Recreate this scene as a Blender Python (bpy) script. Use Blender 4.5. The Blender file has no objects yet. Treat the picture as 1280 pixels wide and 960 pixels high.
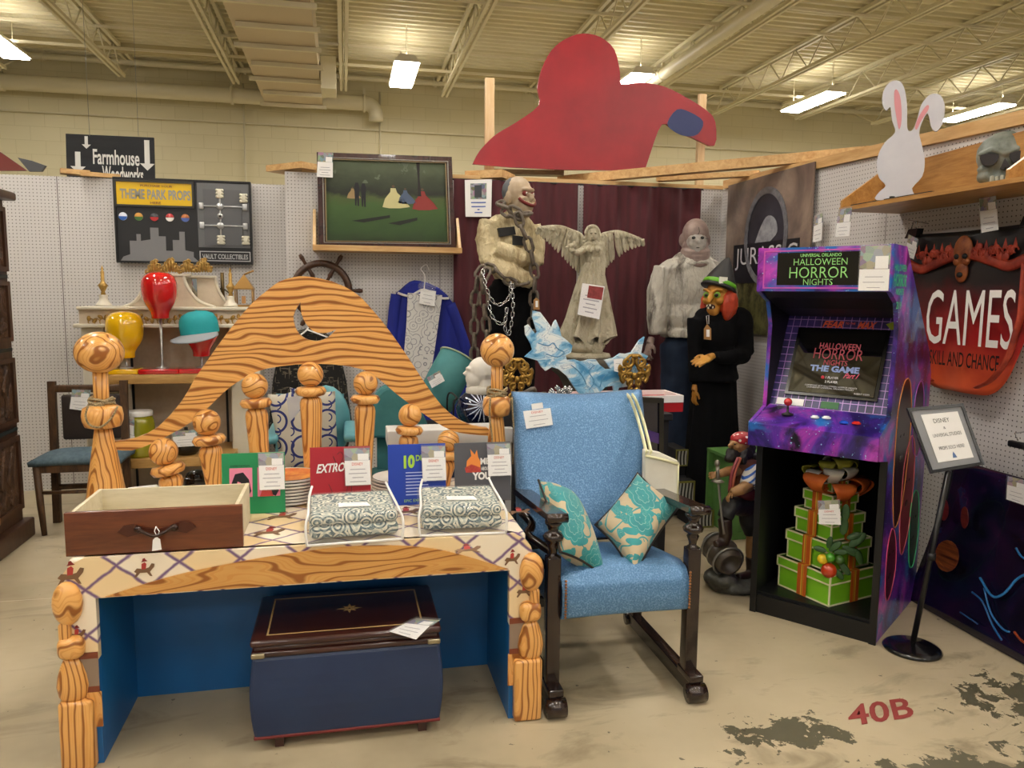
import bpy, bmesh, math, random
from mathutils import Vector, Matrix, noise
random.seed(7)
SC = bpy.context.scene
COL = SC.collection
PI = math.pi
V = Vector

# ------------------------------------------------------------------ camera
F = 961.0; EYE = 1.55
YAW, PIT, ROL = math.radians(12.26), math.radians(6.62), math.radians(0.56)
_f = V((math.sin(YAW)*math.cos(PIT), math.cos(YAW)*math.cos(PIT), -math.sin(PIT)))
_r0 = V((math.cos(YAW), -math.sin(YAW), 0.0)); _u0 = _r0.cross(_f)
_r = math.cos(ROL)*_r0 + math.sin(ROL)*_u0
_u = -math.sin(ROL)*_r0 + math.cos(ROL)*_u0
CAM = V((0, 0, EYE))
cam = bpy.data.cameras.new('camera'); camo = bpy.data.objects.new('camera', cam); COL.objects.link(camo)
cam.sensor_fit = 'HORIZONTAL'; cam.sensor_width = 36.0; cam.lens = F/1280*36.0
cam.clip_start = 0.05; cam.clip_end = 200
camo.matrix_world = Matrix(((_r.x, _u.x, -_f.x, 0), (_r.y, _u.y, -_f.y, 0), (_r.z, _u.z, -_f.z, EYE), (0, 0, 0, 1)))
SC.camera = camo
SC.view_settings.view_transform = 'Standard'; SC.view_settings.look = 'None'
SC.view_settings.gamma = 1.0; SC.view_settings.use_curve_mapping = False
SC.view_settings.exposure = 0.02
LAMP = 42.0
w = bpy.data.worlds.new('world'); SC.world = w; w.use_nodes = True
w.node_tree.nodes['Background'].inputs[0].default_value = (1.0, 0.97, 0.93, 1)
w.node_tree.nodes['Background'].inputs[1].default_value = 0.35

def ray(px, py): return _f + _r*((px-640)/F) - _u*((py-480)/F)
def PY(px, py, y):            # the point of the upright plane Y=y seen there
    d = ray(px, py); return CAM + d*(y/d.y)
def PX(px, py, x):
    d = ray(px, py); return CAM + d*(x/d.x)
def PZ(px, py, z=0.0):
    d = ray(px, py); return CAM + d*((z-EYE)/d.z)
def PP(px, py, a, b):         # upright plane through floor points a, b
    a = V((a[0], a[1], 0)); b = V((b[0], b[1], 0)); n = (b-a).cross(V((0, 0, 1))); d = ray(px, py)
    return CAM + d*((a-CAM).dot(n)/d.dot(n))
def proj(p):
    v = V(p)-CAM; q = v.dot(_f); return (640+F*v.dot(_r)/q, 480-F*v.dot(_u)/q)

# ------------------------------------------------------------------ materials
def lin(h):
    if not isinstance(h, str): return tuple(h) if len(h) == 4 else (*h, 1)
    h = h.lstrip('#'); c = [int(h[i:i+2], 16)/255 for i in (0, 2, 4)]
    return tuple((x/12.92 if x <= .04045 else ((x+.055)/1.055)**2.4) for x in c)+(1,)
class NT:
    def __init__(s, name):
        s.m = bpy.data.materials.new(name); s.m.use_nodes = True; s.t = s.m.node_tree
        s.b = s.t.nodes['Principled BSDF']; s._c = {}
    def n(s, typ, **kw):
        o = s.t.nodes.new(typ)
        for k, v in kw.items(): setattr(o, k, v)
        return o
    def put(s, sock, v):
        if isinstance(v, bpy.types.NodeSocket): s.t.links.new(v, sock)
        elif isinstance(v, str): sock.default_value = lin(v)
        else:
            try: sock.default_value = v
            except Exception: sock.default_value = (*v, 1)
    def math(s, op, a, b=0.0, c=None):
        o = s.n('ShaderNodeMath', operation=op); s.put(o.inputs[0], a); s.put(o.inputs[1], b)
        if c is not None: s.put(o.inputs[2], c)
        return o.outputs[0]
    def vmath(s, op, a, b=(0, 0, 0)):
        o = s.n('ShaderNodeVectorMath', operation=op); s.put(o.inputs[0], a); s.put(o.inputs[1], b)
        return o.outputs['Value'] if op in ('LENGTH', 'DISTANCE', 'DOT_PRODUCT') else o.outputs[0]
    def co(s):
        if 'co' not in s._c: s._c['co'] = s.n('ShaderNodeTexCoord').outputs['Object']
        return s._c['co']
    def sc(s, k, off=(0, 0, 0)):
        if not hasattr(k, '__len__'): k = (k, k, k)
        o = s.n('ShaderNodeMapping'); s.put(o.inputs[0], s.co()); o.inputs['Scale'].default_value = k; o.inputs['Location'].default_value = off
        return o.outputs[0]
    def xyz(s, v=None):
        o = s.n('ShaderNodeSeparateXYZ'); s.put(o.inputs[0], v or s.co()); return o.outputs
    def noise(s, vec, scale=1.0, detail=2.0, rough=.5, dist=0.0):
        o = s.n('ShaderNodeTexNoise'); s.put(o.inputs['Vector'], vec); o.inputs['Scale'].default_value = scale
        o.inputs['Detail'].default_value = detail; o.inputs['Roughness'].default_value = rough; o.inputs['Distortion'].default_value = dist
        return o.outputs[0]
    def voro(s, vec, scale=1.0, feature='F1', out='Distance'):
        o = s.n('ShaderNodeTexVoronoi', feature=feature); s.put(o.inputs['Vector'], vec); o.inputs['Scale'].default_value = scale
        return o.outputs[out]
    def ramp(s, fac, stops, interp='LINEAR'):
        o = s.n('ShaderNodeValToRGB'); s.put(o.inputs[0], fac); r = o.color_ramp; r.interpolation = interp
        while len(r.elements) < len(stops): r.elements.new(.5)
        for e, (p, c) in zip(r.elements, stops): e.position = p; e.color = lin(c)
        return o.outputs[0]
    def mix(s, fac, a, b):
        o = s.n('ShaderNodeMix', data_type='RGBA'); s.put(o.inputs[0], fac); s.put(o.inputs[6], lin(a) if isinstance(a, str) else a); s.put(o.inputs[7], lin(b) if isinstance(b, str) else b)
        return o.outputs[2]
    def bump(s, h, strength=.3, dist=.01):
        o = s.n('ShaderNodeBump'); s.put(o.inputs['Height'], h); o.inputs['Strength'].default_value = strength; o.inputs['Distance'].default_value = dist
        s.t.links.new(o.outputs[0], s.b.inputs['Normal'])
    def done(s, col=None, rough=.5, metal=0.0, spec=None, coat=0.0, sheen=0.0, trans=0.0, alpha=None, emit=None, es=0.0, ior=None):
        b = s.b
        if col is not None: s.put(b.inputs['Base Color'], lin(col) if isinstance(col, str) else col)
        s.put(b.inputs['Roughness'], rough); s.put(b.inputs['Metallic'], metal)
        if spec is not None: b.inputs['Specular IOR Level'].default_value = spec
        b.inputs['Coat Weight'].default_value = coat
        if sheen: b.inputs['Sheen Weight'].default_value = sheen
        if trans: b.inputs['Transmission Weight'].default_value = trans
        if alpha is not None: s.put(b.inputs['Alpha'], alpha)
        if ior: b.inputs['IOR'].default_value = ior
        if emit: b.inputs['Emission Color'].default_value = lin(emit); b.inputs['Emission Strength'].default_value = es
        return s.m
_MC = {}
def pm(col, rough=.5, metal=0.0, col2=None, ns=20, bump=0, bs=60, **kw):
    """plain colour, with an optional second colour in soft noise and an optional fine bump"""
    key = (str(col), rough, metal, str(col2), str(ns), bump, bs, str(kw))
    if key in _MC: return _MC[key]
    t = NT('paint'); c = col
    if col2: c = t.ramp(t.noise(t.sc(ns), 1, 4, .6), [(.32, col), (.68, col2)])
    if bump: t.bump(t.noise(t.sc(bs), 1, 3), bump, .004)
    _MC[key] = t.done(c, rough, metal, **kw); return _MC[key]
def wood(c1, c2, k=(1, 1, 12), rough=.45, s=3.0, coat=0.0):
    key = ('wood', c1, c2, k, rough, s)
    if key in _MC: return _MC[key]
    t = NT('wood'); n = t.noise(t.sc(k), s, 6, .65, .6); n2 = t.noise(t.sc(tuple(x*4 for x in k)), s, 3, .6)
    f = t.math('ADD', t.math('MULTIPLY', n, .75), t.math('MULTIPLY', n2, .25))
    _MC[key] = t.done(t.ramp(f, [(.36, c1), (.62, c2)]), rough, coat=coat); return _MC[key]
def toon_wood(k, rings=9.0, rough=.28, off=(0, 0, 0), lo='#E0A052', hi='#EBB870', dark='#96581F', wid=.16, dist=.35, lin_=(0, 0, 0)):
    """painted cartoon wood: dark contour lines of a stretched noise field; lin_ adds straight grain across an axis"""
    key = ('toon', k, rings, off, lo, wid, lin_)
    if key in _MC: return _MC[key]
    t = NT('cartoon_wood'); v = t.sc(k, off)
    h = t.noise(v, 1, 1.6, .4, dist)
    if any(lin_): h = t.math('ADD', h, t.vmath('DOT_PRODUCT', t.co(), lin_))
    ph = t.math('FRACT', t.math('MULTIPLY', h, rings))
    tri = t.math('ABSOLUTE', t.math('SUBTRACT', ph, .5))          # 0 centre of line .. .5
    fine = t.math('FRACT', t.math('MULTIPLY', h, rings*4.0))
    base = t.mix(t.noise(v, 3, 2), lo, hi)
    base = t.mix(t.math('MULTIPLY', t.math('LESS_THAN', fine, .32), .35), base, '#C47A2C')
    line = t.ramp(tri, [(0.0, (1, 1, 1)), (wid*.55, (1, 1, 1)), (wid*1.5, (0, 0, 0))])
    _MC[key] = t.done(t.mix(line, base, dark), rough, coat=.25); return _MC[key]

# ------------------------------------------------------------------ things
MATX = {}
def tag(o, label, cat, group=None, kind=None):
    if label: o['label'] = label
    if cat: o['category'] = cat
    if group: o['group'] = group
    if kind: o['kind'] = kind
    return o
def thing(name, label, cat, loc=(0, 0, 0), rotz=0.0, group=None, kind=None):
    o = bpy.data.objects.new(name, None); COL.objects.link(o); o.location = loc; o.rotation_euler = (0, 0, rotz); o.empty_display_size = .1
    MATX[o.name] = Matrix.Translation(V(loc)) @ Matrix.Rotation(rotz, 4, 'Z')
    return tag(o, label, cat, group, kind)
class MB:
    """collects shapes; build() links them as ONE mesh object"""
    def __init__(s): s.v = []; s.f = []; s.mi = []; s.sm = []; s.k = 0; s.T = None
    def add(s, vs, fs, smooth=False):
        b = len(s.v)
        if s.T is not None: vs = [s.T @ V(p) for p in vs]
        s.v += [V(p) for p in vs]
        for f in fs: s.f.append([b+i for i in f]); s.mi.append(s.k); s.sm.append(smooth)
        return s
    def box(s, c, d, rz=0.0, M=None):
        x, y, z = (q/2 for q in d); c = V(c)
        R = M if M is not None else Matrix.Rotation(rz, 3, 'Z')
        vs = [c + R @ V((a*x, b*y, e*z)) for a in (-1, 1) for b in (-1, 1) for e in (-1, 1)]
        return s.add(vs, [(0, 1, 3, 2), (4, 6, 7, 5), (0, 4, 5, 1), (2, 3, 7, 6), (0, 2, 6, 4), (1, 5, 7, 3)])
    def rbox(s, c, d, r=.01, rz=0.0, seg=3, M=None):
        """box with rounded edges"""
        bm = bmesh.new(); bmesh.ops.create_cube(bm, size=1.0)
        for v in bm.verts: v.co = V((v.co.x*d[0], v.co.y*d[1], v.co.z*d[2]))
        bmesh.ops.bevel(bm, geom=list(bm.edges), offset=min(r, min(d)*.49), segments=seg, profile=.5, affect='EDGES')
        R = M if M is not None else Matrix.Rotation(rz, 3, 'Z')
        bm.verts.index_update(); vs = [V(c)+R @ v.co for v in bm.verts]; fs = [[v.index for v in f.verts] for f in bm.faces]; bm.free()
        return s.add(vs, fs, True)
    def bar(s, p, q, w, h, up=(0, 0, 1)):
        p, q = V(p), V(q); d = (q-p); L = d.length; d.normalize(); u = V(up)
        if abs(d.dot(u)) > .98: u = V((0, 1, 0))
        x = d.cross(u).normalized(); z = x.cross(d)
        return s.box((p+q)/2, (w, L, h), M=Matrix((x, d, z)).transposed())
    def tube(s, pts, r, n=8, closed=False, flat=1.0):
        pts = [V(p) for p in pts]; m = len(pts)
        rs = list(r) if hasattr(r, '__len__') else [r]*m
        tg = []
        for i in range(m):
            a = pts[(i-1) % m] if (closed or i) else pts[i]; b = pts[(i+1) % m] if (closed or i < m-1) else pts[i]
            tg.append((b-a).normalized() if (b-a).length > 1e-9 else V((0, 0, 1)))
        u = V((0, 0, 1)) if abs(tg[0].z) < .9 else V((1, 0, 0)); u = (u-tg[0]*u.dot(tg[0])).normalized()
        vs = []
        for i in range(m):
            u = (u-tg[i]*u.dot(tg[i]))
            u = u.normalized() if u.length > 1e-6 else V((1, 0, 0))
            w_ = tg[i].cross(u)
            for j in range(n):
                a = 2*PI*j/n; vs.append(pts[i]+(u*math.cos(a)+w_*math.sin(a)*flat)*rs[i])
        fs = []
        for i in range(m if closed else m-1):
            i2 = (i+1) % m
            for j in range(n): fs.append((i*n+j, i*n+(j+1) % n, i2*n+(j+1) % n, i2*n+j))
        if not closed: fs.append(tuple(range(n))[::-1]); fs.append(tuple((m-1)*n+j for j in range(n)))
        return s.add(vs, fs, True)
    def cyl(s, p, q, r, r2=None, n=16): return s.tube([p, q], [r, r if r2 is None else r2], n)
    def lathe(s, prof, c=(0, 0, 0), n=20, sx=1.0, sy=1.0, M=None, cap=True):
        """prof: [(r, z)]"""
        vs = []; c = V(c)
        for r, z in prof:
            for j in range(n):
                a = 2*PI*j/n; p = V((r*math.cos(a)*sx, r*math.sin(a)*sy, z)); vs.append(c+(M @ p if M is not None else p))
        m = len(prof); fs = [(i*n+j, i*n+(j+1) % n, (i+1)*n+(j+1) % n, (i+1)*n+j) for i in range(m-1) for j in range(n)]
        if cap: fs.append(tuple(range(n))[::-1]); fs.append(tuple((m-1)*n+j for j in range(n)))
        return s.add(vs, fs, True)
    def ell(s, c, r, M=None, n=16, m=10):
        if not hasattr(r, '__len__'): r = (r, r, r)
        prof = [(math.sin(PI*i/m), -math.cos(PI*i/m)) for i in range(m+1)]; prof[0] = (.001, -1); prof[-1] = (.001, 1)
        c = V(c); vs = []
        for a, z in prof:
            for j in range(n):
                t = 2*PI*j/n; p = V((a*math.cos(t)*r[0], a*math.sin(t)*r[1], z*r[2])); vs.append(c+(M @ p if M is not None else p))
        fs = [(i*n+j, i*n+(j+1) % n, (i+1)*n+(j+1) % n, (i+1)*n+j) for i in range(m) for j in range(n)]
        fs.append(tuple(range(n))[::-1]); fs.append(tuple(m*n+j for j in range(n)))
        return s.add(vs, fs, True)
    def prism(s, pts, d):
        """outline of 3D points extruded by vector d"""
        pts = [V(p) for p in pts]; d = V(d); n = len(pts)
        nrm = V((0, 0, 0))
        for i in range(n): nrm += pts[i].cross(pts[(i+1) % n])
        if nrm.dot(d) > 0: pts = pts[::-1]
        return s.add(pts+[p+d for p in pts], [tuple(range(n)), tuple(range(n, 2*n))[::-1]]+[(i, i+n, (i+1) % n+n, (i+1) % n) for i in range(n)])
    def ringprism(s, outer, inner, d):
        n = len(outer); d = V(d); O = [V(p) for p in outer]; I = [V(p) for p in inner]
        vs = O+I+[p+d for p in O]+[p+d for p in I]; fs = []
        for i in range(n):
            j = (i+1) % n
            fs += [(i, j, n+j, n+i), (2*n+i, 3*n+i, 3*n+j, 2*n+j), (i, 2*n+i, 2*n+j, j), (n+i, n+j, 3*n+j, 3*n+i)]
        return s.add(vs, fs)
    def grid(s, fn, nu, nv, smooth=True, closed_u=False):
        vs = [fn(i/(nu-1), j/(nv-1)) for i in range(nu) for j in range(nv)]
        fs = [(i*nv+j, (i+1)*nv+j, (i+1)*nv+j+1, i*nv+j+1) for i in range(nu-1) for j in range(nv-1)]
        return s.add(vs, fs, smooth)
    def pillow(s, c4, t, n=18, pin=.10):
        """c4: four corners in order; puffed by t each way"""
        A, B, C_, D = (V(p) for p in c4); nrm = (B-A).cross(D-A).normalized(); mid = (A+B+C_+D)/4
        for sg in (1, -1):
            def fn(u, v):
                a, b = u*2-1, v*2-1
                p = A*(1-u)*(1-v)+B*u*(1-v)+C_*u*v+D*(1-u)*v
                k = pin*((1-a*a)*(b*b)**1.5+(1-b*b)*(a*a)**1.5)
                p = p+(mid-p)*k
                h = (max(0, (1-a*a))**.5*max(0, (1-b*b))**.5)**.8
                return p+nrm*sg*t*h
            s.grid(fn, n, n)
        return s
    def build(s, name, mat, parent=None, world=False, smooth=None, bevel=0.0, sub=0, weld=False, recalc=True, solid=0.0):
        me = bpy.data.meshes.new(name); vs = s.v
        origin = None
        if parent is not None and world:
            Mi = MATX[parent.name].inverted(); vs = [Mi @ p for p in vs]
        elif parent is None:
            lo = [min(p[i] for p in vs) for i in range(3)]; hi = [max(p[i] for p in vs) for i in range(3)]
            origin = V(((lo[0]+hi[0])/2, (lo[1]+hi[1])/2, lo[2])); vs = [p-origin for p in vs]
        elif parent.type == 'MESH' and not world:
            pass
        me.from_pydata([tuple(p) for p in vs], [], s.f)
        mats = mat if isinstance(mat, (list, tuple)) else [mat]
        for m in mats: me.materials.append(m)
        me.polygons.foreach_set('material_index', [min(k, len(mats)-1) for k in s.mi])
        me.polygons.foreach_set('use_smooth', [(x if smooth is None else smooth) for x in s.sm])
        if recalc or weld:
            bm = bmesh.new(); bm.from_mesh(me)
            if weld: bmesh.ops.remove_doubles(bm, verts=bm.verts, dist=1e-5)
            if recalc: bmesh.ops.recalc_face_normals(bm, faces=bm.faces)
            bm.to_mesh(me); bm.free()
        o = bpy.data.objects.new(name, me); COL.objects.link(o)
        if parent is not None:
            o.parent = parent; MATX[o.name] = MATX[parent.name]
        else: o.location = origin; MATX[o.name] = Matrix.Translation(origin)
        if solid: md = o.modifiers.new('thick', 'SOLIDIFY'); md.thickness = solid; md.offset = 0
        if bevel: md = o.modifiers.new('edge', 'BEVEL'); md.width = bevel; md.segments = 2; md.limit_method = 'ANGLE'
        if sub: md = o.modifiers.new('sub', 'SUBSURF'); md.levels = sub; md.render_levels = sub
        return o
def structure(o, label=None): o['kind'] = 'structure'; return o
def remesh(o, vox=.01, it=4, disp=0.0, size=.06):
    md = o.modifiers.new('skin', 'REMESH'); md.mode = 'VOXEL'; md.voxel_size = vox; md.use_smooth_shade = True
    if it: sm = o.modifiers.new('smooth', 'SMOOTH'); sm.iterations = it; sm.factor = .5
    if disp:
        t = bpy.data.textures.new('folds', 'CLOUDS'); t.noise_scale = size; t.noise_depth = 2
        d = o.modifiers.new('folds', 'DISPLACE'); d.texture = t; d.strength = disp; d.mid_level = .5
    return o
def xf(o, inv):
    return inv @ o
def text(s, a, b, h, mat, name='lettering', parent=None, thick=.0008, bold=0.0, fit=True, up=None, nrm=None, spacing=1.0, keep=False):
    """text between points a (lower left) and b (lower right), h tall (vector or length); world coordinates"""
    a, b = V(a), V(b)
    cu = bpy.data.curves.new('t', 'FONT'); cu.body = s; cu.offset = bold; cu.space_character = spacing; cu.resolution_u = 3
    o = bpy.data.objects.new('t', cu); COL.objects.link(o); dg = bpy.context.evaluated_depsgraph_get(); dg.update()
    me = bpy.data.meshes.new_from_object(o.evaluated_get(dg)); bpy.data.objects.remove(o); bpy.data.curves.remove(cu)
    xs = [v.co.x for v in me.vertices]; ys = [v.co.y for v in me.vertices]
    if not xs: return None
    x0, x1, y0, y1 = min(xs), max(xs), min(ys), max(ys); rt = b-a
    upv = V(h) if hasattr(h, '__len__') else (V((0, 0, 1))*h)
    n = rt.cross(upv).normalized()*thick
    mb = MB()
    mb.add([a+rt*((v.co.x-x0)/(x1-x0))+upv*((v.co.y-y0)/max(1e-6, y1-y0))+n for v in me.vertices], [tuple(p.vertices) for p in me.polygons])
    bpy.data.meshes.remove(me)
    if keep: return mb
    return mb.build(name, mat, parent, world=True, recalc=False)
def lerp(a, b, t): return a+(b-a)*t
def quadpt(q, u, v):          # q: tl, tr, br, bl ; u right, v down
    return q[0]*(1-u)*(1-v)+q[1]*u*(1-v)+q[2]*u*v+q[3]*(1-u)*v
def rect(q, u0, v0, u1, v1): return [quadpt(q, u0, v0), quadpt(q, u1, v0), quadpt(q, u1, v1), quadpt(q, u0, v1)]
def smooth_pts(pts, k=4, closed=False):
    """catmull-rom through the points"""
    P = [V(p) for p in pts]; n = len(P); out = []
    for i in range(n if closed else n-1):
        p0 = P[(i-1) % n] if (closed or i) else P[0]; p1 = P[i]; p2 = P[(i+1) % n]; p3 = P[(i+2) % n] if (closed or i < n-2) else P[-1]
        for j in range(k):
            t = j/k; out.append(.5*((2*p1)+(-p0+p2)*t+(2*p0-5*p1+4*p2-p3)*t*t+(-p0+3*p1-3*p2+p3)*t**3))
    if not closed: out.append(P[-1])
    return out
# shared materials
PAPER = pm('#F4F3F1', .5); INK = pm('#6C6A70', .6); REDINK = pm('#D8553F', .6); BLUEINK = pm('#4B68B8', .6); BLACKINK = pm('#1A1A1C', .6)
BLACK = pm('#0E0E10', .5); MATT = pm('#16161A', .8); WHITE = pm('#F0EEEA', .45); CHROME = pm('#C9CACD', .25, 1.0); STEEL = pm('#8B8D90', .35, 1.0)
SLEEVE = NT('clear_plastic').done('#FFFFFF', .08, alpha=.07, spec=.6)
KRAFT = pm('#A87C4A', .8)
# ------------------------------------------------------------------ the room
def m_floor():
    t = NT('painted_concrete'); c = t.co()
    n = t.noise(t.sc(.9), 1, 5, .6); base = t.ramp(n, [(.30, '#978A70'), (.52, '#B5A78A'), (.72, '#C2B497')])
    st = t.noise(t.sc((2.2, 5.5, 1), (3, 1, 0)), 1, 6, .62, .8); base = t.mix(t.ramp(st, [(.55, (0, 0, 0)), (.68, (.65, .65, .65))]), base, '#80735C')
    # worn paint patches in front of and around the stencilled bay number
    x, y, z = t.xyz(); x = t.math('ADD', x, 1.0); y = t.math('ADD', y, 3.0)
    def blob(cx, cy, rx, ry):
        a = t.math('DIVIDE', t.math('SUBTRACT', x, cx), rx); b = t.math('DIVIDE', t.math('SUBTRACT', y, cy), ry)
        return t.math('SUBTRACT', 1.0, t.math('SQRT', t.math('ADD', t.math('MULTIPLY', a, a), t.math('MULTIPLY', b, b))))
    chips = t.noise(t.sc(13), 1, 7, .66, .4)
    m = None
    for q in ((1.52, 2.34, .34, .16), (2.62, 2.36, .5, .25), (1.9, 1.98, .62, .17), (2.55, 2.05, .5, .16), (1.22, 2.1, .22, .15)):
        e = t.math('MAXIMUM', blob(*q), 0.0); m = e if m is None else t.math('MAXIMUM', m, e)
    f = t.math('GREATER_THAN', t.math('ADD', chips, t.math('MULTIPLY', m, .30)), .655)
    f = t.math('MULTIPLY', f, t.math('GREATER_THAN', m, .02))
    base = t.mix(f, base, '#5F5B4A')
    sp = t.noise(t.sc(26), 1, 4, .6); base = t.mix(t.math('MULTIPLY', t.math('GREATER_THAN', sp, .715), .8), base, '#4E4A3E')
    # control joints
    jy = t.math('ABSOLUTE', t.math('SUBTRACT', t.math('FRACT', t.math('DIVIDE', t.math('ADD', y, .38), 3.02)), .5))
    base = t.mix(t.math('MULTIPLY', t.math('LESS_THAN', jy, .0012), .6), base, '#D8CDB4')
    t.bump(n, .08, .01)
    return t.done(base, t.ramp(t.noise(t.sc(5), 1, 4), [(.3, (.28, .28, .28)), (.7, (.5, .5, .5))]), spec=.4)
def m_block():
    t = NT('painted_block'); o = t.n('ShaderNodeTexBrick'); o.offset = .5
    x, y, z = t.xyz(); cv = t.n('ShaderNodeCombineXYZ'); t.put(cv.inputs[0], t.math('ADD', x, y)); t.put(cv.inputs[1], z)
    t.put(o.inputs['Vector'], cv.outputs[0]); o.inputs['Scale'].default_value = 1.0; o.inputs['Brick Width'].default_value = .41; o.inputs['Row Height'].default_value = .205
    o.inputs['Mortar Size'].default_value = .004; o.inputs['Mortar Smooth'].default_value = .3
    for i, c in ((1, '#E3DAB6'), (2, '#DFD6B0'), (3, '#CDC397')): o.inputs[i].default_value = lin(c)
    return t.done(t.mix(t.math('MULTIPLY', t.noise(t.sc(1.3), 1, 4), .4), o.outputs[0], '#D8CDA4'), .6)
def m_peg(axis):
    t = NT('pegboard'); x, y, z = t.xyz(); a = x if axis == 'x' else y; s = .0254
    def f(q): return t.math('SUBTRACT', t.math('FRACT', t.math('DIVIDE', t.math('ADD', q, 50*s), s)), .5)
    u, v = f(a), f(z); d = t.math('SQRT', t.math('ADD', t.math('MULTIPLY', u, u), t.math('MULTIPLY', v, v)))
    hole = t.ramp(d, [(.105, (1, 1, 1)), (.17, (0, 0, 0))])
    seam = t.math('LESS_THAN', t.math('ABSOLUTE', t.math('SUBTRACT', t.math('FRACT', t.math('DIVIDE', t.math('ADD', a, 12.2), 1.22)), .5)), .0022)
    base = t.mix(t.noise(t.sc(3), 1, 4), '#C9C6C4', '#D2CECB'); c = t.mix(hole, base, '#3E3A38'); c = t.mix(seam, c, '#56504C')
    return t.done(c, .45)
M_BLOCK, M_PEGX, M_PEGY = m_block(), m_peg('x'), m_peg('y')
M_DECK = pm('#E4DDBC', .5, col2='#DCD4B0', ns=1.5); M_CREAM = pm('#E2DABC', .45); M_CREAM2 = pm('#BDB085', .5)
PINE = wood('#C49A62', '#DDB983', (2, 14, 14), .5, 2.0); PINEX = wood('#B98B52', '#D9B47C', (1.2, 12, 12), .5, 2.0); PINEY = wood('#C0935A', '#DDB880', (12, 1.2, 12), .5, 2.0); PINEZ = wood('#C9A470', '#DDC096', (14, 14, 1.2), .5, 2.0)

DECK = 5.0
o = structure(MB().box((1, 3, -.05), (32, 24, .1)).build('floor', m_floor()))
structure(MB().box((1, 13.35, 2.6), (32, .3, 5.4)).build('wall_back', M_BLOCK))
structure(MB().box((-15, 3, 2.6), (.3, 24, 5.4)).build('wall_left', M_BLOCK))
structure(MB().box((17, 3, 2.6), (.3, 24, 5.4)).build('wall_right', M_BLOCK))
# fluted steel roof deck, flutes along x
mb = MB(); ys = []; y = -8.5; p = .155
while y < 13.3: ys += [(y, 0), (y+.045, 0), (y+.06, .045), (y+.14, .045)]; y += p
vs = []; fs = []
for i, (yy, zz) in enumerate(ys): vs += [(-15, yy, DECK+zz), (17, yy, DECK+zz)]
for i in range(len(ys)-1): fs.append((2*i, 2*i+1, 2*i+3, 2*i+2))
mb.add(vs, fs)
structure(mb.build('ceiling', M_DECK, recalc=False))
# open-web joists along y
def joist(x, i):
    t = thing('ceiling_beam', 'cream open web steel joist under the fluted roof deck', 'joist', (x, 3, 4.6), group='roof joists', kind='structure')
    y0, y1 = -10, 9.4
    for s in (-.035, .035): MB().box((s, (y0+y1)/2, .02), (.035, y1-y0, .04)).build('bottom_chord', M_CREAM, t)
    for s in (-.045, .045): MB().box((s, (y0+10.2)/2, .37), (.045, 10.2-y0, .045)).build('top_chord', M_CREAM, t)
    b = MB(); y = y1-.05; up = False
    pts = []
    while y > y0: pts.append(V((0, y, .36 if up else .03))); y -= .33; up = not up
    for a, c in zip(pts, pts[1:]): b.cyl(a, c, .011, n=6)
    b.cyl((0, y1-.05, .03), (0, y1+.7, .36), .014, n=6)
    b.build('web', M_CREAM, t)
for i, x in enumerate([-7.67, -6.14, -4.61, -3.08, -1.52, .03, 1.56, 3.09, 4.62, 6.15, 7.7, 9.2, 10.75, 12.3]): joist(x, i)
# bridging across the joists
for y, z in ((11.2, 4.66), (11.25, 4.93), (8.6, 4.93), (8.55, 4.66), (5.9, 4.66)):
    structure(MB().box((1, y, z), (30, .03, .03)).build('bridging_beam', M_CREAM))
structure(MB().box((1, 12.2, 4.95), (31, .12, .12)).build('ledger_beam', M_CREAM2))
structure(MB().box((1, 7.2, 4.94), (31, .16, .1)).build('ledger_beam', M_CREAM2))

def pipe(name, pts, r, label, cat='pipe', clamps=(), mat=M_CREAM, caps=()):
    t = thing(name, label, cat, pts[0]); b = MB(); b.tube(pts, r, 16); b.build('pipe_run', mat, t, world=True)
    for c, ax in clamps:
        b = MB(); c = V(c); d = V((.02, 0, 0)) if ax == 'x' else V((0, .02, 0))
        b.cyl(c-d, c+d, r*1.2, n=16); b.box(c+V((0, 0, r*1.5)), (.04, .04, r)); b.build('clamp', mat, t, world=True)
    return t
a = PY(-40, 103, 12.9); e = PY(457, 131, 12.9); zc = (a.z+e.z)/2
zc = PY(220, 115, 12.9).z
pts = [V((-14, 12.9, zc)), V((e.x, 12.9, zc))]+[V((e.x+.16*math.sin(k*PI/8), 12.9, zc-.16+.16*math.cos(k*PI/8))) for k in range(1, 5)]+[V((e.x+.16, 12.9, zc-.26))]
pipe('drain_pipe', pts, .115, 'thick cream pipe running along the far block wall and elbowing down', clamps=[((PY(x, 118, 12.9).x, 12.9, zc), 'x') for x in (3, 290, 455)])
z2 = min(4.93, PY(320, 84, 12.9).z)
pipe('sprinkler_pipe', [V((-14, 12.85, z2)), V((16, 12.85, z2))], .045, 'thin cream pipe along the top of the far wall', clamps=[((PY(x, 90, 12.9).x, 12.85, z2), 'x') for x in (57, 542)])
g0 = PZ(815, 102, 4.55)
pipe('gas_pipe', [V((g0.x, 12.9, 4.55)), V((g0.x, -4, 4.55))], .075, 'cream round pipe running under the joists above the red cutout', clamps=[((g0.x, 10.2, 4.55), 'y')])
g1 = PZ(892, 144, 4.45)
pipe('conduit_pipe', [V((-14, 13.15, PY(320, 154, 13.1).z)), V((16, 13.15, PY(320, 154, 13.1).z))], .012, 'thin electrical conduit crossing the far wall below the thick pipe')
for px in (305, 475): 
    q = PY(px, 150, 13.13); pipe('conduit_drop', [V((q.x, 13.13, 4.8)), V((q.x, 13.13, .5))], .014, 'thin vertical conduit on the far wall '+('behind the vault sign' if px == 305 else 'under the pipe elbow'))
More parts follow.
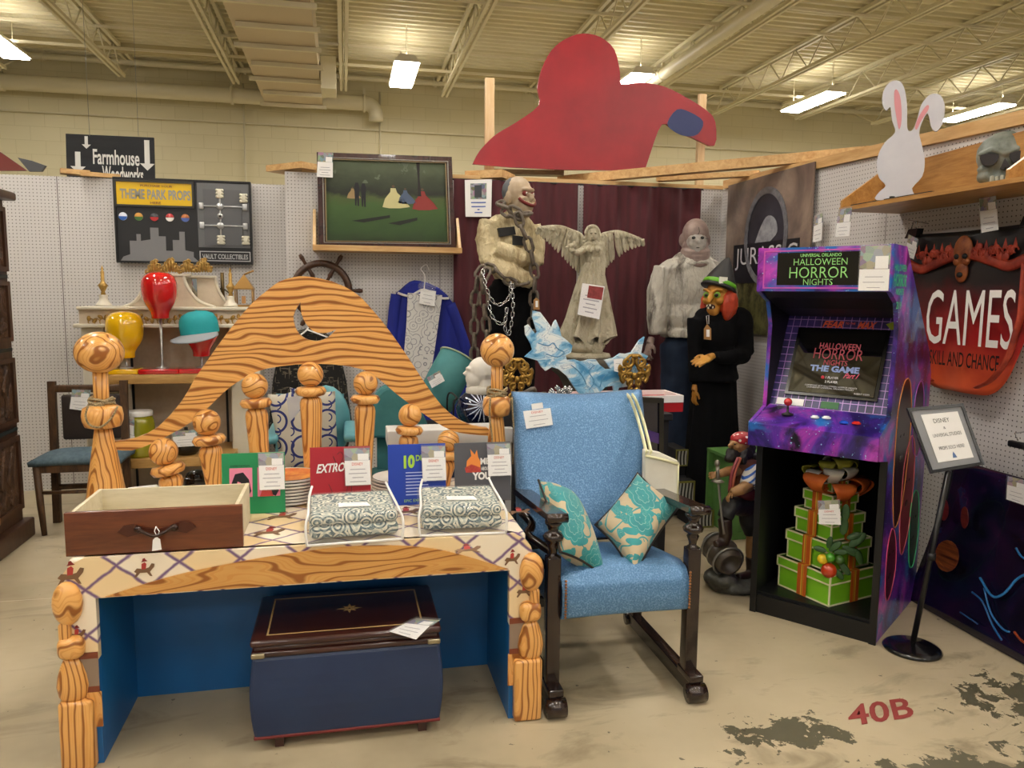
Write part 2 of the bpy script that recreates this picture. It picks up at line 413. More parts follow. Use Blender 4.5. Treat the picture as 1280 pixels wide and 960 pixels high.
# rectangular duct
t = thing('air_duct', 'flat rectangular cream air duct hung below the roof with flanged seams', 'duct', (-.72, 10, 4.42))
b = MB(); b.box((-.72, 9.6, 4.64), (.86, 6.2, .42)); b.build('duct_body', pm('#D2C2A4', .5), t, world=True)
for k in range(9):
    y = 12.65-k*.72; b = MB(); b.box((-.72+(.06 if k % 2 else 0), y, 4.40), (.98-(.1 if k % 2 else 0), .045, .05)); b.build('flange', M_CREAM, t, world=True)
b = MB(); b.box((-.17, 11.3, 4.5), (.2, .5, .42)); b.build('junction_box', M_CREAM, t, world=True)
# ceiling lights
M_TUBE = NT('lit_diffuser').done('#FFFFFF', .5, emit='#FFF8F0', es=LAMP)
HOOD = pm('#E8E2D0', .4)
def light(x, y, i, seen):
    lab = {0: 'lit fluorescent fixture hung on a cord above the framed painting', 1: 'lit fluorescent fixture just behind the top of the red cutout', 2: 'lit fluorescent fixture between the red cutout and the white rabbit cutout',
           3: 'lit fluorescent fixture behind the white rabbit cutout', 4: 'lit fluorescent fixture cut off at the top corner above the red boards'}.get(i, 'lit fluorescent ceiling fixture further along the hall')
    t = thing('ceiling_light', lab, 'light', (x, y, 4.5), group=None if seen else 'ceiling lights out of the picture')
    b = MB(); b.prism([V((-.17, -.62, .01)), V((.17, -.62, .01)), V((.10, -.62, .10)), V((-.10, -.62, .10))], (0, 1.24, 0)); b.build('hood', HOOD, t); MB().box((0, 0, .104), (.035, 1.1, .004)).build('uplight_slot', M_TUBE, t)
    b = MB(); b.box((0, 0, 0), (.30, 1.2, .02)); b.build('diffuser', M_TUBE, t)
    [MB().cyl((0, q, .1), (0, q, .5), .006, n=6).build('hanging_cord', M_CREAM, t) for q in (-.5, .5)]
for i, (x, y) in enumerate([(.83, 10.95), (3.95, 10.7), (7.0, 10.9), (9.9, 10.85), (-4.07, 10.8)]): light(x, y, i, True)
k = 10
for y in (5.4, 2.0, -1.4, -4.8):
    for x in (-5.2, -2.1, .95, 4.0, 7.1): light(x, y, k, False); k += 1

# pegboard partitions of the booth
YR, YL, XW = 6.05, 6.5, 3.1
structure(MB().box(((XW-.42)/2, YR+.04, 1.22), (XW+.42, .08, 2.44)).build('pegboard_wall_back', M_PEGX))
structure(MB().box((-2.71, YL+.04, 1.20), (4.58, .08, 2.40)).build('pegboard_wall_left', M_PEGX))
structure(MB().box((-.40, (YR+YL)/2+.06, 1.22), (.05, YL-YR, 2.44)).build('pegboard_wall_return', M_PEGY))
structure(MB().prism([V((XW, .75, 0)), V((XW, 6.05, 0)), V((XW, 6.05, 2.44)), V((XW, .75, 2.29))], (.08, 0, 0)).build('pegboard_wall_right', M_PEGY))
# timber on top
def beam(p, q, w_, h, label, mat=PINEX, up=(0, 0, 1)):
    o = MB().bar(p, q, w_, h, up).build('timber_beam', mat); tag(o, label, 'beam', kind='structure'); return o
beam((XW+.02, .8, 2.325), (XW+.02, 6.0, 2.472), .09, .065, 'pine top rail of the side pegboard wall', PINEY)
beam((-.3, YR+.04, 2.455), (XW, YR+.04, 2.455), .09, .03, 'pine top plate over the curtained wall')
beam(PZ(700, 226, 2.52), PZ(1088, 190, 2.52), .09, .07, 'long pine brace crossing the booth corner')
beam(PZ(822, 224, 2.5), PZ(950, 217, 2.5), .09, .04, 'short pine brace near the booth corner')
beam(PZ(590, 222, 2.48), PZ(636, 220, 2.48), .3, .06, 'short pine block on the curtained wall')
b1 = beam(PZ(606, 215, 2.56), PZ(704, 217, 2.56), .10, .04, 'grey weathered plank on top of the curtained wall', wood('#6E5C3E', '#8E7A55', (2, 12, 12)))
beam(PZ(75, 214, 2.44), PZ(112, 217, 2.44), .10, .035, 'pine offcut with a barcode label on the pegboard')
beam(PZ(100, 217, 2.42), PZ(150, 221, 2.42), .06, .03, 'thin pine strip on the pegboard behind the props sign')
beam(PZ(352, 214, 2.48), PZ(396, 209, 2.48), .3, .045, 'pine corner block beside the painting')
pt = PY(612, 98, 6.35); beam((pt.x, 6.35, 1.5), (pt.x, 6.35, pt.z), .075, .04, 'upright pine post behind the red cutout shoulder', PINEZ)
pt = PY(878, 118, 6.35); beam((pt.x, 6.35, 1.5), (pt.x, 6.35, pt.z), .065, .04, 'upright pine post behind the red cutout blue cuff', PINEZ)
# stencilled bay number
A0 = PZ(1062, 905); B0 = PZ(1150, 893)
A = PZ(1062, 909); B = PZ(1144, 897); U = (PZ(1098, 872)-PZ(1104, 897)); U = U.normalized()*.155
o = text('40B', V((A.x, A.y, .001)), V((B.x, B.y, .001)), U, pm('#8E3A36', .6), name='floor_stencil', thick=.001, bold=.02)
tag(o, 'dark red stencilled bay number painted on the worn concrete', 'floor marking')
# ------------------------------------------------------------------ shared builders
from mathutils.geometry import tessellate_polygon
def prism_hole(mb, outer, hole, d):
    outer = [V(p) for p in outer]; hole = [V(p) for p in hole]; d = V(d); allp = outer+hole; n = len(allp)
    tris = tessellate_polygon([outer, hole])
    fs = [tuple(t) for t in tris]+[tuple(i+n for i in t[::-1]) for t in tris]
    for base, m in ((0, len(outer)), (len(outer), len(hole))):
        for i in range(m): j = (i+1) % m; fs.append((base+i, base+j, base+j+n, base+i+n))
    mb.add(allp+[p+d for p in allp], fs); return mb
def price_card(q, label, head='', red=True, photo=None, sleeve=True, lines=4, body_top=.0, name='price_card', n=None, yellow=False, big=False):
    """q: tl,tr,br,bl world corners of the white card; photo: fraction of extra height above the card for the picture strip"""
    q = [V(p) for p in q]; n = (q[1]-q[0]).cross(q[3]-q[0]).normalized()
    if n.dot(CAM-q[0]) < 0: n = -n
    t = thing(name, label, 'price card', (q[3]+q[2])/2)
    MB().prism(q, -n*.0015).build('paper', PAPER, t, world=True)
    if photo:
        v = (q[0]-q[3])*photo; pq = [q[0]+v, q[1]+v, q[1], q[0]]
        MB().prism([p-n*.0005 for p in pq], -n*.001).build('photo_strip', M_PHOTO, t, world=True)
        MB().prism([p+n*.0008 for p in rect(pq, .52, .45, .95, .98)], n*.0006).build('sticker', PAPER, t, world=True)
    if sleeve:
        o = .06; v = (q[0]-q[3])*(photo or 0); m = (q[0]+q[2])/2; qq = [q[0]+v, q[1]+v, q[2], q[3]]
        MB().prism([p+(p-m)*o+n*.003 for p in qq], n*.0004).build('clear_sleeve', SLEEVE, t, world=True)
    if head:
        a = quadpt(q, .28, .2)+n*.0006; b = quadpt(q, .72, .2)+n*.0006
        text(head, a, b, (quadpt(q, .5, .08)-quadpt(q, .5, .2)), REDINK if red else BLUEINK, 'heading', t, .0004, bold=.01)
    b = MB()
    for k in range(lines):
        y = .34+.5*k/max(1, lines-1); w_ = (.3, .36, .22, .32, .2)[k % 5]
        b.prism([p+n*.0007 for p in rect(q, .5-w_, y, .5+w_, y+.035)], n*.0003)
    b.build('small_print', pm('#A9A8AE', .6), t, world=True)
    return t
def m_photo():
    t = NT('photo_strip'); c = t.voro(t.sc(38), 1, out='Color'); h = t.n('ShaderNodeHueSaturation'); t.put(h.inputs['Color'], c); h.inputs['Saturation'].default_value = .5; h.inputs['Value'].default_value = .42
    return t.done(h.outputs[0], .4)
M_PHOTO = m_photo()

# ------------------------------------------------------------------ the painted desk
def m_lattice(ax):
    t = NT('lattice_print'); x, y, z = t.xyz(); wv = t.noise(t.sc(22), 1, 3)
    v = t.math('ADD', y, 0) if ax == 'xy' else t.math('ADD', z, 0)
    v = t.math('MULTIPLY', v, 1.25); wob = t.math('MULTIPLY', t.math('SUBTRACT', wv, .5), .02)
    s = .19; off = .035
    p = t.math('DIVIDE', t.math('ADD', t.math('ADD', t.math('ADD', x, v), wob), 10+off), s); q = t.math('DIVIDE', t.math('ADD', t.math('SUBTRACT', x, v), t.math('ADD', wob, 10)), s)
    fp, fq = t.math('FRACT', p), t.math('FRACT', q)
    dp = t.math('MINIMUM', fp, t.math('SUBTRACT', 1, fp)); dq = t.math('MINIMUM', fq, t.math('SUBTRACT', 1, fq)); d = t.math('MINIMUM', dp, dq)
    chk = t.math('MODULO', t.math('FLOOR', p), 2.0)
    base = t.mix(chk, '#F3E9D6', '#EBCF9C'); base = t.mix(t.math('MULTIPLY', t.noise(t.sc(9), 1, 3), .5), base, '#F2DDB8')
    c = t.mix(t.ramp(d, [(0.0, (1, 1, 1)), (.022, (.9, .9, .9)), (.065, (0, 0, 0))]), base, '#6E4F7E')
    return t.done(c, .35, coat=.15)
M_LAT, M_LATT = m_lattice('xz'), m_lattice('xy')
BLUE = pm('#1463A2', .45, col2='#125A96', ns=3)
TW_H = toon_wood((2.2, 1, 7), 5, off=(.3, 0, .2), lin_=(0, 0, 7.5), wid=.15); TW_V = toon_wood((10, 10, 2.6), 6, lin_=(7, 5, 0), wid=.12); TW_BALL = toon_wood((6, 6, 6), 11, off=(1, 2, 3), wid=.10); TW_HUMP = toon_wood((2.4, 2.2, 9), 6, off=(5, 1, 2), lin_=(0, 0, 4), lo='#C98F48', hi='#DDAA62', wid=.10)
TW_LUMP = toon_wood((7, 7, 5), 6, off=(3, 1, 0), wid=.11); TW_D = toon_wood((14, 3, 4), 6, off=(0, 4, 1))
YD = 2.61
desk = thing('painted_desk', 'desk painted with purple lattice and cartoon wood legs over a blue kneehole', 'desk', (-.12, YD+.4, 0))
x0, x1, zt = -.905, .655, .70
arc = [V((x0, YD, .36)), V((x0, YD, .60)), V((x0+.012, YD, .65)), V((x0+.035, YD, .68)), V((x0+.075, YD, zt)), V((x1-.075, YD, zt)), V((x1-.035, YD, .68)), V((x1-.012, YD, .65)), V((x1, YD, .60)), V((x1, YD, .36)), V((.565, YD, .36)), V((.565, YD, .565)), V((-.80, YD, .565)), V((-.80, YD, .36))]
MB().prism(arc, (0, .03, 0)).build('front_panel', M_LAT, desk, world=True)
MB().rbox(((x0+x1)/2, YD+.445, zt-.02), (x1-x0-.06, .885, .04), .012).build('tabletop', M_LATT, desk, world=True)
hump = smooth_pts([V((-.77, YD-.001, .57)), V((-.55, YD-.001, .628)), V((-.25, YD-.001, .672)), V((.04, YD-.001, .690)), V((.3, YD-.001, .662)), V((.56, YD-.001, .572))], 6)
MB().prism(hump, (0, -.006, 0)).build('arched_trim', TW_HUMP, desk, world=True)
for sx in (-1, 1):
    X = -.80 if sx < 0 else .565
    MB().box((X+sx*.0125, YD+.235, .33), (.025, .41, .66)).build('side_panel', BLUE, desk, world=True)
    q = lambda a, b, c, d: [V((X+sx*a, YD-.001, c)), V((X+sx*b, YD-.001, c)), V((X+sx*b, YD-.001, d)), V((X+sx*a, YD-.001, d))]
    MB().prism(q(0, .10, 0, .36), (0, .03, 0)).build('leg_board', BLUE, desk, world=True)
    MB().prism(q(.001, .09, .365, .385), (0, -.004, 0)).build('brown_strip', pm('#7A3B22', .4), desk, world=True)
    MB().prism(q(.001, .09, .27, .365), (0, -.003, 0)).build('taupe_panel', pm('#8E7A68', .5), desk, world=True)
    MB().prism(q(.001, .09, .25, .27), (0, -.004, 0)).build('brown_strip', pm('#7A3B22', .4), desk, world=True)
    MB().prism(q(-.004, .06, .13, .25), (0, -.005, 0)).build('wood_strip', TW_V, desk, world=True)
    cx = X+sx*.080
    MB().ell((cx, YD-.008, .557), (.046, .032, .073)).build('carved_ball', TW_LUMP, desk, world=True)
    MB().rbox((cx+sx*.012, YD-.004, .465), (.035, .04, .06), .01).build('carved_neck', TW_V, desk, world=True)
    MB().rbox((cx-sx*.004, YD-.008, .411), (.080, .06, .075), .026, seg=4).build('carved_disc', TW_LUMP, desk, world=True)
    MB().lathe([(.028, .225), (.042, .245), (.048, .28), (.043, .315), (.032, .35), (.02, .375)], (cx+sx*.0, YD-.004, 0), 20, sy=.6).build('carved_vase', TW_V, desk, world=True)
    MB().rbox((cx-sx*.012, YD-.006, .117), (.104, .06, .234), .012).build('carved_foot', TW_V, desk, world=True)
MB().box((-.12, YD+.435, .42), (1.38, .02, .5)).build('back_panel', BLUE, desk, world=True)
MB().box((-.12, YD+.435, .085), (1.38, .02, .17)).build('back_panel', BLUE, desk, world=True)
for sx in (-1, 1): MB().box((-.12+sx*.70, YD+.86, .33), (.04, .03, .66)).build('rear_leg', BLUE, desk, world=True)
# little rodeo riders printed on the lattice
def rider(c, s, flat, k):
    b = MB(); c = V(c); ux = V((1, 0, 0)); uy = V((0, 1, 0)) if flat else V((0, 0, 1)); n = V((0, 0, .0012)) if flat else V((0, -.0012, 0))
    def poly(pts, m): b.k = m; b.prism([c+ux*x*s+uy*y*s+n*m*.2 for x, y in pts], n)
    poly([(-.5, .0), (-.35, .18), (0, .12), (.25, .2), (.4, .42), (.55, .38), (.5, .2), (.38, .05), (.3, -.05), (.42, -.3), (.3, -.28), (.15, -.08), (-.2, -.08), (-.42, -.35), (-.5, -.3), (-.38, -.08)], 0)
    poly([(-.12, .1), (.1, .12), (.14, .4), (.05, .5), (-.1, .42)], 1)
    poly([(-.12, .52), (.2, .56), (.1, .66), (.06, .74), (-.04, .7), (-.06, .6)], 2)
    b.build('rider_print', [pm('#7B5B40', .5), pm('#B03A34', .5), pm('#7E2420', .5)], desk, world=True)
for px, py, s in ((88, 722, .075), (180, 714, .06), (96, 795, .05)): rider(PY(px, py, YD-.001), s, False, 0)
for px, py in ((640, 700), (655, 740)): rider(PY(px, py, YD-.001), .055, False, 0)
for px, py, s in ((352, 646, .10), (336, 666, .10), (508, 640, .10), (262, 660, .08), (585, 688, .09), (650, 640, .09)): rider(PZ(px, py, .7012), s, True, 0)

# ------------------------------------------------------------------ crescent moon headboard
YH = 3.35
hb = thing('headboard', 'large arched cartoon-wood headboard with a cut-out crescent moon standing on the desk', 'headboard', (-.15, YH, .70))
top = [(141,552),(167.5,548.5),(197,534),(226,503),(243,474),(261,448),(284,416),(313,381),(334,363),(349,352),(367,346.5),(384,345.5),(416,352),(442.5,365),(460,381),(483,408.5),(507,442),(530,477),(553,508),(577,527),(600,534),(616,535)]
bot = [(616,545),(600,544),(574,541),(553,532.5),(524,513.5),(495,492),(466,468),(437,458),(393,454.6),(349,458),(320,465),(290,482),(270,500),(243,525),(211,544),(191,554),(165,563),(143,562)]
P3 = lambda L, y: [PY(a, b, y) for a, b in L]
outer = smooth_pts(P3(top, YH), 2)[:-1]+smooth_pts(P3(bot, YH), 2)
moon = smooth_pts(P3([(375.4,377.3),(366.7,395.4),(371,413),(381,423),(396,426.5),(410,421.7),(420.6,411.5)], YH), 4)[:-1]+smooth_pts(P3([(420.6,411.5),(407.5,416.4),(393,414.4),(383,405.6),(377,392.5),(375.4,377.3)], YH), 4)[:-1]
prism_hole(MB(), outer, moon, (0, .035, 0)).build('arch_panel', TW_H, hb, world=True)
# shallow raised rim that lightens the outline
def post(px, base, ball, r, lump, neck, foot, nm):
    """turned bed post read down its height; numbers are pixels measured on the photograph"""
    c = PY(px, ball, YH); X = c.x; k = .95
    zl = PY(px, lump, YH).z
    z0 = .702
    MB().ell((X, YH, c.z), (r, r, r*.90 if nm else r), n=28, m=18).build('ball', TW_BALL, hb, world=True)
    w_ = neck
    b = MB(); b.lathe([(w_, zl-.02), (w_*.95, c.z-r*.6)], (X, YH, 0), 20, sy=.9); b.build('neck', TW_V, hb, world=True)
    MB().lathe([(r*.45, zl-.052), (r*.72, zl-.045), (r*.82, zl-.022), (r*.84, zl), (r*.78, zl+.03), (r*.5, zl+.045)], (X, YH, 0), 24).build('bulge', TW_LUMP, hb, world=True)
    MB().lathe([(foot, z0), (foot*.93, z0+.03), (foot*.72, z0+.14), (neck*1.25, z0+.26), (neck*1.0, zl-.04)], (X, YH, 0), 24).build('flared_foot', TW_V, hb, world=True)
    return X, zl
XL, zl = post(124, 0, 440.5, .092, 519, .030, .078, 1)
XR, zr = post(621.5, 0, 438, .076, 506, .028, .062, 0)
def ropewrap(X, z, r, label, drops):
    t = thing('rope', label, 'rope', (X, YH, z))
    b = MB(); pts = []
    for i in range(110):
        a = 2*PI*i/22; pts.append(V((X+r*math.cos(a)*(1+.05*math.sin(i*.7)), YH+r*math.sin(a), z+.012*math.sin(i*.41)+.006*(i/22-2.5))))
    b.tube(pts, .0055, 6); b.build('coil', ROPE, t, world=True)
    for d in drops: MB().tube(smooth_pts(d, 5), .004, 6).build('loose_end', ROPE, t, world=True)
def m_rope():
    t = NT('rope'); return t.done(t.ramp(t.noise(t.sc(220), 1, 2), [(.35, '#6E5D42'), (.65, '#B5A27C')]), .9)
ROPE = m_rope()
R0 = lambda px, py, dy=-.09: PY(px, py, YH+dy)
ropewrap(XL, zl+.052, .045, 'thin tan rope wrapped round the post under the red and yellow head stands', [[R0(110, 507), R0(107, 520), R0(112, 531), R0(125, 534), R0(138, 524), R0(147, 508)]])
ropewrap(XR, zr+.055, .042, 'thin tan rope tied round the post beside the white head bust', [[R0(613, 496, -.07), R0(612, 520, -.075), R0(615, 548, -.065), R0(613, 562, -.06)], [R0(640, 496, -.05), R0(641, 520, -.05), R0(643, 545, -.05), R0(641, 580, -.05)]])
def spindle(px, py, rp, bx, by):
    c = PY(px, py, YH+.002); e = PY(bx, by, YH); r = rp*PY(px, py, YH).y*1.0/961
    d = (e-c); d.normalize(); M = V((0, 0, -1)).rotation_difference(d).to_matrix()
    L = (c.z-.70)/max(.2, -d.z)
    sp = MB(); sp.ell(c, r, n=20, m=14); o = sp.build('spindle', TW_BALL, hb, world=True)
    def sub(name, prof, mat):
        b = MB(); b.lathe([(a, -z) for a, z in prof][::-1], c, 20, M=M); b.build(name, mat, o, world=True)
    sub('disc', [(r*.5, r*.95), (r*1.05, r*1.02), (r*1.22, r*1.3), (r*1.05, r*1.62), (r*.5, r*1.75)], TW_LUMP)
    sub('shaft', [(r*.5, r*1.7), (r*.78, r*1.95), (r*.86, r*2.3), (r*.66, L*.8), (r*.6, L)], TW_V)
for q in ((204.5, 564.6, 16.5, 216, 610), (258.5, 528, 16, 268, 600), (318.5, 482.5, 15.5, 325, 580), (388, 468, 15.5, 391, 600), (457, 479, 15, 455, 590), (512.5, 519, 14.5, 509, 590), (560.6, 551, 14, 555, 600)): spindle(*q)

# ------------------------------------------------------------------ blue rocking chair
VINYL = None
def m_vinyl():
    t = NT('speckled_vinyl'); v = t.voro(t.sc(170), 1); n = t.noise(t.sc(260), 1, 2)
    c = t.ramp(t.math('ADD', t.math('MULTIPLY', v, .6), t.math('MULTIPLY', n, .5)), [(.35, '#4A769F'), (.6, '#5D88B4'), (.75, '#769FC8')]); t.bump(v, .4, .003)
    return t.done(c, .36, metal=.25)
VINYL = m_vinyl(); DARKW = wood('#170E0A', '#2C1A12', (3, 3, 14), .22, 3, coat=.4)
rk = thing('rocking_chair', 'carved dark wood armchair upholstered in speckled light blue vinyl', 'chair', (1.02, 2.9, 0))
xl, xr, yf, yb = .745, 1.285, 2.66, 3.22
def seatfn(u, v):
    x = lerp(xl+.02, xr-.02, u); a = v
    # profile goes back to front then rolls down
    prof = [(3.20, .42), (3.05, .475), (2.85, .505), (2.70, .525), (2.645, .515), (2.618, .48), (2.612, .42), (2.62, .365), (2.66, .355), (3.2, .33)]
    f = a*(len(prof)-1); i = min(int(f), len(prof)-2); t_ = f-i
    y = lerp(prof[i][0], prof[i+1][0], t_); z = lerp(prof[i][1], prof[i+1][1], t_)
    return V((x, y, z+.018*math.sin(PI*u)*(1 if a < .45 else .2)))
MB().grid(seatfn, 14, 40).build('seat', VINYL, rk, world=True, solid=.012)
bq = [PY(641, 501, 3.34), PY(802, 495, 3.34), PY(806, 590, 3.16), PY(800, 655, 3.08), PY(660, 655, 3.06), PY(645, 605, 3.14)]
ax_, bx_ = bq[0], bq[1]
def backfn(u, v):
    lx = [641, 643, 647, 655][0]; z = lerp(1.105, .50, v); y = 3.36-.26*v
    a = PY(641+v*8, 501+v*150, y).x; b = PY(802+6*math.sin(PI*min(1, v*1.3))-v*6, 495+v*150, y).x
    uu = u*2-1; vv = v*2-1
    edge = (1-abs(uu)**6)*(1-abs(vv)**8)
    return V((lerp(a, b, u), y-.055*edge**.5, z-.008*math.cos(uu*3)*(1-v)))
b = MB(); b.grid(backfn, 30, 30); g = lambda u, v: backfn(u, v)+V((0, .05+.09*(1-abs(u*2-1)**6)**.5*0, 0))
b.grid(lambda u, v: V((backfn(u, v).x, 3.36-.26*v+.035, backfn(u, v).z)), 30, 30)
for e in (0, 1): b.grid(lambda u, v: lerp(backfn(e, v), V((backfn(e, v).x, 3.36-.26*v+.035, backfn(e, v).z)), u), 2, 30)
b.grid(lambda u, v: lerp(backfn(v, 0), V((backfn(v, 0).x, 3.395, backfn(v, 0).z)), u), 2, 30)
b.build('backrest', VINYL, rk, world=True, weld=True)
def turned(x, y, z0, z1, r):
    L = z1-z0; return [(r*.9, z0), (r*.95, z0+.02*L), (r*.45, z0+.10*L), (r*.5, z0+.2*L), (r*.75, z0+.36*L), (r*.55, z0+.42*L), (r*1.15, z0+.5*L), (r*1.25, z0+.58*L), (r*1.0, z0+.66*L), (r*.55, z0+.72*L), (r*.7, z0+.85*L), (r*1.0, z0+.93*L), (r*1.0, z1)]
for x in (xl-.005, xr+.012):
    L = MB(); L.rbox((x, yf, .335), (.052, .052, .51), .005); L.lathe(turned(x, yf, .585, .725, .032), (x, yf, 0), 18); L.build('front_leg', DARKW, rk, world=True)
    L = MB(); L.rbox((x, yb, .36), (.045, .045, .56), .005); L.build('rear_leg', DARKW, rk, world=True)
    b = MB(); b.rbox((x, (yf+yb)/2-.02, .055), (.05, yb-yf+.10, .06), .006); b.rbox((x, yf-.02, .09), (.058, .12, .03), .006)
    b.cyl((x-.036, yf-.075, .036), (x+.036, yf-.075, .036), .036, n=20); b.cyl((x-.040, yf-.075, .036), (x+.040, yf-.075, .036), .016, n=12)
    b.cyl((x-.03, yb+.05, .045), (x+.03, yb+.05, .045), .03, n=16)
    b.build('runner', DARKW, rk, world=True)
    s = -1 if x < 1 else 1
    b = MB(); b.bar((x, yf-.05, .75), (x, yb-.02, .70), .068, .026); b.cyl((x-.038, yf-.05, .748), (x+.038, yf-.05, .748), .018, n=12); b.build('armrest', DARKW, rk, world=True)
    b = MB()
    for i in range(13): b.ell((x-s*.034, 2.599, .375+i*.0115), .0052, n=8, m=6)
    b.build('nail_trim', pm('#9A6A44', .3, .8), rk, world=True)
MB().box(((xl+xr)/2, yb, .18), (xr-xl, .03, .04)).build('stretcher', DARKW, rk, world=True)
MB().tube(smooth_pts([PY(652, 640, 2.95), PY(665, 655, 2.9), PY(660, 668, 2.85), PY(672, 678, 2.8), PY(690, 690, 2.75)], 4), .018, 8).build('carved_bracket', DARKW, rk, world=True)
price_card([PY(654, 514, 3.24), PY(688, 510, 3.24), PY(691, 531, 3.23), PY(658, 536, 3.23)], 'white price card in a clear sleeve on the blue chair back', 'DISNEY', photo=None, lines=3)
MB().prism([PY(664, 505, 3.25), PY(678, 503, 3.25), PY(679, 510, 3.25), PY(665, 512, 3.25)], (0, -.002, 0)).build('sticker', PAPER, rk, world=True)
def m_floral():
    t = NT('teal_floral'); warp = t.sc(1)
    def petals(scale, off, k, rr, st=(1, 1, 1)):
        v = t.sc(tuple(scale*q for q in st), off); n = t.n('ShaderNodeTexVoronoi'); t.put(n.inputs['Vector'], v); n.inputs['Scale'].default_value = 1; n.inputs['Randomness'].default_value = .75
        d = t.vmath('SUBTRACT', v, n.outputs['Position']); x, y, z = t.xyz(d); r = t.math('SQRT', t.math('ADD', t.math('MULTIPLY', x, x), t.math('MULTIPLY', z, z))); a = t.math('ARCTAN2', z, x)
        lim = t.math('MULTIPLY', rr, t.math('ADD', .78, t.math('MULTIPLY', .22, t.math('ABSOLUTE', t.math('COSINE', t.math('MULTIPLY', a, k)))))); ins = t.math('LESS_THAN', r, lim)
        ring = t.math('FRACT', t.math('MULTIPLY', t.math('DIVIDE', r, lim), 2.6)); vein = t.math('MULTIPLY', ins, t.math('LESS_THAN', ring, .09)); return ins, vein
    f, fv = petals(6.0, (.3, 0, .1), 3.5, .33); l, lv = petals(12.0, (2, 1, 5), 1.0, .21, (1.5, 1, .8)); l2, lv2 = petals(11.0, (7, 3, 2), 1.0, .22, (.7, 1, 1.5))
    n = t.noise(t.sc(5), 1, 1); stem = t.math('LESS_THAN', t.math('ABSOLUTE', t.math('SUBTRACT', t.math('FRACT', t.math('MULTIPLY', n, 7)), .5)), .07)
    m = t.math('MAXIMUM', t.math('MAXIMUM', f, l), t.math('MAXIMUM', l2, stem)); c = t.mix(m, '#B5A484', t.mix(t.noise(t.sc(20), 1, 2), '#146E78', '#2E9C9C')); c = t.mix(t.math('MULTIPLY', t.math('MAXIMUM', fv, lv), .7), c, '#9FC4B4')
    t.bump(t.noise(t.sc(9), 1, 3), .5, .02); return t.done(c, .65, sheen=.2)
M_FLORAL = m_floral(); PIPING = pm('#1E1512', .6)
def pil(c4, t_, label, mat, name='throw_pillow', piping=True, group=None, pin=.1):
    c4 = [V(p) for p in c4]; th = thing(name, label, 'pillow', sum(c4, V((0, 0, 0)))/4, group=group)
    MB().pillow(c4, t_, pin=pin).build('cover', mat, th, world=True, weld=True)
    if piping:
        mid = sum(c4, V((0, 0, 0)))/4; pts = []
        for i in range(4):
            a, b_ = c4[i], c4[(i+1) % 4]
            for j in range(8):
                u = j/8; p = a*(1-u)+b_*u; q = u*2-1; pts.append(p+(mid-p)*pin*(1-q*q))
        MB().tube(pts, .005, 6, closed=True).build('piping', PIPING, th, world=True)
    return th
pil([PY(673, 600, 2.98), PY(716, 618, 3.0), PY(757, 722, 2.66), PY(700, 690, 2.60)], .075, 'teal and beige floral throw pillow turned on its edge against the chair arm', M_FLORAL)
pil([PY(797, 591, 3.02), PY(850, 632, 2.86), PY(792, 721, 2.63), PY(744, 656, 2.9)], .07, 'teal and beige floral throw pillow resting flat on the blue seat corner down', M_FLORAL)
# tote bag hanging from the chair back
tote = thing('tote_bag', 'cream canvas tote bag hanging by its strap from the blue chair back', 'bag', PY(826, 620, 3.02))
TOTE = pm('#E3E0D2', .8, col2='#D8D4C6', ns=8, bump=.3, bs=400); STR = pm('#E2DFB6', .7)
fr = [PY(a, b_, 3.02) for a, b_ in ((806, 562), (826, 566), (848, 576), (849, 590), (847, 627), (822, 628), (806, 600))]
MB().prism(fr, (0, .035, 0)).build('bag_body', TOTE, tote, world=True, bevel=.006)
MB().tube([PY(807, 570, 3.015), PY(826, 574, 3.015), PY(848, 580, 3.015)], .006, 6).build('hem', STR, tote, world=True)
MB().tube([PY(848, 580, 3.013), PY(847, 627, 3.013)], .004, 6).build('hem', STR, tote, world=True)
for dx in (0, 6):
    b = MB(); pts = smooth_pts([PY(782+dx, 494, 3.40), PY(787+dx, 497, 3.27), PY(796+dx, 520, 3.24), PY(803+dx, 545, 3.12), PY(808+dx, 566, 3.01)], 5)
    b.tube(pts, .011, 8, flat=.35); b.build('strap', STR, tote, world=True)
# ------------------------------------------------------------------ storage chest under the desk
ch = thing('storage_chest', 'navy blue wooden storage chest with a dark lid inlaid with a compass star', 'chest', (-.01, 2.78, 0))
NAVY = pm('#1D2E50', .42, col2='#223659', ns=4); MAHO = wood('#2A0F0C', '#3D1913', (2, 16, 16), .28, 2, coat=.5); INLAY = pm('#B79A66', .4)
cx0, cx1, cy0, cy1 = -.322, .308, 2.575, 2.97
def bodyf(z): return .012*math.sin(PI*(z-.042)/.29)
b = MB(); pr = []
for i in range(9):
    z = .042+.29*i/8; e = bodyf(z); pr.append([(cx0-e, cy0-e, z), (cx1+e, cy0-e, z), (cx1+e, cy1+e, z), (cx0-e, cy1+e, z)])
vs = [p for r_ in pr for p in r_]; fs = [(0, 3, 2, 1), (32, 33, 34, 35)]+[(i*4+j, i*4+(j+1) % 4, i*4+4+(j+1) % 4, i*4+4+j) for i in range(8) for j in range(4)]
b.add(vs, fs); b.build('body', NAVY, ch, world=True, bevel=.012)
MB().rbox(((cx0+cx1)/2, (cy0+cy1)/2, .046), (cx1-cx0+.004, cy1-cy0+.006, .012), .004).build('red_edge', pm('#6E2423', .4), ch, world=True)
MB().rbox(((cx0+cx1)/2, (cy0+cy1)/2, .341), (cx1-cx0+.006, cy1-cy0+.006, .022), .008).build('band', MAHO, ch, world=True)
MB().rbox(((cx0+cx1)/2, (cy0+cy1)/2, .359), (cx1-cx0-.01, cy1-cy0-.01, .02), .008).build('neck', MAHO, ch, world=True)
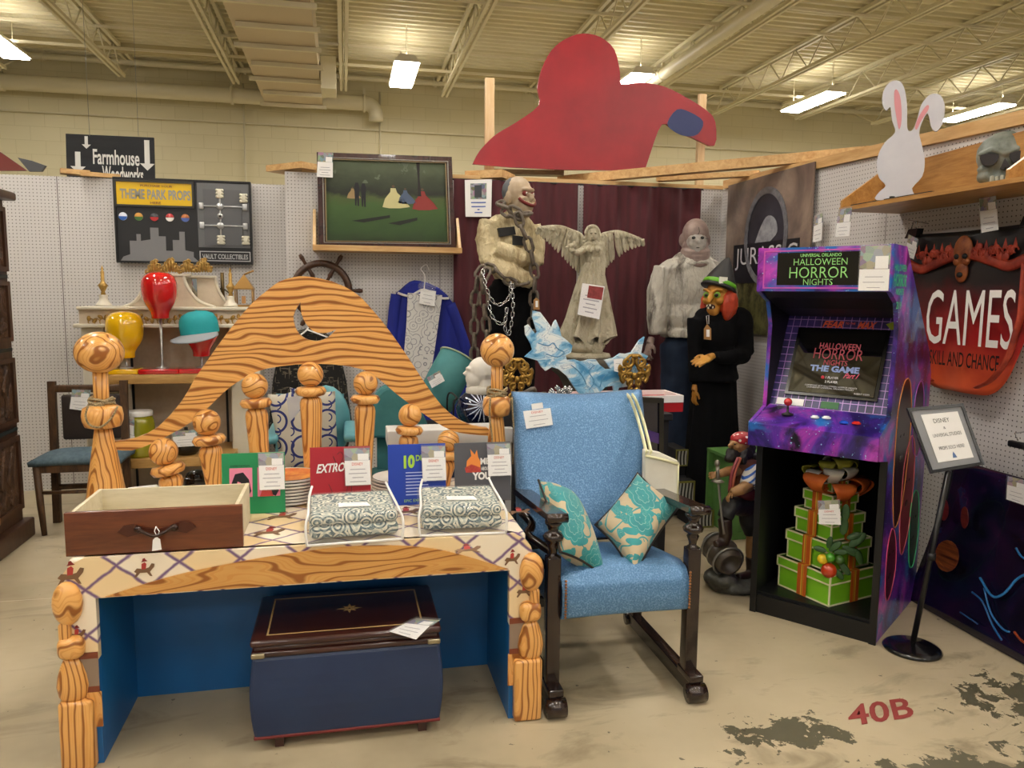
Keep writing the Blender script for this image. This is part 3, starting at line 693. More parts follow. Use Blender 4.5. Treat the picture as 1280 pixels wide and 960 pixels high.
MB().rbox(((cx0+cx1)/2, (cy0+cy1)/2, .380), (cx1-cx0+.012, cy1-cy0+.012, .026), .012, seg=4).build('lid', MAHO, ch, world=True)
zt_ = .3932
b = MB(); o_ = [V((cx0+.045, cy0+.035, zt_)), V((cx1-.055, cy0+.035, zt_)), V((cx1-.055, cy1-.04, zt_)), V((cx0+.045, cy1-.04, zt_))]
m_ = sum(o_, V((0, 0, 0)))/4; b.ringprism(o_, [p+V((-.006 if p.x > m_.x else .006, -.006 if p.y > m_.y else .006, 0)) for p in o_], (0, 0, .0006)); b.build('inlay_line', INLAY, ch, world=True)
b = MB(); c_ = V((.0, 2.79, zt_))
for i in range(8):
    a = PI*i/4; L = .045 if i % 2 == 0 else .032; d = V((math.cos(a), math.sin(a), 0)); n_ = V((-d.y, d.x, 0))*.007
    b.prism([c_+d*.004, c_+d*.012+n_, c_+d*L, c_+d*.012-n_], (0, 0, .0006))
b.build('compass_star', INLAY, ch, world=True)
for x in (cx0+.02, cx1-.02): MB().rbox((x, cy0-.005, .341), (.045, .012, .018), .005).build('metal_corner', pm('#A79C80', .35, .8), ch, world=True)
for x in (cx0+.08, cx1-.06):
    for y in (cy0+.03, cy1-.03): MB().box((x, y, .02), (.03, .03, .04)).build('foot', MAHO, ch, world=True)
zz = .3955
price_card([PZ(507, 779, zz), PZ(537, 782, zz), PZ(520, 799, zz), PZ(487, 789, zz)], 'small white price card with a photo lying on the dark chest lid', '', photo=.7, lines=3)
# ------------------------------------------------------------------ things on the desk
dr = thing('drawer', 'empty brown wooden drawer with a carved pull lying on the desk', 'drawer', (-.59, 2.77, .70))
BRN = wood('#53250F', '#713A1C', (1.5, 12, 12), .35, 2, coat=.3); RAW = wood('#C9BE9E', '#DAD0B4', (2, 10, 10), .6, 2)
a = PY(79, 642, 2.63); c_ = PY(304, 676, 2.63); X0, X1 = a.x, c_.x; zl_ = .701; zh = .845
MB().rbox(((X0+X1)/2, 2.64, (zl_+zh)/2), (X1-X0, .02, zh-zl_), .003).build('drawer_front', BRN, dr, world=True)
for x in (X0+.02, X1-.02): MB().box((x, 2.80, (zl_+zh)/2), (.012, .30, zh-zl_-.004)).build('drawer_side', RAW, dr, world=True)
MB().box(((X0+X1)/2, 2.944, (zl_+zh)/2), (X1-X0-.03, .012, zh-zl_-.006)).build('drawer_back', RAW, dr, world=True)
MB().box(((X0+X1)/2, 2.80, zl_+.012), (X1-X0-.04, .29, .006)).build('drawer_bottom', RAW, dr, world=True)
hx = PY(196, 663, 2.62); HAND = pm('#2E160C', .3)
MB().prism([V((hx.x+p*.12, 2.629, hx.z+q*.03)) for p, q in ((-1, 0), (-.85, .6), (-.6, .75), (-.3, .3), (0, .15), (.3, .3), (.6, .85), (.85, .7), (1, .1), (.75, -.5), (.3, -.1), (0, -.35), (-.3, -.2), (-.75, -.6))], (0, -.006, 0)).build('carved_pull', pm('#4A2010', .35), dr, world=True)
b = MB(); b.tube(smooth_pts([V((hx.x-.055, 2.61, hx.z+.01)), V((hx.x, 2.60, hx.z-.012)), V((hx.x+.055, 2.61, hx.z+.015))], 6), .006, 8)
for s in (-.055, .055): b.cyl((hx.x+s, 2.622, hx.z+.005), (hx.x+s, 2.606, hx.z+.012), .011, n=12)
b.build('handle', HAND, dr, world=True)
tg = thing('price_tag', 'small white tag tied to the drawer pull with a string', 'tag', PY(196, 688, 2.6))
MB().prism([PY(x, y, 2.597) for x, y in ((191, 675), (195, 671), (200, 674), (202, 687), (190, 689))], (0, .0015, 0)).build('card', PAPER, tg, world=True)
MB().tube([PY(195, 658, 2.603), PY(193, 664, 2.598), PY(197, 672, 2.598), PY(199, 664, 2.598), PY(195, 658, 2.603)], .0016, 5).build('string', WHITE, tg, world=True)
def easel_card(q, Y, mat, label, name='display_card'):
    z = .702
    A = [PY(q[i][0], q[i][1], Y) for i in range(4)]; zt2 = (A[0].z+A[1].z)/2; x0_, x1_ = (A[0].x+A[3].x)/2, (A[1].x+A[2].x)/2
    q3 = [V((x0_, Y+.03, zt2)), V((x1_, Y+.03, zt2)), V((x1_, Y, z)), V((x0_, Y, z))]
    t = thing(name, label, 'card', (q3[2]+q3[3])/2); MB().prism(q3, (0, .006, 0)).build('board', mat, t, world=True)
    MB().prism([quadpt(q3, .4, .25)+V((0, .007, 0)), quadpt(q3, .6, .25)+V((0, .007, 0)), V((quadpt(q3, .6, 1).x, Y+.10, z)), V((quadpt(q3, .4, 1).x, Y+.10, z))], (0, .003, 0)).build('easel_back', KRAFT, t, world=True)
    return t, q3
up = lambda q, k: (quadpt(q, .5, 0)-quadpt(q, .5, 1))*k
OFF = V((0, -.001, 0))
t, q = easel_card([(276, 569), (356, 567.5), (356, 642), (277, 644)], 3.03, pm('#1E8A55', .5), 'green display card with two pink panels beside the empty drawer')
for u, c in ((.12, '#E88AA6'), (.56, '#E07C98')):
    pq = [p+OFF for p in rect(q, u, .24, u+.36, .72)]; MB().prism(pq, OFF*.6).build('pink_panel', pm(c, .5), t, world=True)
    for pts, cc in (([(.1, .5), (.25, .2), (.6, .15), (.85, .4), (.95, .8), (.8, 1), (.55, .9), (.5, .5), (.35, .45), (.3, .7), (.1, .75)], '#1D1A1E'), ([(.1, 1), (.2, .78), (.45, .7), (.62, .8), (.7, 1)], '#C8433F')):
        MB().prism([quadpt(pq, a, c2)+OFF for a, c2 in pts], OFF*.5).build('printed_shape', pm(cc, .5), t, world=True)
text('EXPECTATION', quadpt(q, .14, .22)+OFF*.5, quadpt(q, .44, .22)+OFF*.5, up(q, .03), BLACKINK, 'lettering', t, .0004)
price_card([quadpt(q, .59, .20)+OFF*14, quadpt(q, .99, .20)+OFF*14, quadpt(q, 1.0, .60)+OFF*15, quadpt(q, .60, .60)+OFF*15], 'price card in a sleeve over the green display card', 'DISNEY', photo=.5)
t, q = easel_card([(387, 562), (464, 559), (463, 632), (388, 634)], 3.05, pm('#A81F2E', .5), 'red display card with white slanted lettering on the desk')
text('EXTRO', quadpt(q, .10, .42)+OFF, quadpt(q, .56, .40)+OFF, up(q, .15)+V((.008, 0, 0)), WHITE, 'lettering', t, .0006, bold=.03)
b = MB()
for pts in ([(.45, .12), (.5, .08), (.55, .16), (.5, .3), (.62, .4), (.66, .55), (.6, .7), (.62, .9)], [(.38, .15), (.42, .25), (.4, .36), (.48, .42)], [(.7, .45), (.68, .7), (.72, .92)], [(.3, .6), (.36, .75), (.33, .95)]): b.tube(smooth_pts([quadpt(q, a, c2)+OFF for a, c2 in pts], 4), .0012, 4)
b.build('line_drawing', pm('#5E1219', .5), t, world=True)
price_card([quadpt(q, .57, .22)+OFF*14, quadpt(q, .99, .22)+OFF*14, quadpt(q, 1.0, .62)+OFF*15, quadpt(q, .58, .62)+OFF*15], 'price card in a sleeve over the red display card', 'DISNEY', photo=.5)
t, q = easel_card([(484, 558), (557.5, 556), (558, 629), (487, 631)], 3.05, pm('#1C3FA8', .5), 'blue display card with a lime green number ten on the desk')
LIME = pm('#A6CF3C', .5)
text('10', quadpt(q, .27, .40)+OFF, quadpt(q, .46, .39)+OFF, up(q, .22), LIME, 'lettering', t, .0006, bold=.05); text('DIS', quadpt(q, .48, .28)+OFF, quadpt(q, .63, .27)+OFF, up(q, .10), LIME, 'lettering', t, .0006, bold=.03)
b = MB()
for k in range(8): b.prism([p+OFF for p in rect(q, .30, .46+k*.052, .66+.03*(k % 3), .475+k*.052)], OFF*.4)
b.build('small_print', pm('#B9C6EE', .5), t, world=True)
text('EPIC EXPERIEN', quadpt(q, .27, .955)+OFF, quadpt(q, .72, .945)+OFF, up(q, .045), LIME, 'lettering', t, .0005)
price_card([quadpt(q, .58, .22)+OFF*14, quadpt(q, .99, .22)+OFF*14, quadpt(q, 1.0, .60)+OFF*15, quadpt(q, .59, .60)+OFF*15], 'price card in a sleeve over the blue display card', 'DISNEY', photo=.5)
t, q = easel_card([(569, 556), (640, 554), (638, 626), (569, 627)], 3.05, pm('#54545A', .5), 'dark grey display card with bold white words on the desk')
text('ME', quadpt(q, .46, .37)+OFF, quadpt(q, .62, .37)+OFF, up(q, .11), WHITE, 'lettering', t, .0006, bold=.04); text('ABOUT', quadpt(q, .47, .47)+OFF, quadpt(q, .62, .47)+OFF, up(q, .06), WHITE, 'lettering', t, .0006, bold=.03); text('YOU', quadpt(q, .31, .63)+OFF, quadpt(q, .64, .63)+OFF, up(q, .13), WHITE, 'lettering', t, .0006, bold=.05)
for pts, cc in (([(.2, .45), (.22, .3), (.30, .22), (.28, .1), (.36, .2), (.4, .12), (.42, .24), (.46, .32), (.46, .46), (.33, .5)], '#E88B3C'), ([(.18, .42), (.3, .36), (.45, .42), (.47, .5), (.2, .5)], '#C2453C')):
    MB().prism([quadpt(q, a, c2)+OFF for a, c2 in pts], OFF*.4).build('flame_print', pm(cc, .5), t, world=True)
price_card([quadpt(q, .58, .20)+OFF*14, quadpt(q, .99, .20)+OFF*14, quadpt(q, 1.0, .56)+OFF*15, quadpt(q, .59, .56)+OFF*15], 'price card in a sleeve over the grey display card', 'DISNEY', photo=.5)
# zipped packs of patterned fabric
def m_circles():
    t = NT('circle_print'); d = t.voro(t.sc(21), 1); k = t.math('FRACT', t.math('MULTIPLY', d, 4.2)); n = t.noise(t.sc(90), 1, 3)
    c = t.mix(t.math('GREATER_THAN', k, .5), '#33505C', '#D6D4C0'); c = t.mix(t.math('MULTIPLY', t.math('GREATER_THAN', n, .52), .6), c, '#8FA09C')
    return t.done(c, .8)
M_CIRC = m_circles(); CLEARV = NT('clear_vinyl').done('#FFFFFF', .10, alpha=.12, spec=.9)
def pack(xa, xb, ya, yb, label, rz):
    t = thing('fabric_pack', label, 'fabric pack', ((xa+xb)/2, (ya+yb)/2, .701), rz); w_, d_ = xb-xa, yb-ya
    MB().rbox((0, .01, .035), (w_-.016, d_-.03, .042), .018, seg=4).build('folded_cloth', M_CIRC, t); MB().rbox((0, .012, .078), (w_-.02, d_-.035, .042), .019, seg=4).build('folded_cloth', M_CIRC, t)
    MB().rbox((0, 0, .052), (w_, d_, .1), .012).build('clear_cover', CLEARV, t)
    h = .1; W = w_/2; D = d_/2; b = MB()
    for s in (-1, 1): b.tube(smooth_pts([V((s*W, -D, .003)), V((s*W*1.02, -D*.98, h*.7)), V((s*W*.96, -D*.7, h)), V((s*W*.93, D*.6, h*1.02)), V((s*W*.86, D*1.02, h*1.25))], 5), .0045, 6)
    b.tube([V((-W, -D, .004)), V((W, -D, .004))], .005, 6); b.build('white_piping', WHITE, t)
    price_card([t.location+Matrix.Rotation(rz, 3, 'Z') @ V(p) for p in ((-.05, -.02, .106), (.05, -.03, .106), (.06, -.075, .104), (-.05, -.065, .104))], 'white paper label inside the clear cover of the '+('pack nearer the drawer' if xa < .1 else 'pack nearer the blue chair'), '', sleeve=False, lines=2)
pack(-.145, .175, 2.60, 2.93, 'clear zip pack of grey circle-print fabric in front of the red card', .05)
pack(.255, .56, 2.62, 2.95, 'clear zip pack of grey circle-print fabric in front of the grey card', -.06)
# stacked plates behind the cards
PL_ = pm('#E8E4DA', .25, coat=.3)
def plates(cx, cy, n, label, r, top):
    for i in range(n):
        z = .701+i*.013
        t = thing('plate', label+(', topmost with an orange picture' if (top and i == n-1) else ''), 'plate', (cx+.003*(i % 3), cy, z), group=None if (top and i == n-1) else label)
        MB().lathe([(r*.55, 0), (r*.8, .002), (r*.98, .007), (r, .010), (r, .017), (r*.97, .018), (r*.6, .007), (r*.001, .006)], (0, 0, 0), 36).build('dish', PL_, t)
        MB().lathe([(r*1.0, .0165), (r*1.004, .0172), (r*.985, .0185), (r*.98, .018)], (0, 0, 0), 36, cap=False).build('dark_rim', pm('#2A2522', .3), t)
        if top and i == n-1: MB().lathe([(.001, .0075), (r*.62, .0085), (r*.9, .0165), (r*.9, .0172), (r*.62, .0092), (.001, .0082)], (0, 0, 0), 36, cap=False).build('picture_print', pm('#C8502A', .4, col2='#E8A04A', ns=22), t)
plates(-.235, 3.22, 8, 'dark-rimmed cream plate stacked between the green and red cards', .125, True)
plates(.215, 3.22, 6, 'dark-rimmed cream plate stacked between the red and blue cards', .12, False)
o = MB().prism([PZ(160, 610, .702), PZ(196, 606, .702), PZ(204, 616, .702), PZ(165, 622, .702)], (0, 0, .002)).build('paper_sheet', PAPER); tag(o, 'loose white paper sheet behind the empty drawer', 'paper')
t = thing('jewel_case', 'small glossy black domed case on the desk behind the drawer', 'case', PZ(246, 612, .702))
c_ = PZ(246, 611, .702); MB().rbox(c_+V((0, .02, .025)), (.10, .07, .05), .01).build('base', pm('#0A0A0C', .12), t, world=True); MB().ell(c_+V((0, .02, .05)), (.05, .035, .03)).build('lid', pm('#0A0A0C', .12), t, world=True)
# ------------------------------------------------------------------ along the back wall
def quad(L, y): return [PY(a, b, y) for a, b in L]
BACK = V((0, 1, 0))
# carved tall cabinet at the end of the booth
ar = thing('carved_armoire', 'tall dark carved wooden cabinet cut off by the picture edge', 'cabinet', (-2.25, 4.7, 0))
def m_carved():
    t = NT('carved_wood'); n = t.noise(t.sc((6, 9, 6)), 1, 5, .6, 1.2); t.bump(n, 1.0, .06); return t.done(t.ramp(n, [(.3, '#2C1A10'), (.65, '#5E4028')]), .5)
M_CARV = m_carved(); CAB = wood('#341E12', '#4E3220', (10, 10, 2), .45)
ax = -1.99; y0, y1 = 4.05, 5.27; zt_ = PX(27, 252, ax).z
zt_ = 2.12
MB().box((ax-.27, (y0+y1)/2, zt_/2+.04), (.52, y1-y0-.04, zt_-.1)).build('carcass', CAB, ar, world=True)
MB().rbox((ax-.25, (y0+y1)/2, zt_-.01), (.60, y1-y0+.06, .05), .012).build('cornice', CAB, ar, world=True)
MB().rbox((ax-.25, (y0+y1)/2, .06), (.58, y1-y0+.06, .12), .012).build('plinth', CAB, ar, world=True)
for zb, zh in ((1.66, 2.04), (1.24, 1.60), (.74, 1.14), (.2, .66)):
    for ya, yb_ in ((y0+.05, y0+.6), (y0+.64, y1-.05)):
        b = MB(); o_ = [V((ax-.005, ya, zb)), V((ax-.005, yb_, zb)), V((ax-.005, yb_, zh)), V((ax-.005, ya, zh))]; m_ = sum(o_, V((0, 0, 0)))/4
        b.ringprism(o_, [p+(m_-p)*.14 for p in o_], (.02, 0, 0)); f_ = b.build('panel_frame', CAB, ar, world=True)
        b = MB(); b.prism([p+(m_-p)*.13 for p in o_], (.006, 0, 0))
        for k in range(3):
            yy = lerp(ya+.1, yb_-.1, (k+.5)/3); b.tube(smooth_pts([V((ax+.002, yy, zb+.05)), V((ax+.004, yy+.02, zb+.15)), V((ax+.004, yy-.02, zb+.22)), V((ax+.004, yy+.05, zh-.05))], 4), [.014]*13, 6)
            b.ell((ax+.0, yy+.06, zb+.09), (.012, .05, .03))
        b.build('carved_relief', M_CARV, f_, world=True)
for z in (1.63, 1.19, .70): MB().box((ax-.002, (y0+y1)/2, z), (.012, y1-y0-.1, .02)).build('dark_rail', pm('#14201F', .6), ar, world=True)
b = MB(); b.rbox((ax+.02, 4.66, .68), (.05, .3, .95), .01); o = b.build('carved_light_panel', wood('#7A4A24', '#A06C38', (8, 8, 2), .4)); tag(o, 'light brown carved wooden panel standing against the dark carved cabinet', 'panel')
# old wooden chair
oc = thing('dining_chair', 'old brown wooden chair with a worn grey-blue seat beside the carved cabinet', 'chair', (-1.68, 5.5, 0))
OLD = wood('#33200F', '#5E4126', (8, 8, 2), .5); SEATB = pm('#3F525C', .85, col2='#546872', ns=(40, 40, 40), bump=.3, bs=200)
cx_, w_ = -1.69, .50
MB().grid(lambda u, v: V((cx_-w_/2-.02+(w_+.04)*u, 5.26+.35*v, .46+.045*(1-(2*u-1)**4)*(1-(2*v-1)**4))), 12, 12).build('seat', SEATB, oc, world=True, solid=.03)
for x in (cx_-w_/2+.03, cx_+w_/2-.03):
    MB().tube([V((x+.02, 5.27, 0)), V((x, 5.29, .2)), V((x-.01, 5.29, .44))], [.016, .022, .024], 10).build('front_leg', OLD, oc, world=True)
    MB().bar((x, 5.56, 0), (x, 5.60, .95), .045, .04).build('back_post', OLD, oc, world=True)
MB().box((cx_, 5.29, .425), (w_-.05, .025, .05)).build('apron', OLD, oc, world=True)
MB().cyl((cx_-.22, 5.29, .27), (cx_+.22, 5.29, .27), .012, n=10).build('stretcher', OLD, oc, world=True)
MB().cyl((cx_-.22, 5.57, .24), (cx_+.22, 5.57, .24), .02, n=10).build('stretcher', OLD, oc, world=True)
MB().rbox((cx_, 5.597, .90), (w_-.06, .03, .05), .01).build('top_rail', OLD, oc, world=True)
MB().rbox((cx_+.02, 5.585, .71), (w_-.14, .05, .30), .015).build('backrest_pad', pm('#2B201B', .8, bump=.4, bs=100), oc, world=True)
price_card(quad([(89, 496), (112, 497), (110, 514), (87, 511)], 5.52), 'white price card with a photo strip on the back of the old chair', '', photo=.6, lines=3)

# cream and gold hutch with wooden shelves
hu = thing('display_hutch', 'cream and gilt hutch with a swan-neck top and two wooden shelves', 'hutch', (-1.0, 5.7, 0))
IV = pm('#DDD6C4', .4, col2='#D2CAB6', ns=4); GOLD = pm('#C4A05A', .38, .5, col2='#9A783A', ns=40); PINKB = pm('#D0C1AB', .7, col2='#C6B69F', ns=25); SHELF = wood('#A97F45', '#C39A5C', (2, 14, 14), .4)
YF = 5.9; YSF = 5.62; X = lambda px, py=480: PY(px, py, YF).x; Zp = lambda py, px=200: PY(px, py, YF).z
x0, x1 = X(104), X(326)
for a, b_ in ((104, 133), (288, 326)): MB().rbox(((X(a)+X(b_))/2, YF+.15, Zp(409)/2), (X(b_)-X(a), .30, Zp(409)), .012).build('upright', IV, hu, world=True)
MB().box(((x0+x1)/2, YF+.29, Zp(409)/2), (x1-x0-.1, .02, Zp(409)-.01)).build('back_panel', PINKB, hu, world=True)
for px in (153, 276): MB().box((X(px), YF+.275, .6), (.016, .01, 1.1)).build('black_strip', BLACK, hu, world=True)
MB().rbox(((X(98)+X(332))/2, YF+.13, Zp(407)), (X(332)-X(98), .36, .026), .006).build('lower_moulding', IV, hu, world=True)
MB().box(((x0+x1)/2, YF+.14, Zp(396)), (x1-x0, .30, Zp(387)-Zp(405))).build('frieze', PINKB, hu, world=True)
MB().rbox(((X(103)+X(330))/2, YF+.13, Zp(385.5)), (X(330)-X(103), .36, .022), .006).build('upper_moulding', IV, hu, world=True)
b = MB()
for i in range(30):
    px = 111+i*7.2; c = PY(px, 398+3*math.sin(i*1.9), YF-.012); b.ell(c, (.014, .012, .020), M=Matrix.Rotation(.9*math.sin(i*2.3), 3, 'Y'), n=8, m=6)
    c2 = PY(px+3, 402, YF-.01); b.tube([c2+V((.02*math.cos(a), 0, .02*math.sin(a))) for a in [k*.7 for k in range(7)]], .004, 5)
b.build('gilt_scrollwork', GOLD, hu, world=True)
def dome(pts, y, nm, m, th): return MB().prism([PY(a, c, y) for a, c in pts], (0, th, 0)).build(nm, m, hu, world=True)
ped = [(154, 384), (164, 380), (172, 373), (178, 362), (181, 350), (181, 344), (230, 344), (232, 354), (239, 366), (250, 377), (269, 384)]
dome(ped, YF+.05, 'pediment', PINKB, .04)
for pts in (ped[:6], ped[6:]): MB().tube(smooth_pts([PY(a, c, YF+.05) for a, c in pts], 4), .012, 8).build('pediment_moulding', IV, hu, world=True)
MB().rbox(((X(179, 344)+X(236, 344))/2, YF+.07, Zp(343)), (X(236)-X(179), .07, .02), .005).build('pediment_cap', IV, hu, world=True)
ped2 = [(233, 384), (233, 346), (268, 346), (271, 356), (276, 368), (288, 384)]
dome(ped2, YF+.14, 'rear_pediment', PINKB, .03); MB().tube(smooth_pts([PY(a, c, YF+.14) for a, c in ped2[2:]], 4), .011, 8).build('pediment_moulding', IV, hu, world=True)
MB().rbox(((X(232)+X(271))/2, YF+.15, Zp(345)), (X(271)-X(232), .06, .018), .005).build('pediment_cap', IV, hu, world=True)
MB().box(((X(241)+X(246))/2, YF+.135, Zp(362)), (X(246)-X(240), .01, .16)).build('mirror_strip', pm('#B9BDB8', .05, 1.0), hu, world=True)
b = MB()
for i in range(24):
    px = 185+i*3.4; h = [2, 9, 16, 18, 11, 6, 8, 14, 19, 20, 12, 7][i % 12]; c = PY(px, 341-h*.5, YF+.04)
    b.ell(c, (.014, .016, max(.012, h*.0028)), n=8, m=6); b.tube([c+V((.016*math.cos(a), -.01, .016*math.sin(a)+h*.0015)) for a in [k*.9 for k in range(6)]], .005, 5)
b.build('gilt_crest', GOLD, hu, world=True)
SZ = {474: PY(200, 474, YSF).z, 579: PY(200, 579, YSF).z}
for py, nm in ((474, 'upper'), (579, 'lower')): MB().rbox(((PY(131, py, YSF).x+PY(291, py, YSF).x)/2, (YSF+YF+.28)/2, SZ[py]), (PY(291, py, YSF).x-PY(131, py, YSF).x, YF+.28-YSF, .065), .005).build('shelf', SHELF, hu, world=True)
for px in (130, 289):
    t = hu; c = PY(px, 384, YF+.1); c.z = Zp(384)+.006
    f_ = MB().lathe([(.056, 0), (.05, .012), (.036, .03), (.026, .055), (.03, .07), (.032, .078)], c, 20).build('finial_base', IV, hu, world=True)
    MB().lathe([(.018, .078), (.012, .10), (.026, .13), (.034, .145), (.02, .16), (.012, .175), (.013, .24), (.006, .25), (.009, .262), (.001, .285)], c, 14).build('gilt_candle', GOLD, f_, world=True)
ztop = Zp(384)+.006
lt = thing('brass_lantern', 'brass house-shaped lantern with a paper tag on the gilt hutch', 'lantern', (X(306), YF+.14, ztop))
c = V((X(306), YF+.14, ztop)); BR = pm('#A9824A', .35, .7); b = MB()
for sx in (-1, 1):
    for sy in (-1, 1): b.cyl(c+V((sx*.06, sy*.05, 0)), c+V((sx*.06, sy*.05, .13)), .005, n=6)
b.box(c+V((0, 0, .006)), (.14, .12, .012)); b.box(c+V((0, 0, .13)), (.14, .12, .01)); b.build('frame', BR, lt, world=True)
MB().add([c+V(p) for p in ((-.07, -.06, .135), (.07, -.06, .135), (.07, .06, .135), (-.07, .06, .135), (0, 0, .24))], [(0, 1, 4), (1, 2, 4), (2, 3, 4), (3, 0, 4), (0, 3, 2, 1)]).build('roof', BR, lt, world=True)
MB().cyl(c+V((0, 0, .235)), c+V((.07, 0, .265)), .007, n=8).build('handle', BR, lt, world=True)
MB().box(c+V((0, -.055, .05)), (.028, .003, .055)).build('paper_tag', KRAFT, lt, world=True)
sc_ = thing('candle_sconce', 'dark brass wall sconce standing behind the gilt candle on the hutch', 'sconce', (X(277), YF+.2, ztop)); c = V((X(277), YF+.2, ztop))
MB().cyl(c, c+V((0, 0, .25)), .014, n=10).build('stem', pm('#5A4A28', .4, .7), sc_, world=True); MB().tube(smooth_pts([c+V((-.08, -.03, .13)), c+V((-.04, -.04, .12)), c+V((0, 0, .13)), c+V((.05, -.04, .10))], 4), .007, 6).build('arm', pm('#4B4130', .4, .7), sc_, world=True)
# ship's wheel
sw = thing('ships_wheel', 'brown wooden ship wheel hung on the pegboard behind the headboard', 'wheel', PY(402, 363, 5.97)); WW = wood('#352014', '#553723', (12, 12, 12), .4)
c = PY(402, 363, 5.97); R_ = (PY(440, 363, 5.97)-c).x
b = MB(); b.tube([c+V((R_*.9*math.cos(a), 0, R_*.9*math.sin(a))) for a in [2*PI*k/40 for k in range(40)]], .026, 8, closed=True, flat=.7); b.build('rim', WW, sw, world=True)
MB().cyl(c+V((0, .03, 0)), c-V((0, .04, 0)), .05, n=20).build('hub', WW, sw, world=True)
for k in range(6):
    a = PI*k/3; d = V((math.cos(a), 0, math.sin(a))); MB().tube([c+d*r for r in (.04, R_*.5, R_*.55, R_*.8, R_, R_*1.1, R_*1.25, R_*1.36)], [.010, .012, .018, .012, .013, .012, .018, .012], 8).build('spoke', WW, sw, world=True)
# props sign
ps = thing('props_sign', 'black framed sign with yellow lettering panel and a silver vault door relief', 'sign', PY(230, 335, 6.4))
YS = 6.44; SQ = quad([(141, 221), (312, 225), (316, 331), (146, 328)], YS)
SQ = [V((SQ[3].x, YS, SQ[0].z)), V((SQ[2].x, YS, SQ[0].z)), V((SQ[2].x, YS, SQ[3].z)), V((SQ[3].x, YS, SQ[3].z))]
MB().prism(SQ, (0, .04, 0)).build('board', pm('#1C1D20', .5), ps, world=True)
def frame_q(q, w_, d, nm, m, par): 
    mid = sum(q, V((0, 0, 0)))/4; b = MB(); b.ringprism(q, [p+V((w_ if p.x < mid.x else -w_, 0, w_ if p.z < mid.z else -w_)) for p in q], d); return b.build(nm, m, par, world=True)
frame_q(SQ, .014, (0, -.012, 0), 'edge', BLACK, ps)
D = lambda k: V((0, -.001*k, 0))
yq = [p+D(1) for p in rect(SQ, .02, .05, .565, .315)]; MB().prism(yq, D(4)).build('yellow_panel', pm('#E3B90E', .25, coat=.6), ps, world=True); frame_q(rect(SQ, .005, .025, .58, .34), .016, D(14), 'panel_frame', pm('#2B2A24', .35), ps)
text('PURCHASE YOUR', quadpt(yq, .32, .20)+D(5), quadpt(yq, .74, .20)+D(5), .016, pm('#7A3A10', .5), 'lettering', ps, bold=.02)
text('THEME PARK PROPS', quadpt(yq, .05, .75)+D(5), quadpt(yq, .98, .75)+D(5), .075, pm('#8F9088', .3), 'lettering', ps, bold=.03); text('HERE', quadpt(yq, .44, .95)+D(5), quadpt(yq, .58, .95)+D(5), .018, pm('#7A3A10', .5), 'lettering', ps, bold=.02)
for i, (c1, c2) in enumerate((('#D8DCE8', '#2F5FB0'), ('#C08A34', '#3E6A34'), ('#3A3A3E', '#B02A2A'), ('#B02A2A', '#E8E4DE'), ('#A8622E', '#4A62A8'))):
    c = quadpt(SQ, .06+.112*i, .455); b = MB(); b.cyl(c+D(1), c+D(4), .030, n=20); b.build('round_badge', pm(c1, .4), ps, world=True); MB().prism([c+D(5)+V((.030*math.cos(a), 0, .030*math.sin(a))) for a in [PI+PI*k/10 for k in range(11)]], D(1)).build('badge_band', pm(c2, .4), ps, world=True)
sky = [(.03, .98), (.05, .93), (.10, .90), (.10, .74), (.15, .74), (.15, .66), (.18, .66), (.18, .74), (.25, .72), (.25, .58), (.31, .58), (.31, .68), (.36, .68), (.36, .85), (.41, .85), (.41, .72), (.46, .72), (.46, .62), (.50, .62), (.50, .84), (.56, .86), (.56, .92), (.60, .98)]
MB().prism([quadpt(SQ, a, c)+D(1) for a, c in sky], D(4)).build('grey_skyline', pm('#77777A', .5), ps, world=True)
vq = rect(SQ, .60, .03, .985, .80); MB().prism([p+D(1) for p in vq], D(6)).build('vault_plate', pm('#6B6C6E', .45, .3), ps, world=True)
MB().prism([p+D(8) for p in rect(vq, .12, .1, .86, .97)], D(8)).build('vault_door', pm('#616264', .4, .4), ps, world=True)
SIL = pm('#C6C7C8', .3, .6)
for v in (.36, .66):
    a, c = quadpt(vq, .1, v)+D(20), quadpt(vq, .9, v)+D(20); MB().cyl(a, c, .006, n=8).build('locking_bar', SIL, ps, world=True)
    m_ = quadpt(vq, .44, v); MB().cyl(m_+D(16), m_+D(32), .026, n=20).build('round_boss', SIL, ps, world=True)
    for u in (.08, .92): q_ = quadpt(vq, u, v); MB().rbox(q_+D(18), (.035, .02, .05), .006).build('latch', SIL, ps, world=True)
m_ = quadpt(vq, .44, .51); MB().cyl(m_+D(16), m_+D(30), .022, n=20).build('dial', SIL, ps, world=True); MB().cyl(m_+D(30), m_+D(32), .009, n=12).build('dial_centre', BLACK, ps, world=True)
MB().cyl(quadpt(vq, .44, .2)+D(18), quadpt(vq, .44, .9)+D(18), .006, n=8).build('locking_bar', SIL, ps, world=True)
for u, v in ((.44, .16), (.9, .22), (.44, .88), (.92, .88)):
    q_ = quadpt(vq, u, v); b = MB(); b.rbox(q_+D(18), (.035, .02, .07), .005)
    for s in (-1, 1):
        for k in (-1, 0, 1): b.ell(q_+V((s*.02, -.02, k*.024)), .012, n=8, m=6)
    b.build('bolt_block', pm('#D6D2BE', .35, .4), ps, world=True)
nq = [p+D(1) for p in rect(SQ, .605, .845, .985, .965)]; MB().prism(nq, D(3)).build('name_plate', pm('#26272A', .4), ps, world=True); frame_q(nq, .006, D(8), 'name_frame', SIL, ps)
text('VAULT COLLECTIBLES', quadpt(nq, .05, .78)+D(4), quadpt(nq, .95, .78)+D(4), .038, pm('#B5B7B8', .3), 'lettering', ps, bold=.02)
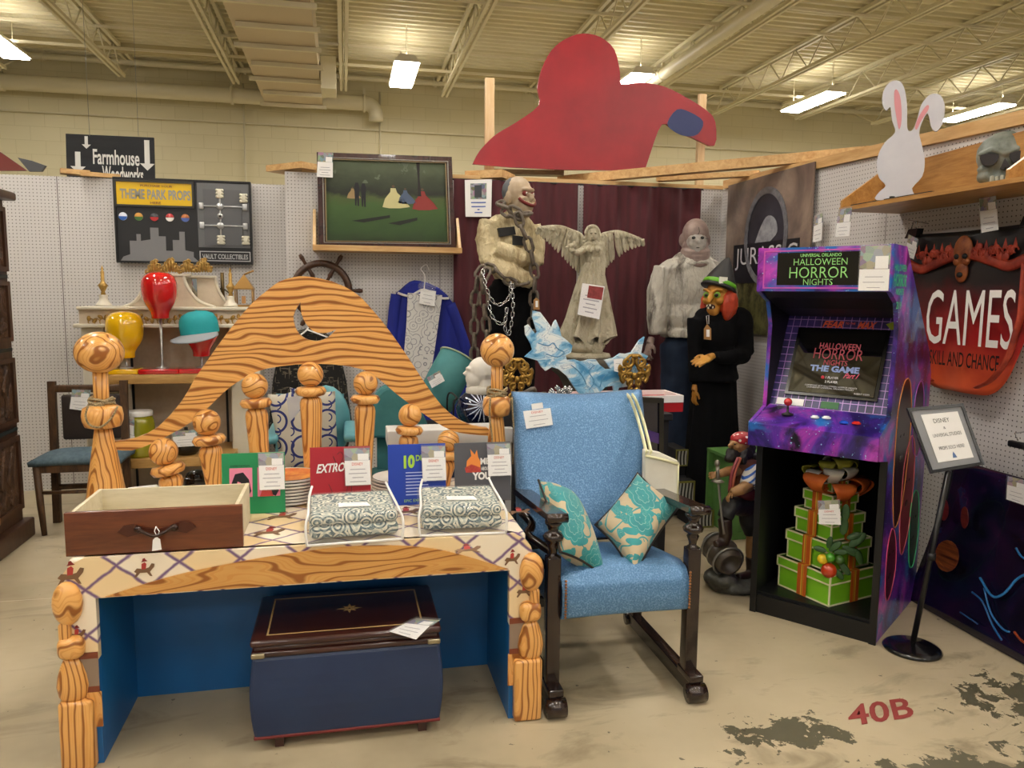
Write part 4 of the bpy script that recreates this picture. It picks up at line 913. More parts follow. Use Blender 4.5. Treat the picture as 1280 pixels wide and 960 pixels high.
# chalkboard sign behind
fs_ = thing('chalkboard_sign', 'black chalkboard sign with white arrows hanging beyond the pegboard', 'sign', PY(138, 200, 8.2))
fq = quad([(82, 167), (192, 172), (194, 245), (84, 240)], 8.2); CHK = pm('#ECECE8', .8)
MB().prism(fq, (0, .03, 0)).build('board', pm('#26282B', .8, col2='#303236', ns=(2, 2, 14)), fs_, world=True)
e = lambda u, v: quadpt(fq, u, v)+V((0, -.003, 0))
text('Farmhouse', e(.30, .50), e(.83, .50), (e(.3, .23)-e(.3, .49)), CHK, 'lettering', fs_, bold=.02); text('Woodworks', e(.40, .78), e(.87, .78), (e(.3, .23)-e(.3, .49)), CHK, 'lettering', fs_, bold=.02)
for u, v0, v1, w_ in ((.92, .05, .45, .05), (.23, .03, .17, .03), (.13, .30, .55, .05)):
    b = MB(); s = w_; b.prism([e(u-s*.6, v0), e(u+s*.6, v0), e(u+s*.6, v1), e(u-s*.6, v1)], (0, -.002, 0)); b.prism([e(u-s*1.7, v1), e(u+s*1.7, v1), e(u, v1+s*2.4)], (0, -.002, 0)); b.build('chalk_arrow', CHK, fs_, world=True)
for px in (112, 173): a = PY(px, 170, 8.2); MB().cyl(a, V((a.x, 8.2, 4.62)), .0018, n=5).build('hanging_wire', STEEL, fs_, world=True)
# boards lying over the pegboard at the corner
o = MB().prism(quad([(-30, 180), (0, 190), (33, 213), (-30, 213)], 6.75), (0, .03, 0)).build('red_board', pm('#6E2A22', .5)); tag(o, 'dark red board leaning over the top of the pegboard corner', 'board')
o = MB().prism(quad([(22, 197), (40, 201), (57, 207), (52, 214), (36, 214)], 6.8), (0, .03, 0)).build('grey_board', pm('#4A4B4E', .5)); tag(o, 'grey board edge leaning over the pegboard beside the red board', 'board')
# painting on a ledge
pf = thing('framed_painting', 'dark framed oil painting of ladies in long dresses on a lawn', 'painting', PY(482, 311, 5.93)); YQ = 5.93
PQ = [V(p) for p in quad([(396, 191), (564, 197), (569, 311), (399, 307)], YQ)]
IQ = quad([(407, 200), (555.5, 205), (559, 303), (409, 301)], YQ)
FR = wood('#2E1813', '#4A2A20', (8, 8, 8), .25, 2, coat=.5)
MB().ringprism(PQ, IQ, (0, -.03, 0)).build('outer_frame', FR, pf, world=True)
mid = sum(IQ, V((0, 0, 0)))/4
MB().ringprism([p+(p-mid)*.055+V((0, -.031, 0)) for p in IQ], [p+(p-mid)*.04+V((0, -.031, 0)) for p in IQ], (0, -.006, 0)).build('silver_line', pm('#9A958C', .3, .6), pf, world=True)
MB().ringprism([p+(p-mid)*.02+V((0, -.028, 0)) for p in IQ], [p+V((0, -.028, 0)) for p in IQ], (0, -.004, 0)).build('inner_line', pm('#8C7A58', .3, .5), pf, world=True)
def m_canvas():
    t = NT('oil_canvas'); x, y, z = t.xyz(); n = t.noise(t.sc((5, 5, 9)), 1, 5, .6, .5)
    h = t.math('ADD', t.math('DIVIDE', z, .62), t.math('MULTIPLY', t.math('SUBTRACT', n, .5), .22))
    g = t.ramp(h, [(.02, '#222C18'), (.2, '#2E4A20'), (.5, '#3F5E28'), (.60, '#4A5A2A'), (.66, '#1E2416'), (.82, '#3A442C'), (1.0, '#5A684A')])
    sky = t.math('MULTIPLY', t.math('GREATER_THAN', t.noise(t.sc((9, 9, 9)), 1, 4), .60), t.math('GREATER_THAN', h, .78)); return t.done(t.mix(t.math('MULTIPLY', sky, .6), g, '#6E7A62'), .35)
MB().prism([p+V((0, -.008, 0)) for p in IQ], (0, .02, 0)).build('canvas', m_canvas(), pf, world=True)
iq = lambda u, v, k=0: quadpt(IQ, u, v)+V((0, -.010-.0006*k, 0))
def lady(u, v, s, dress, hat='#5A4630'):
    MB().prism([iq(u+a*s, v+c*s*1.4) for a, c in ((-.5, 1), (-.38, .6), (-.14, .28), (-.12, .1), (.1, .1), (.16, .3), (.5, .65), (.72, .97), (.3, 1.04), (-.2, 1.05))], (0, -.0006, 0)).build('painted_dress', pm(dress, .4), pf, world=True)
    MB().prism([iq(u+.07*s*math.cos(a), v+.02*s+.09*s*math.sin(a)) for a in [k*PI/5 for k in range(10)]], (0, -.0009, 0)).build('painted_head', pm(hat, .4), pf, world=True)
for u, v, s, c in ((.215, .33, .095, '#9A8156'), (.555, .30, .19, '#C9C48E'), (.655, .33, .13, '#4E5F7A'), (.80, .33, .18, '#8E2F2A')): lady(u, v, s, c)
for u, v in ((.25, .30), (.305, .31)): MB().prism([iq(u+a, v+c, 1) for a, c in ((-.02, .02), (-.01, -.03), (.012, -.03), (.022, .02), (.018, .14), (.016, .26), (.004, .26), (0, .15), (-.006, .26), (-.016, .25))], (0, -.0006, 0)).build('painted_man', pm('#14161A', .4), pf, world=True)
MB().prism([iq(a, c, 1) for a, c in ((.755, .0), (.785, .0), (.78, .2), (.79, .42), (.76, .42), (.765, .2))], (0, -.0006, 0)).build('painted_trunk', pm('#1A1611', .4), pf, world=True)
for u0, v0, u1 in ((.2, .745, .52), (.5, .77, .75)): MB().prism([iq(u0, v0, 0), iq(u1, v0-.08, 0), iq(u1, v0-.045, 0), iq(u0+.1, v0+.02, 0)], (0, -.0004, 0)).build('painted_shadow_streak', pm('#161E12', .4), pf, world=True)
MB().prism([iq(-.045, .93, 30), iq(.0, .915, 30), iq(.0, .965, 30), iq(-.04, .975, 30)], (0, -.001, 0)).build('sticker', PAPER, pf, world=True)
lg = thing('picture_ledge', 'pale pine ledge with side brackets holding up the framed painting', 'shelf', PY(484, 314, 5.95))
a, c = PY(391, 312, 5.80), PY(577, 314, 5.80); zb = (a.z+c.z)/2
MB().box(((a.x+c.x)/2, 5.915, zb), (c.x-a.x, .27, .02)).build('board', PINEX, lg, world=True); MB().box(((a.x+c.x)/2, 5.785, zb+.01), (c.x-a.x, .015, .04)).build('lip', PINEX, lg, world=True)
for x in (a.x+.01, c.x-.01): MB().prism([V((x-.01, 5.79, zb)), V((x-.01, 6.045, zb)), V((x-.01, 6.045, zb+.3)), V((x-.01, 5.99, zb+.3))], (.02, 0, 0)).build('side_bracket', PINEZ, lg, world=True)
price_card(quad([(397, 202), (416, 203), (416, 222), (396, 221)], 5.88), 'price card with a photo on the corner of the framed painting', '', photo=.62, sleeve=False, lines=4)
# coats
def hang(name, label, cat, outline, y, mat, thick=.07, loc=None):
    P = [PY(a, b_, y) for a, b_ in outline]; t = thing(name, label, cat, sum(P, V((0, 0, 0)))/len(P)); MB().prism(smooth_pts(P, 2, True), (0, -thick, 0)).build('cloth', mat, t, world=True, bevel=.02); return t
jk = hang('blue_robe', 'royal blue robe on a white hanger against the pegboard', 'robe', [(512, 352), (524, 351), (548, 360), (566, 380), (580, 415), (590, 450), (580, 520), (500, 520), (487, 450), (489, 410), (492, 372), (500, 362)], 5.99, pm('#16289A', .75, col2='#101E7C', ns=(14, 3, 2)))
for s, pts in ((0, [(496, 368), (492, 400), (489, 450), (495, 500)]), (1, [(562, 380), (574, 412), (584, 450), (580, 500)])): MB().tube(smooth_pts([PY(a, b_, 5.93) for a, b_ in pts], 4), .045, 10, flat=.6).build('sleeve', pm('#16289A', .75, col2='#101E7C', ns=(14, 3, 2)), jk, world=True)
b = MB(); b.tube(smooth_pts([PY(497, 366, 5.9), PY(512, 370, 5.9), PY(530, 362, 5.9), PY(548, 372, 5.9), PY(561, 373, 5.9)], 4), .009, 8); b.tube(smooth_pts([PY(530, 362, 5.9), PY(531, 345, 5.92), PY(526, 336, 5.95), PY(533, 331, 5.97), PY(536, 338, 5.97)], 4), .004, 6); o = b.build('clothes_hanger', WHITE); tag(o, 'white plastic clothes hanger holding the royal blue robe', 'hanger')
def m_lace():
    t = NT('scroll_print'); d = t.voro(t.sc(15), 1); k = t.math('ABSOLUTE', t.math('SUBTRACT', t.math('FRACT', t.math('MULTIPLY', d, 3.4)), .5)); n = t.noise(t.sc(40), 1, 2)
    l = t.math('LESS_THAN', t.math('ADD', k, t.math('MULTIPLY', n, .1)), .13); return t.done(t.mix(l, '#D8D6D3', '#8E8E96'), .7)
pn = thing('printed_scarf', 'long white cloth panel printed with grey scrolls hanging over the blue robe', 'cloth', PY(528, 480, 5.86))
q_ = quad([(510, 366), (553, 369), (543, 440), (536, 480), (520, 478), (505, 445), (508, 410)], 5.86); MB().prism(q_, (0, .03, 0)).build('cloth', m_lace(), pn, world=True)
price_card(quad([(526, 361), (545, 364), (543, 383), (524, 379)], 5.83), 'price card in crinkled plastic at the collar of the blue robe', '', lines=3)
MB().ell(PY(534, 358, 5.83), (.07, .02, .045)).build('plastic_wrap', SLEEVE, pn, world=True)
def m_tweed():
    t = NT('tweed'); x, y, z = t.xyz(); n = t.noise(t.sc((60, 60, 14)), 1, 2); n2 = t.noise(t.sc((14, 60, 60), (3, 1, 2)), 1, 2)
    return t.done(t.mix(t.math('MAXIMUM', t.math('GREATER_THAN', n, .62), t.math('GREATER_THAN', n2, .62)), '#141312', '#5E584A'), .9)
tw = hang('tweed_coat', 'black and grey tweed coat hanging behind the headboard spindles', 'coat', [(376, 412), (396, 410), (412, 420), (428, 455), (436, 500), (434, 560), (345, 560), (340, 500), (347, 450), (360, 420)], 5.95, m_tweed(), .1)
b = MB(); b.tube(smooth_pts([PY(362, 428, 5.83), PY(384, 412, 5.83), PY(383, 402, 5.85), PY(379, 396, 5.9)], 4), .006, 6); b.tube([PY(384, 412, 5.83), PY(410, 422, 5.83)], .006, 6); o = b.build('clothes_hanger', WHITE); tag(o, 'white clothes hanger seen through the moon cut-out holding the tweed coat', 'hanger')

# curtains
def m_curtain():
    t = NT('maroon_cloth'); return t.done(t.ramp(t.noise(t.sc((30, 30, 4)), 1, 3), [(.3, '#430C17'), (.7, '#52131F')]), .8, sheen=.2)
M_CUR = m_curtain()
def curtain(pa, pb, label, k, ph):
    xa, xb = PY(pa, 240, 5.97).x, PY(pb, 240, 5.97).x; t = thing('curtain', label, 'curtain', ((xa+xb)/2, 5.96, .1))
    MB().grid(lambda u, v: V((lerp(xa, xb, u), 5.975-.011*math.sin(u*k+ph)-.006*math.sin(u*k*2.7+1+v), lerp(2.425, .08, v)+.004*math.sin(u*60)*(v < .01))), 90, 12).build('cloth', M_CUR, t, world=True, recalc=False)
    MB().cyl((xa-.02, 5.99, 2.425), (xb+.03, 5.99, 2.425), .008, n=8).build('rod', BLACK, t, world=True)
curtain(567, 723, 'maroon curtain behind the figure in the straitjacket', 22, 0)
curtain(729, 876, 'maroon curtain behind the tall figure with the doll face', 26, 1)
ns = thing('paper_notice', 'white paper notice with a photo pinned to the maroon curtain', 'notice', PY(598, 271, 5.93)); q_ = quad([(581, 225), (615, 224), (614, 271), (582, 271)], 5.93)
MB().prism(q_, (0, .003, 0)).build('paper', PAPER, ns, world=True); MB().prism([p+D(1) for p in rect(q_, .2, .1, .8, .52)], D(1)).build('photo', M_PHOTO, ns, world=True)
MB().prism([p+D(2) for p in rect(q_, .35, .15, .62, .48)], D(1)).build('photo_figure', pm('#3A3F46', .5), ns, world=True)
b = MB(); [b.prism([p+D(1) for p in rect(q_, .5-w_, v, .5+w_, v+.03)], D(1)) for w_, v in ((.28, .6), (.27, .71), (.04, .79), (.15, .87))]; b.build('small_print', BLUEINK, ns, world=True)
# big red cutout above the wall
rc = thing('red_cutout', 'large plain red board cutout with a rounded hump and blue patch above the wall', 'cutout', PY(740, 212, 6.2)); YC = 6.2
oo = [(591, 205), (600, 188), (620, 168), (645, 153), (674, 131), (672, 110), (678, 85), (690, 62), (708, 48), (728, 42), (750, 46), (768, 62), (775, 90), (777, 105), (800, 103), (830, 108), (858, 122), (882, 137), (894, 152), (893, 182), (868, 173), (845, 163), (828, 155), (815, 185), (806, 213), (700, 212), (640, 209)]
MB().prism(smooth_pts([PY(a, b_, YC) for a, b_ in oo[:-3]], 3)[:-1]+[PY(a, b_, YC) for a, b_ in oo[-3:]], (0, .03, 0)).build('board', [pm('#9E1B26', .4, col2='#7E1620', ns=2)], rc, world=True)
MB().prism(smooth_pts([PY(a, b_, YC-.001) for a, b_ in ((834, 154), (846, 137), (862, 140), (879, 152), (872, 168), (856, 170), (842, 164))], 3, True), (0, -.002, 0)).build('blue_patch', pm('#1C2A5E', .4), rc, world=True)
# ------------------------------------------------------------------ objects on the hutch shelves
def head_stand(px, py, hpx, rpx, base, pole_top, Y, col, label, cap=False, pole=.008):
    t = thing('head_stand', label, 'display head', (PY(px, 460, Y).x, Y, 0)); c = PY(px, py, Y); s = abs(PY(px+rpx, py, Y).x-c.x); H_ = abs(PY(px, py-hpx, Y).z-c.z)
    zs = SZ[474]+.0335
    GL = pm(col, .10, coat=1.0); a, b_ = base
    xa, xb = PY(a, 462, Y).x, PY(b_, 462, Y).x
    MB().rbox(((xa+xb)/2, Y, zs+.017), (xb-xa, .22, .032), .004).build('base', GL, t, world=True)
    MB().lathe([(.045, zs+.033), (.04, zs+.038), (pole*1.3, zs+.045), (pole, zs+.06), (pole, c.z+.02)], (c.x, Y, 0), 16).build('pole', pm('#A9A9A6', .3, .6), t, world=True)
    prof = [(.47, 0), (.50, .01), (.49, .06), (.53, .14), (.66, .22), (.82, .31), (.93, .40), (.98, .50), (1.0, .60), (1.0, .70), (.97, .80), (.87, .89), (.65, .96), (.35, .99), (.01, 1)]
    MB().lathe([(r*s, z*H_) for r, z in prof], c, 32, sy=1.05).build('head_form', GL, t, world=True)
    return c, s, H_
YHd = YSF+.12
head_stand(157.5, 447, 58, 23.5, (133, 177), 0, YHd, '#E8B40E', 'glossy yellow head form on a square stand on the hutch shelf')
head_stand(200.5, 398, 58.5, 22.5, (178, 227), 0, YHd-.01, '#C81C1C', 'tall glossy red head form bareheaded on a steel pole stand')
c, s, H_ = head_stand(252, 445, 56, 21.5, (227.5, 276), 0, YHd, '#C81C1C', 'glossy red head form wearing the teal baseball cap')
cp = thing('baseball_cap', 'teal baseball cap with a grey brim worn by the shorter red head form', 'cap', c+V((0, 0, H_*.6)))
M_ = Matrix.Rotation(-.12, 3, 'Y')
b = MB(); cc = c+V((-.006, -.01, H_*.60)); b.lathe([(s*1.12, -.03), (s*1.14, .03), (s*1.08, .07), (s*.9, .105), (s*.5, .125), (.004, .13)], cc, 28, M=M_, cap=False)
b.ell(cc+M_ @ V((0, 0, .13)), (.008, .008, .005)); b.build('crown', pm('#189AA0', .7, bump=.3, bs=60), cp, world=True)
def brim(u, v):
    a = lerp(-1.25, 1.25, u); r = s*1.12+v*.085*math.cos(a*.9); return cc+M_ @ V((math.sin(a)*r-.03*v, -math.cos(a)*r, -.03-.035*v-.015*math.cos(a)*v+.02*abs(math.sin(a))**2*v))
MB().grid(brim, 20, 6).build('brim', pm('#8F9499', .8), cp, world=True, solid=.006)
jr = thing('glass_jar', 'large jar of yellow-green liquid with a white lid on the lower hutch shelf', 'jar', PY(177, 573, YSF+.12)); c = PY(177, 573, YSF+.12); c.z = SZ[579]+.034; r = .098
MB().lathe([(r*.92, 0), (r, .015), (r, .22), (r*.93, .26), (r*.82, .285)], c, 28).build('jar_body', pm('#8C8A12', .12, coat=.8, col2='#A09A1E', ns=5), jr, world=True)
MB().lathe([(r*.86, .285), (r*.88, .29), (r*.88, .315), (r*.84, .32)], c, 28).build('lid', WHITE, jr, world=True)
price_card(quad([(152, 541), (168, 545), (170, 557), (152, 553)], YSF), 'price card with two dark photos on the yellow-green jar', '', photo=1.9, sleeve=False, lines=2)
MB_ = thing('black_pot', 'round black pot on the lower hutch shelf behind the spindles', 'pot', PY(235, 573, YSF+.13)); c = PY(234, 573, YSF+.13); c.z = SZ[579]+.034
MB().lathe([(.06, 0), (.09, .03), (.10, .07), (.09, .11), (.07, .13), (.075, .14)], c, 24).build('bowl', pm('#15120F', .15), MB_, world=True); MB().lathe([(.078, .14), (.05, .165), (.012, .175), (.014, .19), (.001, .195)], c, 20).build('lid', pm('#15120F', .15), MB_, world=True)
price_card(quad([(216, 546), (246, 544), (247, 557), (217, 559)], YSF+.0), 'price card with a photo strip on the black pot', '', photo=.5, lines=3)

# ------------------------------------------------------------------ figures
def org(name, mb, mat, par, vox=.011, it=4, disp=0, size=.05): return remesh(mb.build(name, mat, par, world=True), vox, it, disp, size)
def links(pts, L, r, wd, name, mat, par, flat=False):
    """a chain laid along a path"""
    P = [V(p) for p in pts]; acc = 0; path = []; seg = [(P[i+1]-P[i]).length for i in range(len(P)-1)]; tot = sum(seg); n = max(2, int(tot/(L*.74)))
    def at(d):
        for i, q in enumerate(seg):
            if d <= q or i == len(seg)-1: return P[i].lerp(P[i+1], min(1, d/q if q else 0)), (P[i+1]-P[i]).normalized()
            d -= q
    b = MB()
    for k in range(n):
        c, d = at(tot*(k+.5)/n); side = d.cross(V((0, 1, 0)))
        side = side.normalized() if side.length > .2 else V((1, 0, 0))
        nn = d.cross(side); s_ = (side*.97+nn*.25).normalized() if k % 2 == 0 else (nn*.93-side*.38).normalized()
        b.tube([c+d*(math.cos(a)*(L/2-wd/2)+(wd/2-r)*math.cos(a)*.0+math.copysign(0, 1)) + d*((1 if math.cos(a) > 0 else -1)*0)+s_*math.sin(a)*(wd/2-r) if False else c+d*(math.copysign(min(1, abs(math.cos(a))*1.25), math.cos(a))*(L/2-r))+s_*(math.copysign(min(1, abs(math.sin(a))*1.25), math.sin(a))*(wd/2-r)) for a in [2*PI*j/12 for j in range(12)]], r, 6, closed=True)
    return b.build(name, mat, par, world=True)
def hand(c, d, up_, s, mat, par, name='hand', curl=.5, flip=1):
    """palm at c, fingers towards d; up_ is the back of the hand; s hand length"""
    c, d, u = V(c), V(d).normalized(), V(up_); u = (u-d*u.dot(d)).normalized(); w_ = d.cross(u)*flip
    b = MB(); b.ell(c, (s*.22, s*.09, s*.26), M=Matrix((w_, u, d)).transposed(), n=12, m=8); b.tube([c-d*s*.42, c-d*s*.15], [s*.13, s*.17], 10)
    for k, (o_, L) in enumerate(((-.17, .40), (-.06, .46), (.05, .43), (.15, .34))):
        p = c+w_*o_*s+d*s*.17; pts = [p]; dd = d.copy()
        for j in range(3):
            dd = (dd*math.cos(curl)-u*math.sin(curl)).normalized() if j else (dd+w_*o_*.8).normalized(); pts.append(pts[-1]+dd*s*L*(.42, .33, .25)[j])
        b.tube(pts, [s*.058, s*.054, s*.048, s*.038], 8)
    th = c-w_*.20*s-d*s*.05; b.tube([th, th-w_*s*.13+d*s*.12-u*s*.04, th-w_*s*.15+d*s*.30-u*s*.10], [s*.075, s*.062, s*.045], 8)
    return org(name, b, mat, par, s*.028, 2)
# --- the bound figure
YA = 5.3; A = lambda px, py, dy=0: PY(px, py, YA+dy)
def m_stained(a, b_, streak=(9, 9, 2.5), wr=26):
    t = NT('stained_cloth'); n = t.noise(t.sc(streak), 1, 5, .65, .6); n2 = t.noise(t.sc((wr, wr, wr*.5)), 1, 3, .6, 1.2); t.bump(n2, .9, .02)
    return t.done(t.mix(t.ramp(n, [(.48, (0, 0, 0)), (.68, (1, 1, 1))]), a, b_), .75)
fg = thing('straitjacket_figure', 'life-size grinning bald figure in a stained straitjacket and black trousers', 'figure', (A(640, 350).x, YA, 0))
SKIN_A = pm('#B8A58C', .5, col2='#A08B70', ns=14); JKT = m_stained('#CDBE98', '#8F7A54')
b = MB()
b.ell(A(637, 305), (.150, .12, .20)); b.ell(A(640, 337), (.145, .12, .12)); b.ell(A(638, 280, .0), (.165, .095, .075)); b.tube([A(650, 262), A(643, 276)], [.06, .10], 12)
b.tube([A(612, 277), A(607, 300, -.02), A(612, 328, -.07)], [.075, .072, .068], 12); b.tube([A(612, 328, -.07), A(635, 341, -.19), A(664, 352, -.15)], [.062, .062, .055], 12)
b.tube([A(664, 283), A(671, 305), A(669, 330, -.05)], [.07, .062, .06], 12); b.tube([A(669, 328, -.05), A(650, 321, -.19), A(620, 309, -.16)], [.055, .058, .05], 12)
org('straitjacket', b, JKT, fg, .011, 2, .012, .035)
MB().prism([A(623, 285, -.125), A(643, 283, -.125), A(645, 293, -.125), A(625, 296, -.125)], (0, .05, 0)).build('black_strap', BLACK, fg, world=True)
MB().prism([A(641, 294, -.135), A(657, 296, -.13), A(657, 307, -.13), A(641, 306, -.135)], (0, .06, 0)).build('black_strap', BLACK, fg, world=True)
b = MB(); b.ell(A(640, 357), (.145, .12, .10)); b.tube([A(628, 360), A(622, 420), A(620, 480), A(620, 560)], [.105, .095, .075, .065], 14); b.tube([A(652, 360), A(655, 420), A(655, 480), A(655, 560)], [.105, .095, .075, .065], 14)
org('trousers', b, pm('#0C0C0E', .9, spec=.15), fg, .016, 3, .02, .06)
for px in (620, 655): MB().rbox((A(px, 560).x, YA-.05, .33), (.09, .26, .09), .03).build('shoe', BLACK, fg, world=True)
# head turned to the right of the picture
hc = A(649, 247, -.02); fx = V((.55, -.84, 0)).normalized(); fs2 = V((0, 0, 1)).cross(fx); HM = Matrix((fs2, -fx, V((0, 0, 1)))).transposed()   # local x side, -y forward
L = lambda x, y, z: hc+HM @ V((x, y, z))
b = MB(); b.ell(L(0, .02, .03), (.088, .115, .115), M=HM); b.ell(L(0, -.035, -.055), (.07, .08, .085), M=HM); b.ell(L(0, -.075, -.11), (.035, .035, .03), M=HM)
b.ell(L(0, -.11, -.01), (.018, .03, .03), M=HM); b.ell(L(.04, -.075, -.02), (.035, .03, .025), M=HM); b.ell(L(-.04, -.075, -.02), (.035, .03, .025), M=HM); b.ell(L(0, -.085, .045), (.06, .03, .018), M=HM)
for s in (-1, 1): b.ell(L(s*.088, .02, -.01), (.014, .028, .042), M=HM)
b.tube([L(0, .03, -.08), L(0, .03, -.20)], [.06, .07], 12)
head = org('head', b, SKIN_A, fg, .007, 3)
def on(x, y, z, rx, ry, rz, nm, m): MB().ell(L(x, y, z), (rx, ry, rz), M=HM, n=12, m=8).build(nm, m, head, world=True)
on(0, .045, .045, .09, .095, .098, 'grey_cap_patch', pm('#5A5E62', .6))
for s in (-1, 1): on(s*.035, -.088, .018, .022, .018, .018, 'eye_socket', pm('#7A2622', .5)); on(s*.035, -.100, .018, .010, .01, .010, 'eye', pm('#E8E4D8', .2)); on(s*.035, -.108, .018, .004, .004, .004, 'pupil', BLACK)
b = MB(); b.tube(smooth_pts([L(-.075, -.07, -.015), L(-.05, -.10, -.045), L(0, -.125, -.062), L(.05, -.10, -.045), L(.075, -.07, -.015)], 4), .012, 8); b.build('grin', pm('#6E1E1C', .4), head, world=True)
b = MB()
for k in range(-4, 5): b.rbox(L(k*.013, -.124+abs(k)*.0065, -.058+abs(k)*.004), (.0115, .012, .022), .003, M=HM)
b.build('teeth', pm('#CFC39A', .3), head, world=True)
MB().tube(smooth_pts([L(.03, -.09, .10), L(.05, -.09, .07), L(.03, -.10, .05)], 3), .003, 5).build('scar_line', pm('#4A1C18', .5), head, world=True)
# chains
HCH = pm('#75695C', .65, .15, col2='#4E463C', ns=30)
cn = thing('heavy_chain', 'heavy rusty chain round the neck and waist of the straitjacket figure', 'chain', A(667, 350, -.2))
links([A(624, 252, .0), A(630, 258, -.12), A(640, 262, -.17), A(652, 268, -.19), A(663, 266, -.15)], .11, .0115, .070, 'neck_loop', HCH, cn); links([A(628, 262, -.08), A(640, 270, -.16), A(652, 275, -.19)], .11, .0115, .070, 'neck_loop', HCH, cn)
links([A(646, 266, -.2), A(652, 285, -.22), A(659, 300, -.2), A(665, 320, -.2), A(669, 345, -.2), A(667, 375, -.2), A(665, 400, -.18), A(668, 430, -.15)], .115, .0115, .072, 'hanging_length', HCH, cn)
links([A(606, 333, -.12), A(622, 338, -.2), A(634, 350, -.22), A(645, 356, -.22), A(660, 352, -.2)], .11, .0115, .070, 'waist_loop', HCH, cn)
links([A(606, 333, -.15), A(597, 345, -.17), A(593, 380, -.17), A(593, 470, -.17)], .115, .0115, .072, 'hanging_length', HCH, cn)
links([A(610, 336, -.2), A(603, 350, -.22), A(605, 380, -.22), A(610, 430, -.22)], .115, .0115, .072, 'hanging_length', HCH, cn)
SCH = pm('#C6C8CA', .25, .95); sn = thing('silver_chain', 'thin silver chain looped across the black trousers of the bound figure', 'chain', A(625, 380, -.22))
links(smooth_pts([A(603, 337, -.22), A(608, 360, -.24), A(617, 378, -.24), A(627, 380, -.24), A(637, 370, -.24), A(638, 352, -.24)], 4), .042, .0038, .026, 'loop', SCH, sn)
links(smooth_pts([A(609, 370, -.22), A(615, 395, -.24), A(626, 405, -.24), A(632, 400, -.24), A(633, 385, -.24)], 4), .042, .0038, .026, 'loop', SCH, sn)
links(smooth_pts([A(640, 355, -.25), A(641, 390, -.25), A(636, 418, -.25), A(631, 408, -.25), A(634, 385, -.25)], 4), .042, .0038, .026, 'loop', SCH, sn)
tg = thing('price_tag', 'brown card tag hanging from the heavy chain of the bound figure', 'tag', A(670, 388, -.26)); MB().prism([A(x, y, -.26) for x, y in ((667, 375), (670, 372), (674, 375), (674.5, 387), (667, 387))], (0, .002, 0)).build('card', KRAFT, tg, world=True)
MB().prism([A(x, y, -.262) for x, y in ((669.5, 376), (672.5, 376), (672.5, 384), (669.5, 384))], (0, .001, 0)).build('sticker', PAPER, tg, world=True)
# --- the doll-faced figure
YB = 5.45; B = lambda px, py, dy=0: PY(px, py, YB+dy)
dg_ = thing('doll_face_figure', 'tall bald figure with a white doll face, dirty grey shirt and blue jeans', 'figure', (B(860, 400).x, YB, 0))
SHIRT = m_stained('#B9B4A8', '#5E5750', (13, 13, 2.2), 22); SK = pm('#9A877E', .5, col2='#7A6660', ns=12)
b = MB(); b.ell(B(864, 360), (.24, .15, .30)); b.ell(B(862, 395), (.23, .16, .17)); b.ell(B(864, 336), (.26, .13, .10)); b.tube([B(860, 410), B(860, 420)], [.20, .21], 16)
b.tube([B(832, 336), B(822, 365), B(821, 395, -.04), B(822, 418, -.05)], [.09, .085, .075, .07], 12); b.tube([B(898, 336), B(908, 365), B(912, 400), B(914, 425)], [.09, .085, .075, .07], 12)
b.tube([B(866, 322, -.0), B(866, 330)], [.13, .15], 16); org('shirt', b, SHIRT, dg_, .012, 2, .010, .04); MB().tube([B(868.5+17*math.cos(a)*1.0, 326+3.5*math.sin(a), -.10*math.sin(a)-.02) for a in [2*PI*k/24 for k in range(24)]], .014, 8, closed=True).build('collar', SHIRT, dg_, world=True)
b = MB(); b.ell(B(862, 428), (.20, .14, .12)); b.tube([B(846, 430), B(845, 500), B(846, 560), B(848, 610)], [.13, .115, .095, .09], 14); b.tube([B(878, 430), B(882, 500), B(884, 560), B(884, 610)], [.13, .115, .095, .09], 14)
org('jeans', b, pm('#1E3048', .85, col2='#15233A', ns=6), dg_, .018, 3, .015, .06)
for px in (848, 884): c = B(px, 620); MB().rbox((c.x, YB-.06, .05), (.12, .30, .10), .04).build('shoe', BLACK, dg_, world=True)
hand(B(811, 434, -.06), (-.3, -.2, -.8), (-1, -.3, .2), .19, SK, dg_, curl=1.0)
hc = B(869, 300, -.02); fx = V((-.28, -1, 0)).normalized(); fs2 = V((0, 0, 1)).cross(fx); HM = Matrix((fs2, -fx, V((0, 0, 1)))).transposed()
b = MB(); b.ell(L(0, .0, .04), (.10, .12, .12), M=HM); b.ell(L(0, 0, -.06), (.10, .11, .10), M=HM); b.tube([L(0, 0, -.08), L(0, 0, -.22)], [.10, .105], 16)
for s in (-1, 1): b.ell(L(s*.10, .02, .0), (.018, .03, .045), M=HM)
for k in range(4): b.tube([L(.098*math.sin(a), -.105*math.cos(a)-.003, -.09-.03*k-.01*math.cos(a*2)) for a in [-1.5+.3*j for j in range(11)]], .017, 6)
head = org('head', b, SK, dg_, .008, 2)
b = MB(); b.ell(L(0, -.06, -.015), (.075, .065, .105), M=HM); b.ell(L(0, -.118, -.02), (.014, .016, .02), M=HM)
for s in (-1, 1): b.ell(L(s*.038, -.092, -.035), (.028, .022, .026), M=HM)
b.ell(L(0, -.112, -.085), (.02, .012, .014), M=HM); b.ell(L(0, -.11, -.058), (.016, .014, .008), M=HM); b.ell(L(0, -.11, -.070), (.014, .012, .007), M=HM)
m_ = org('doll_mask', b, pm('#B8B2AA', .4, col2='#8F8880', ns=14), head, .006, 1)
def on(x, y, z, rx, ry, rz, nm, m): MB().ell(L(x, y, z), (rx, ry, rz), M=HM, n=12, m=8).build(nm, m, head, world=True)
for s in (-1, 1): on(s*.030, -.113, .008, .016, .012, .012, 'eye_hole', BLACK)
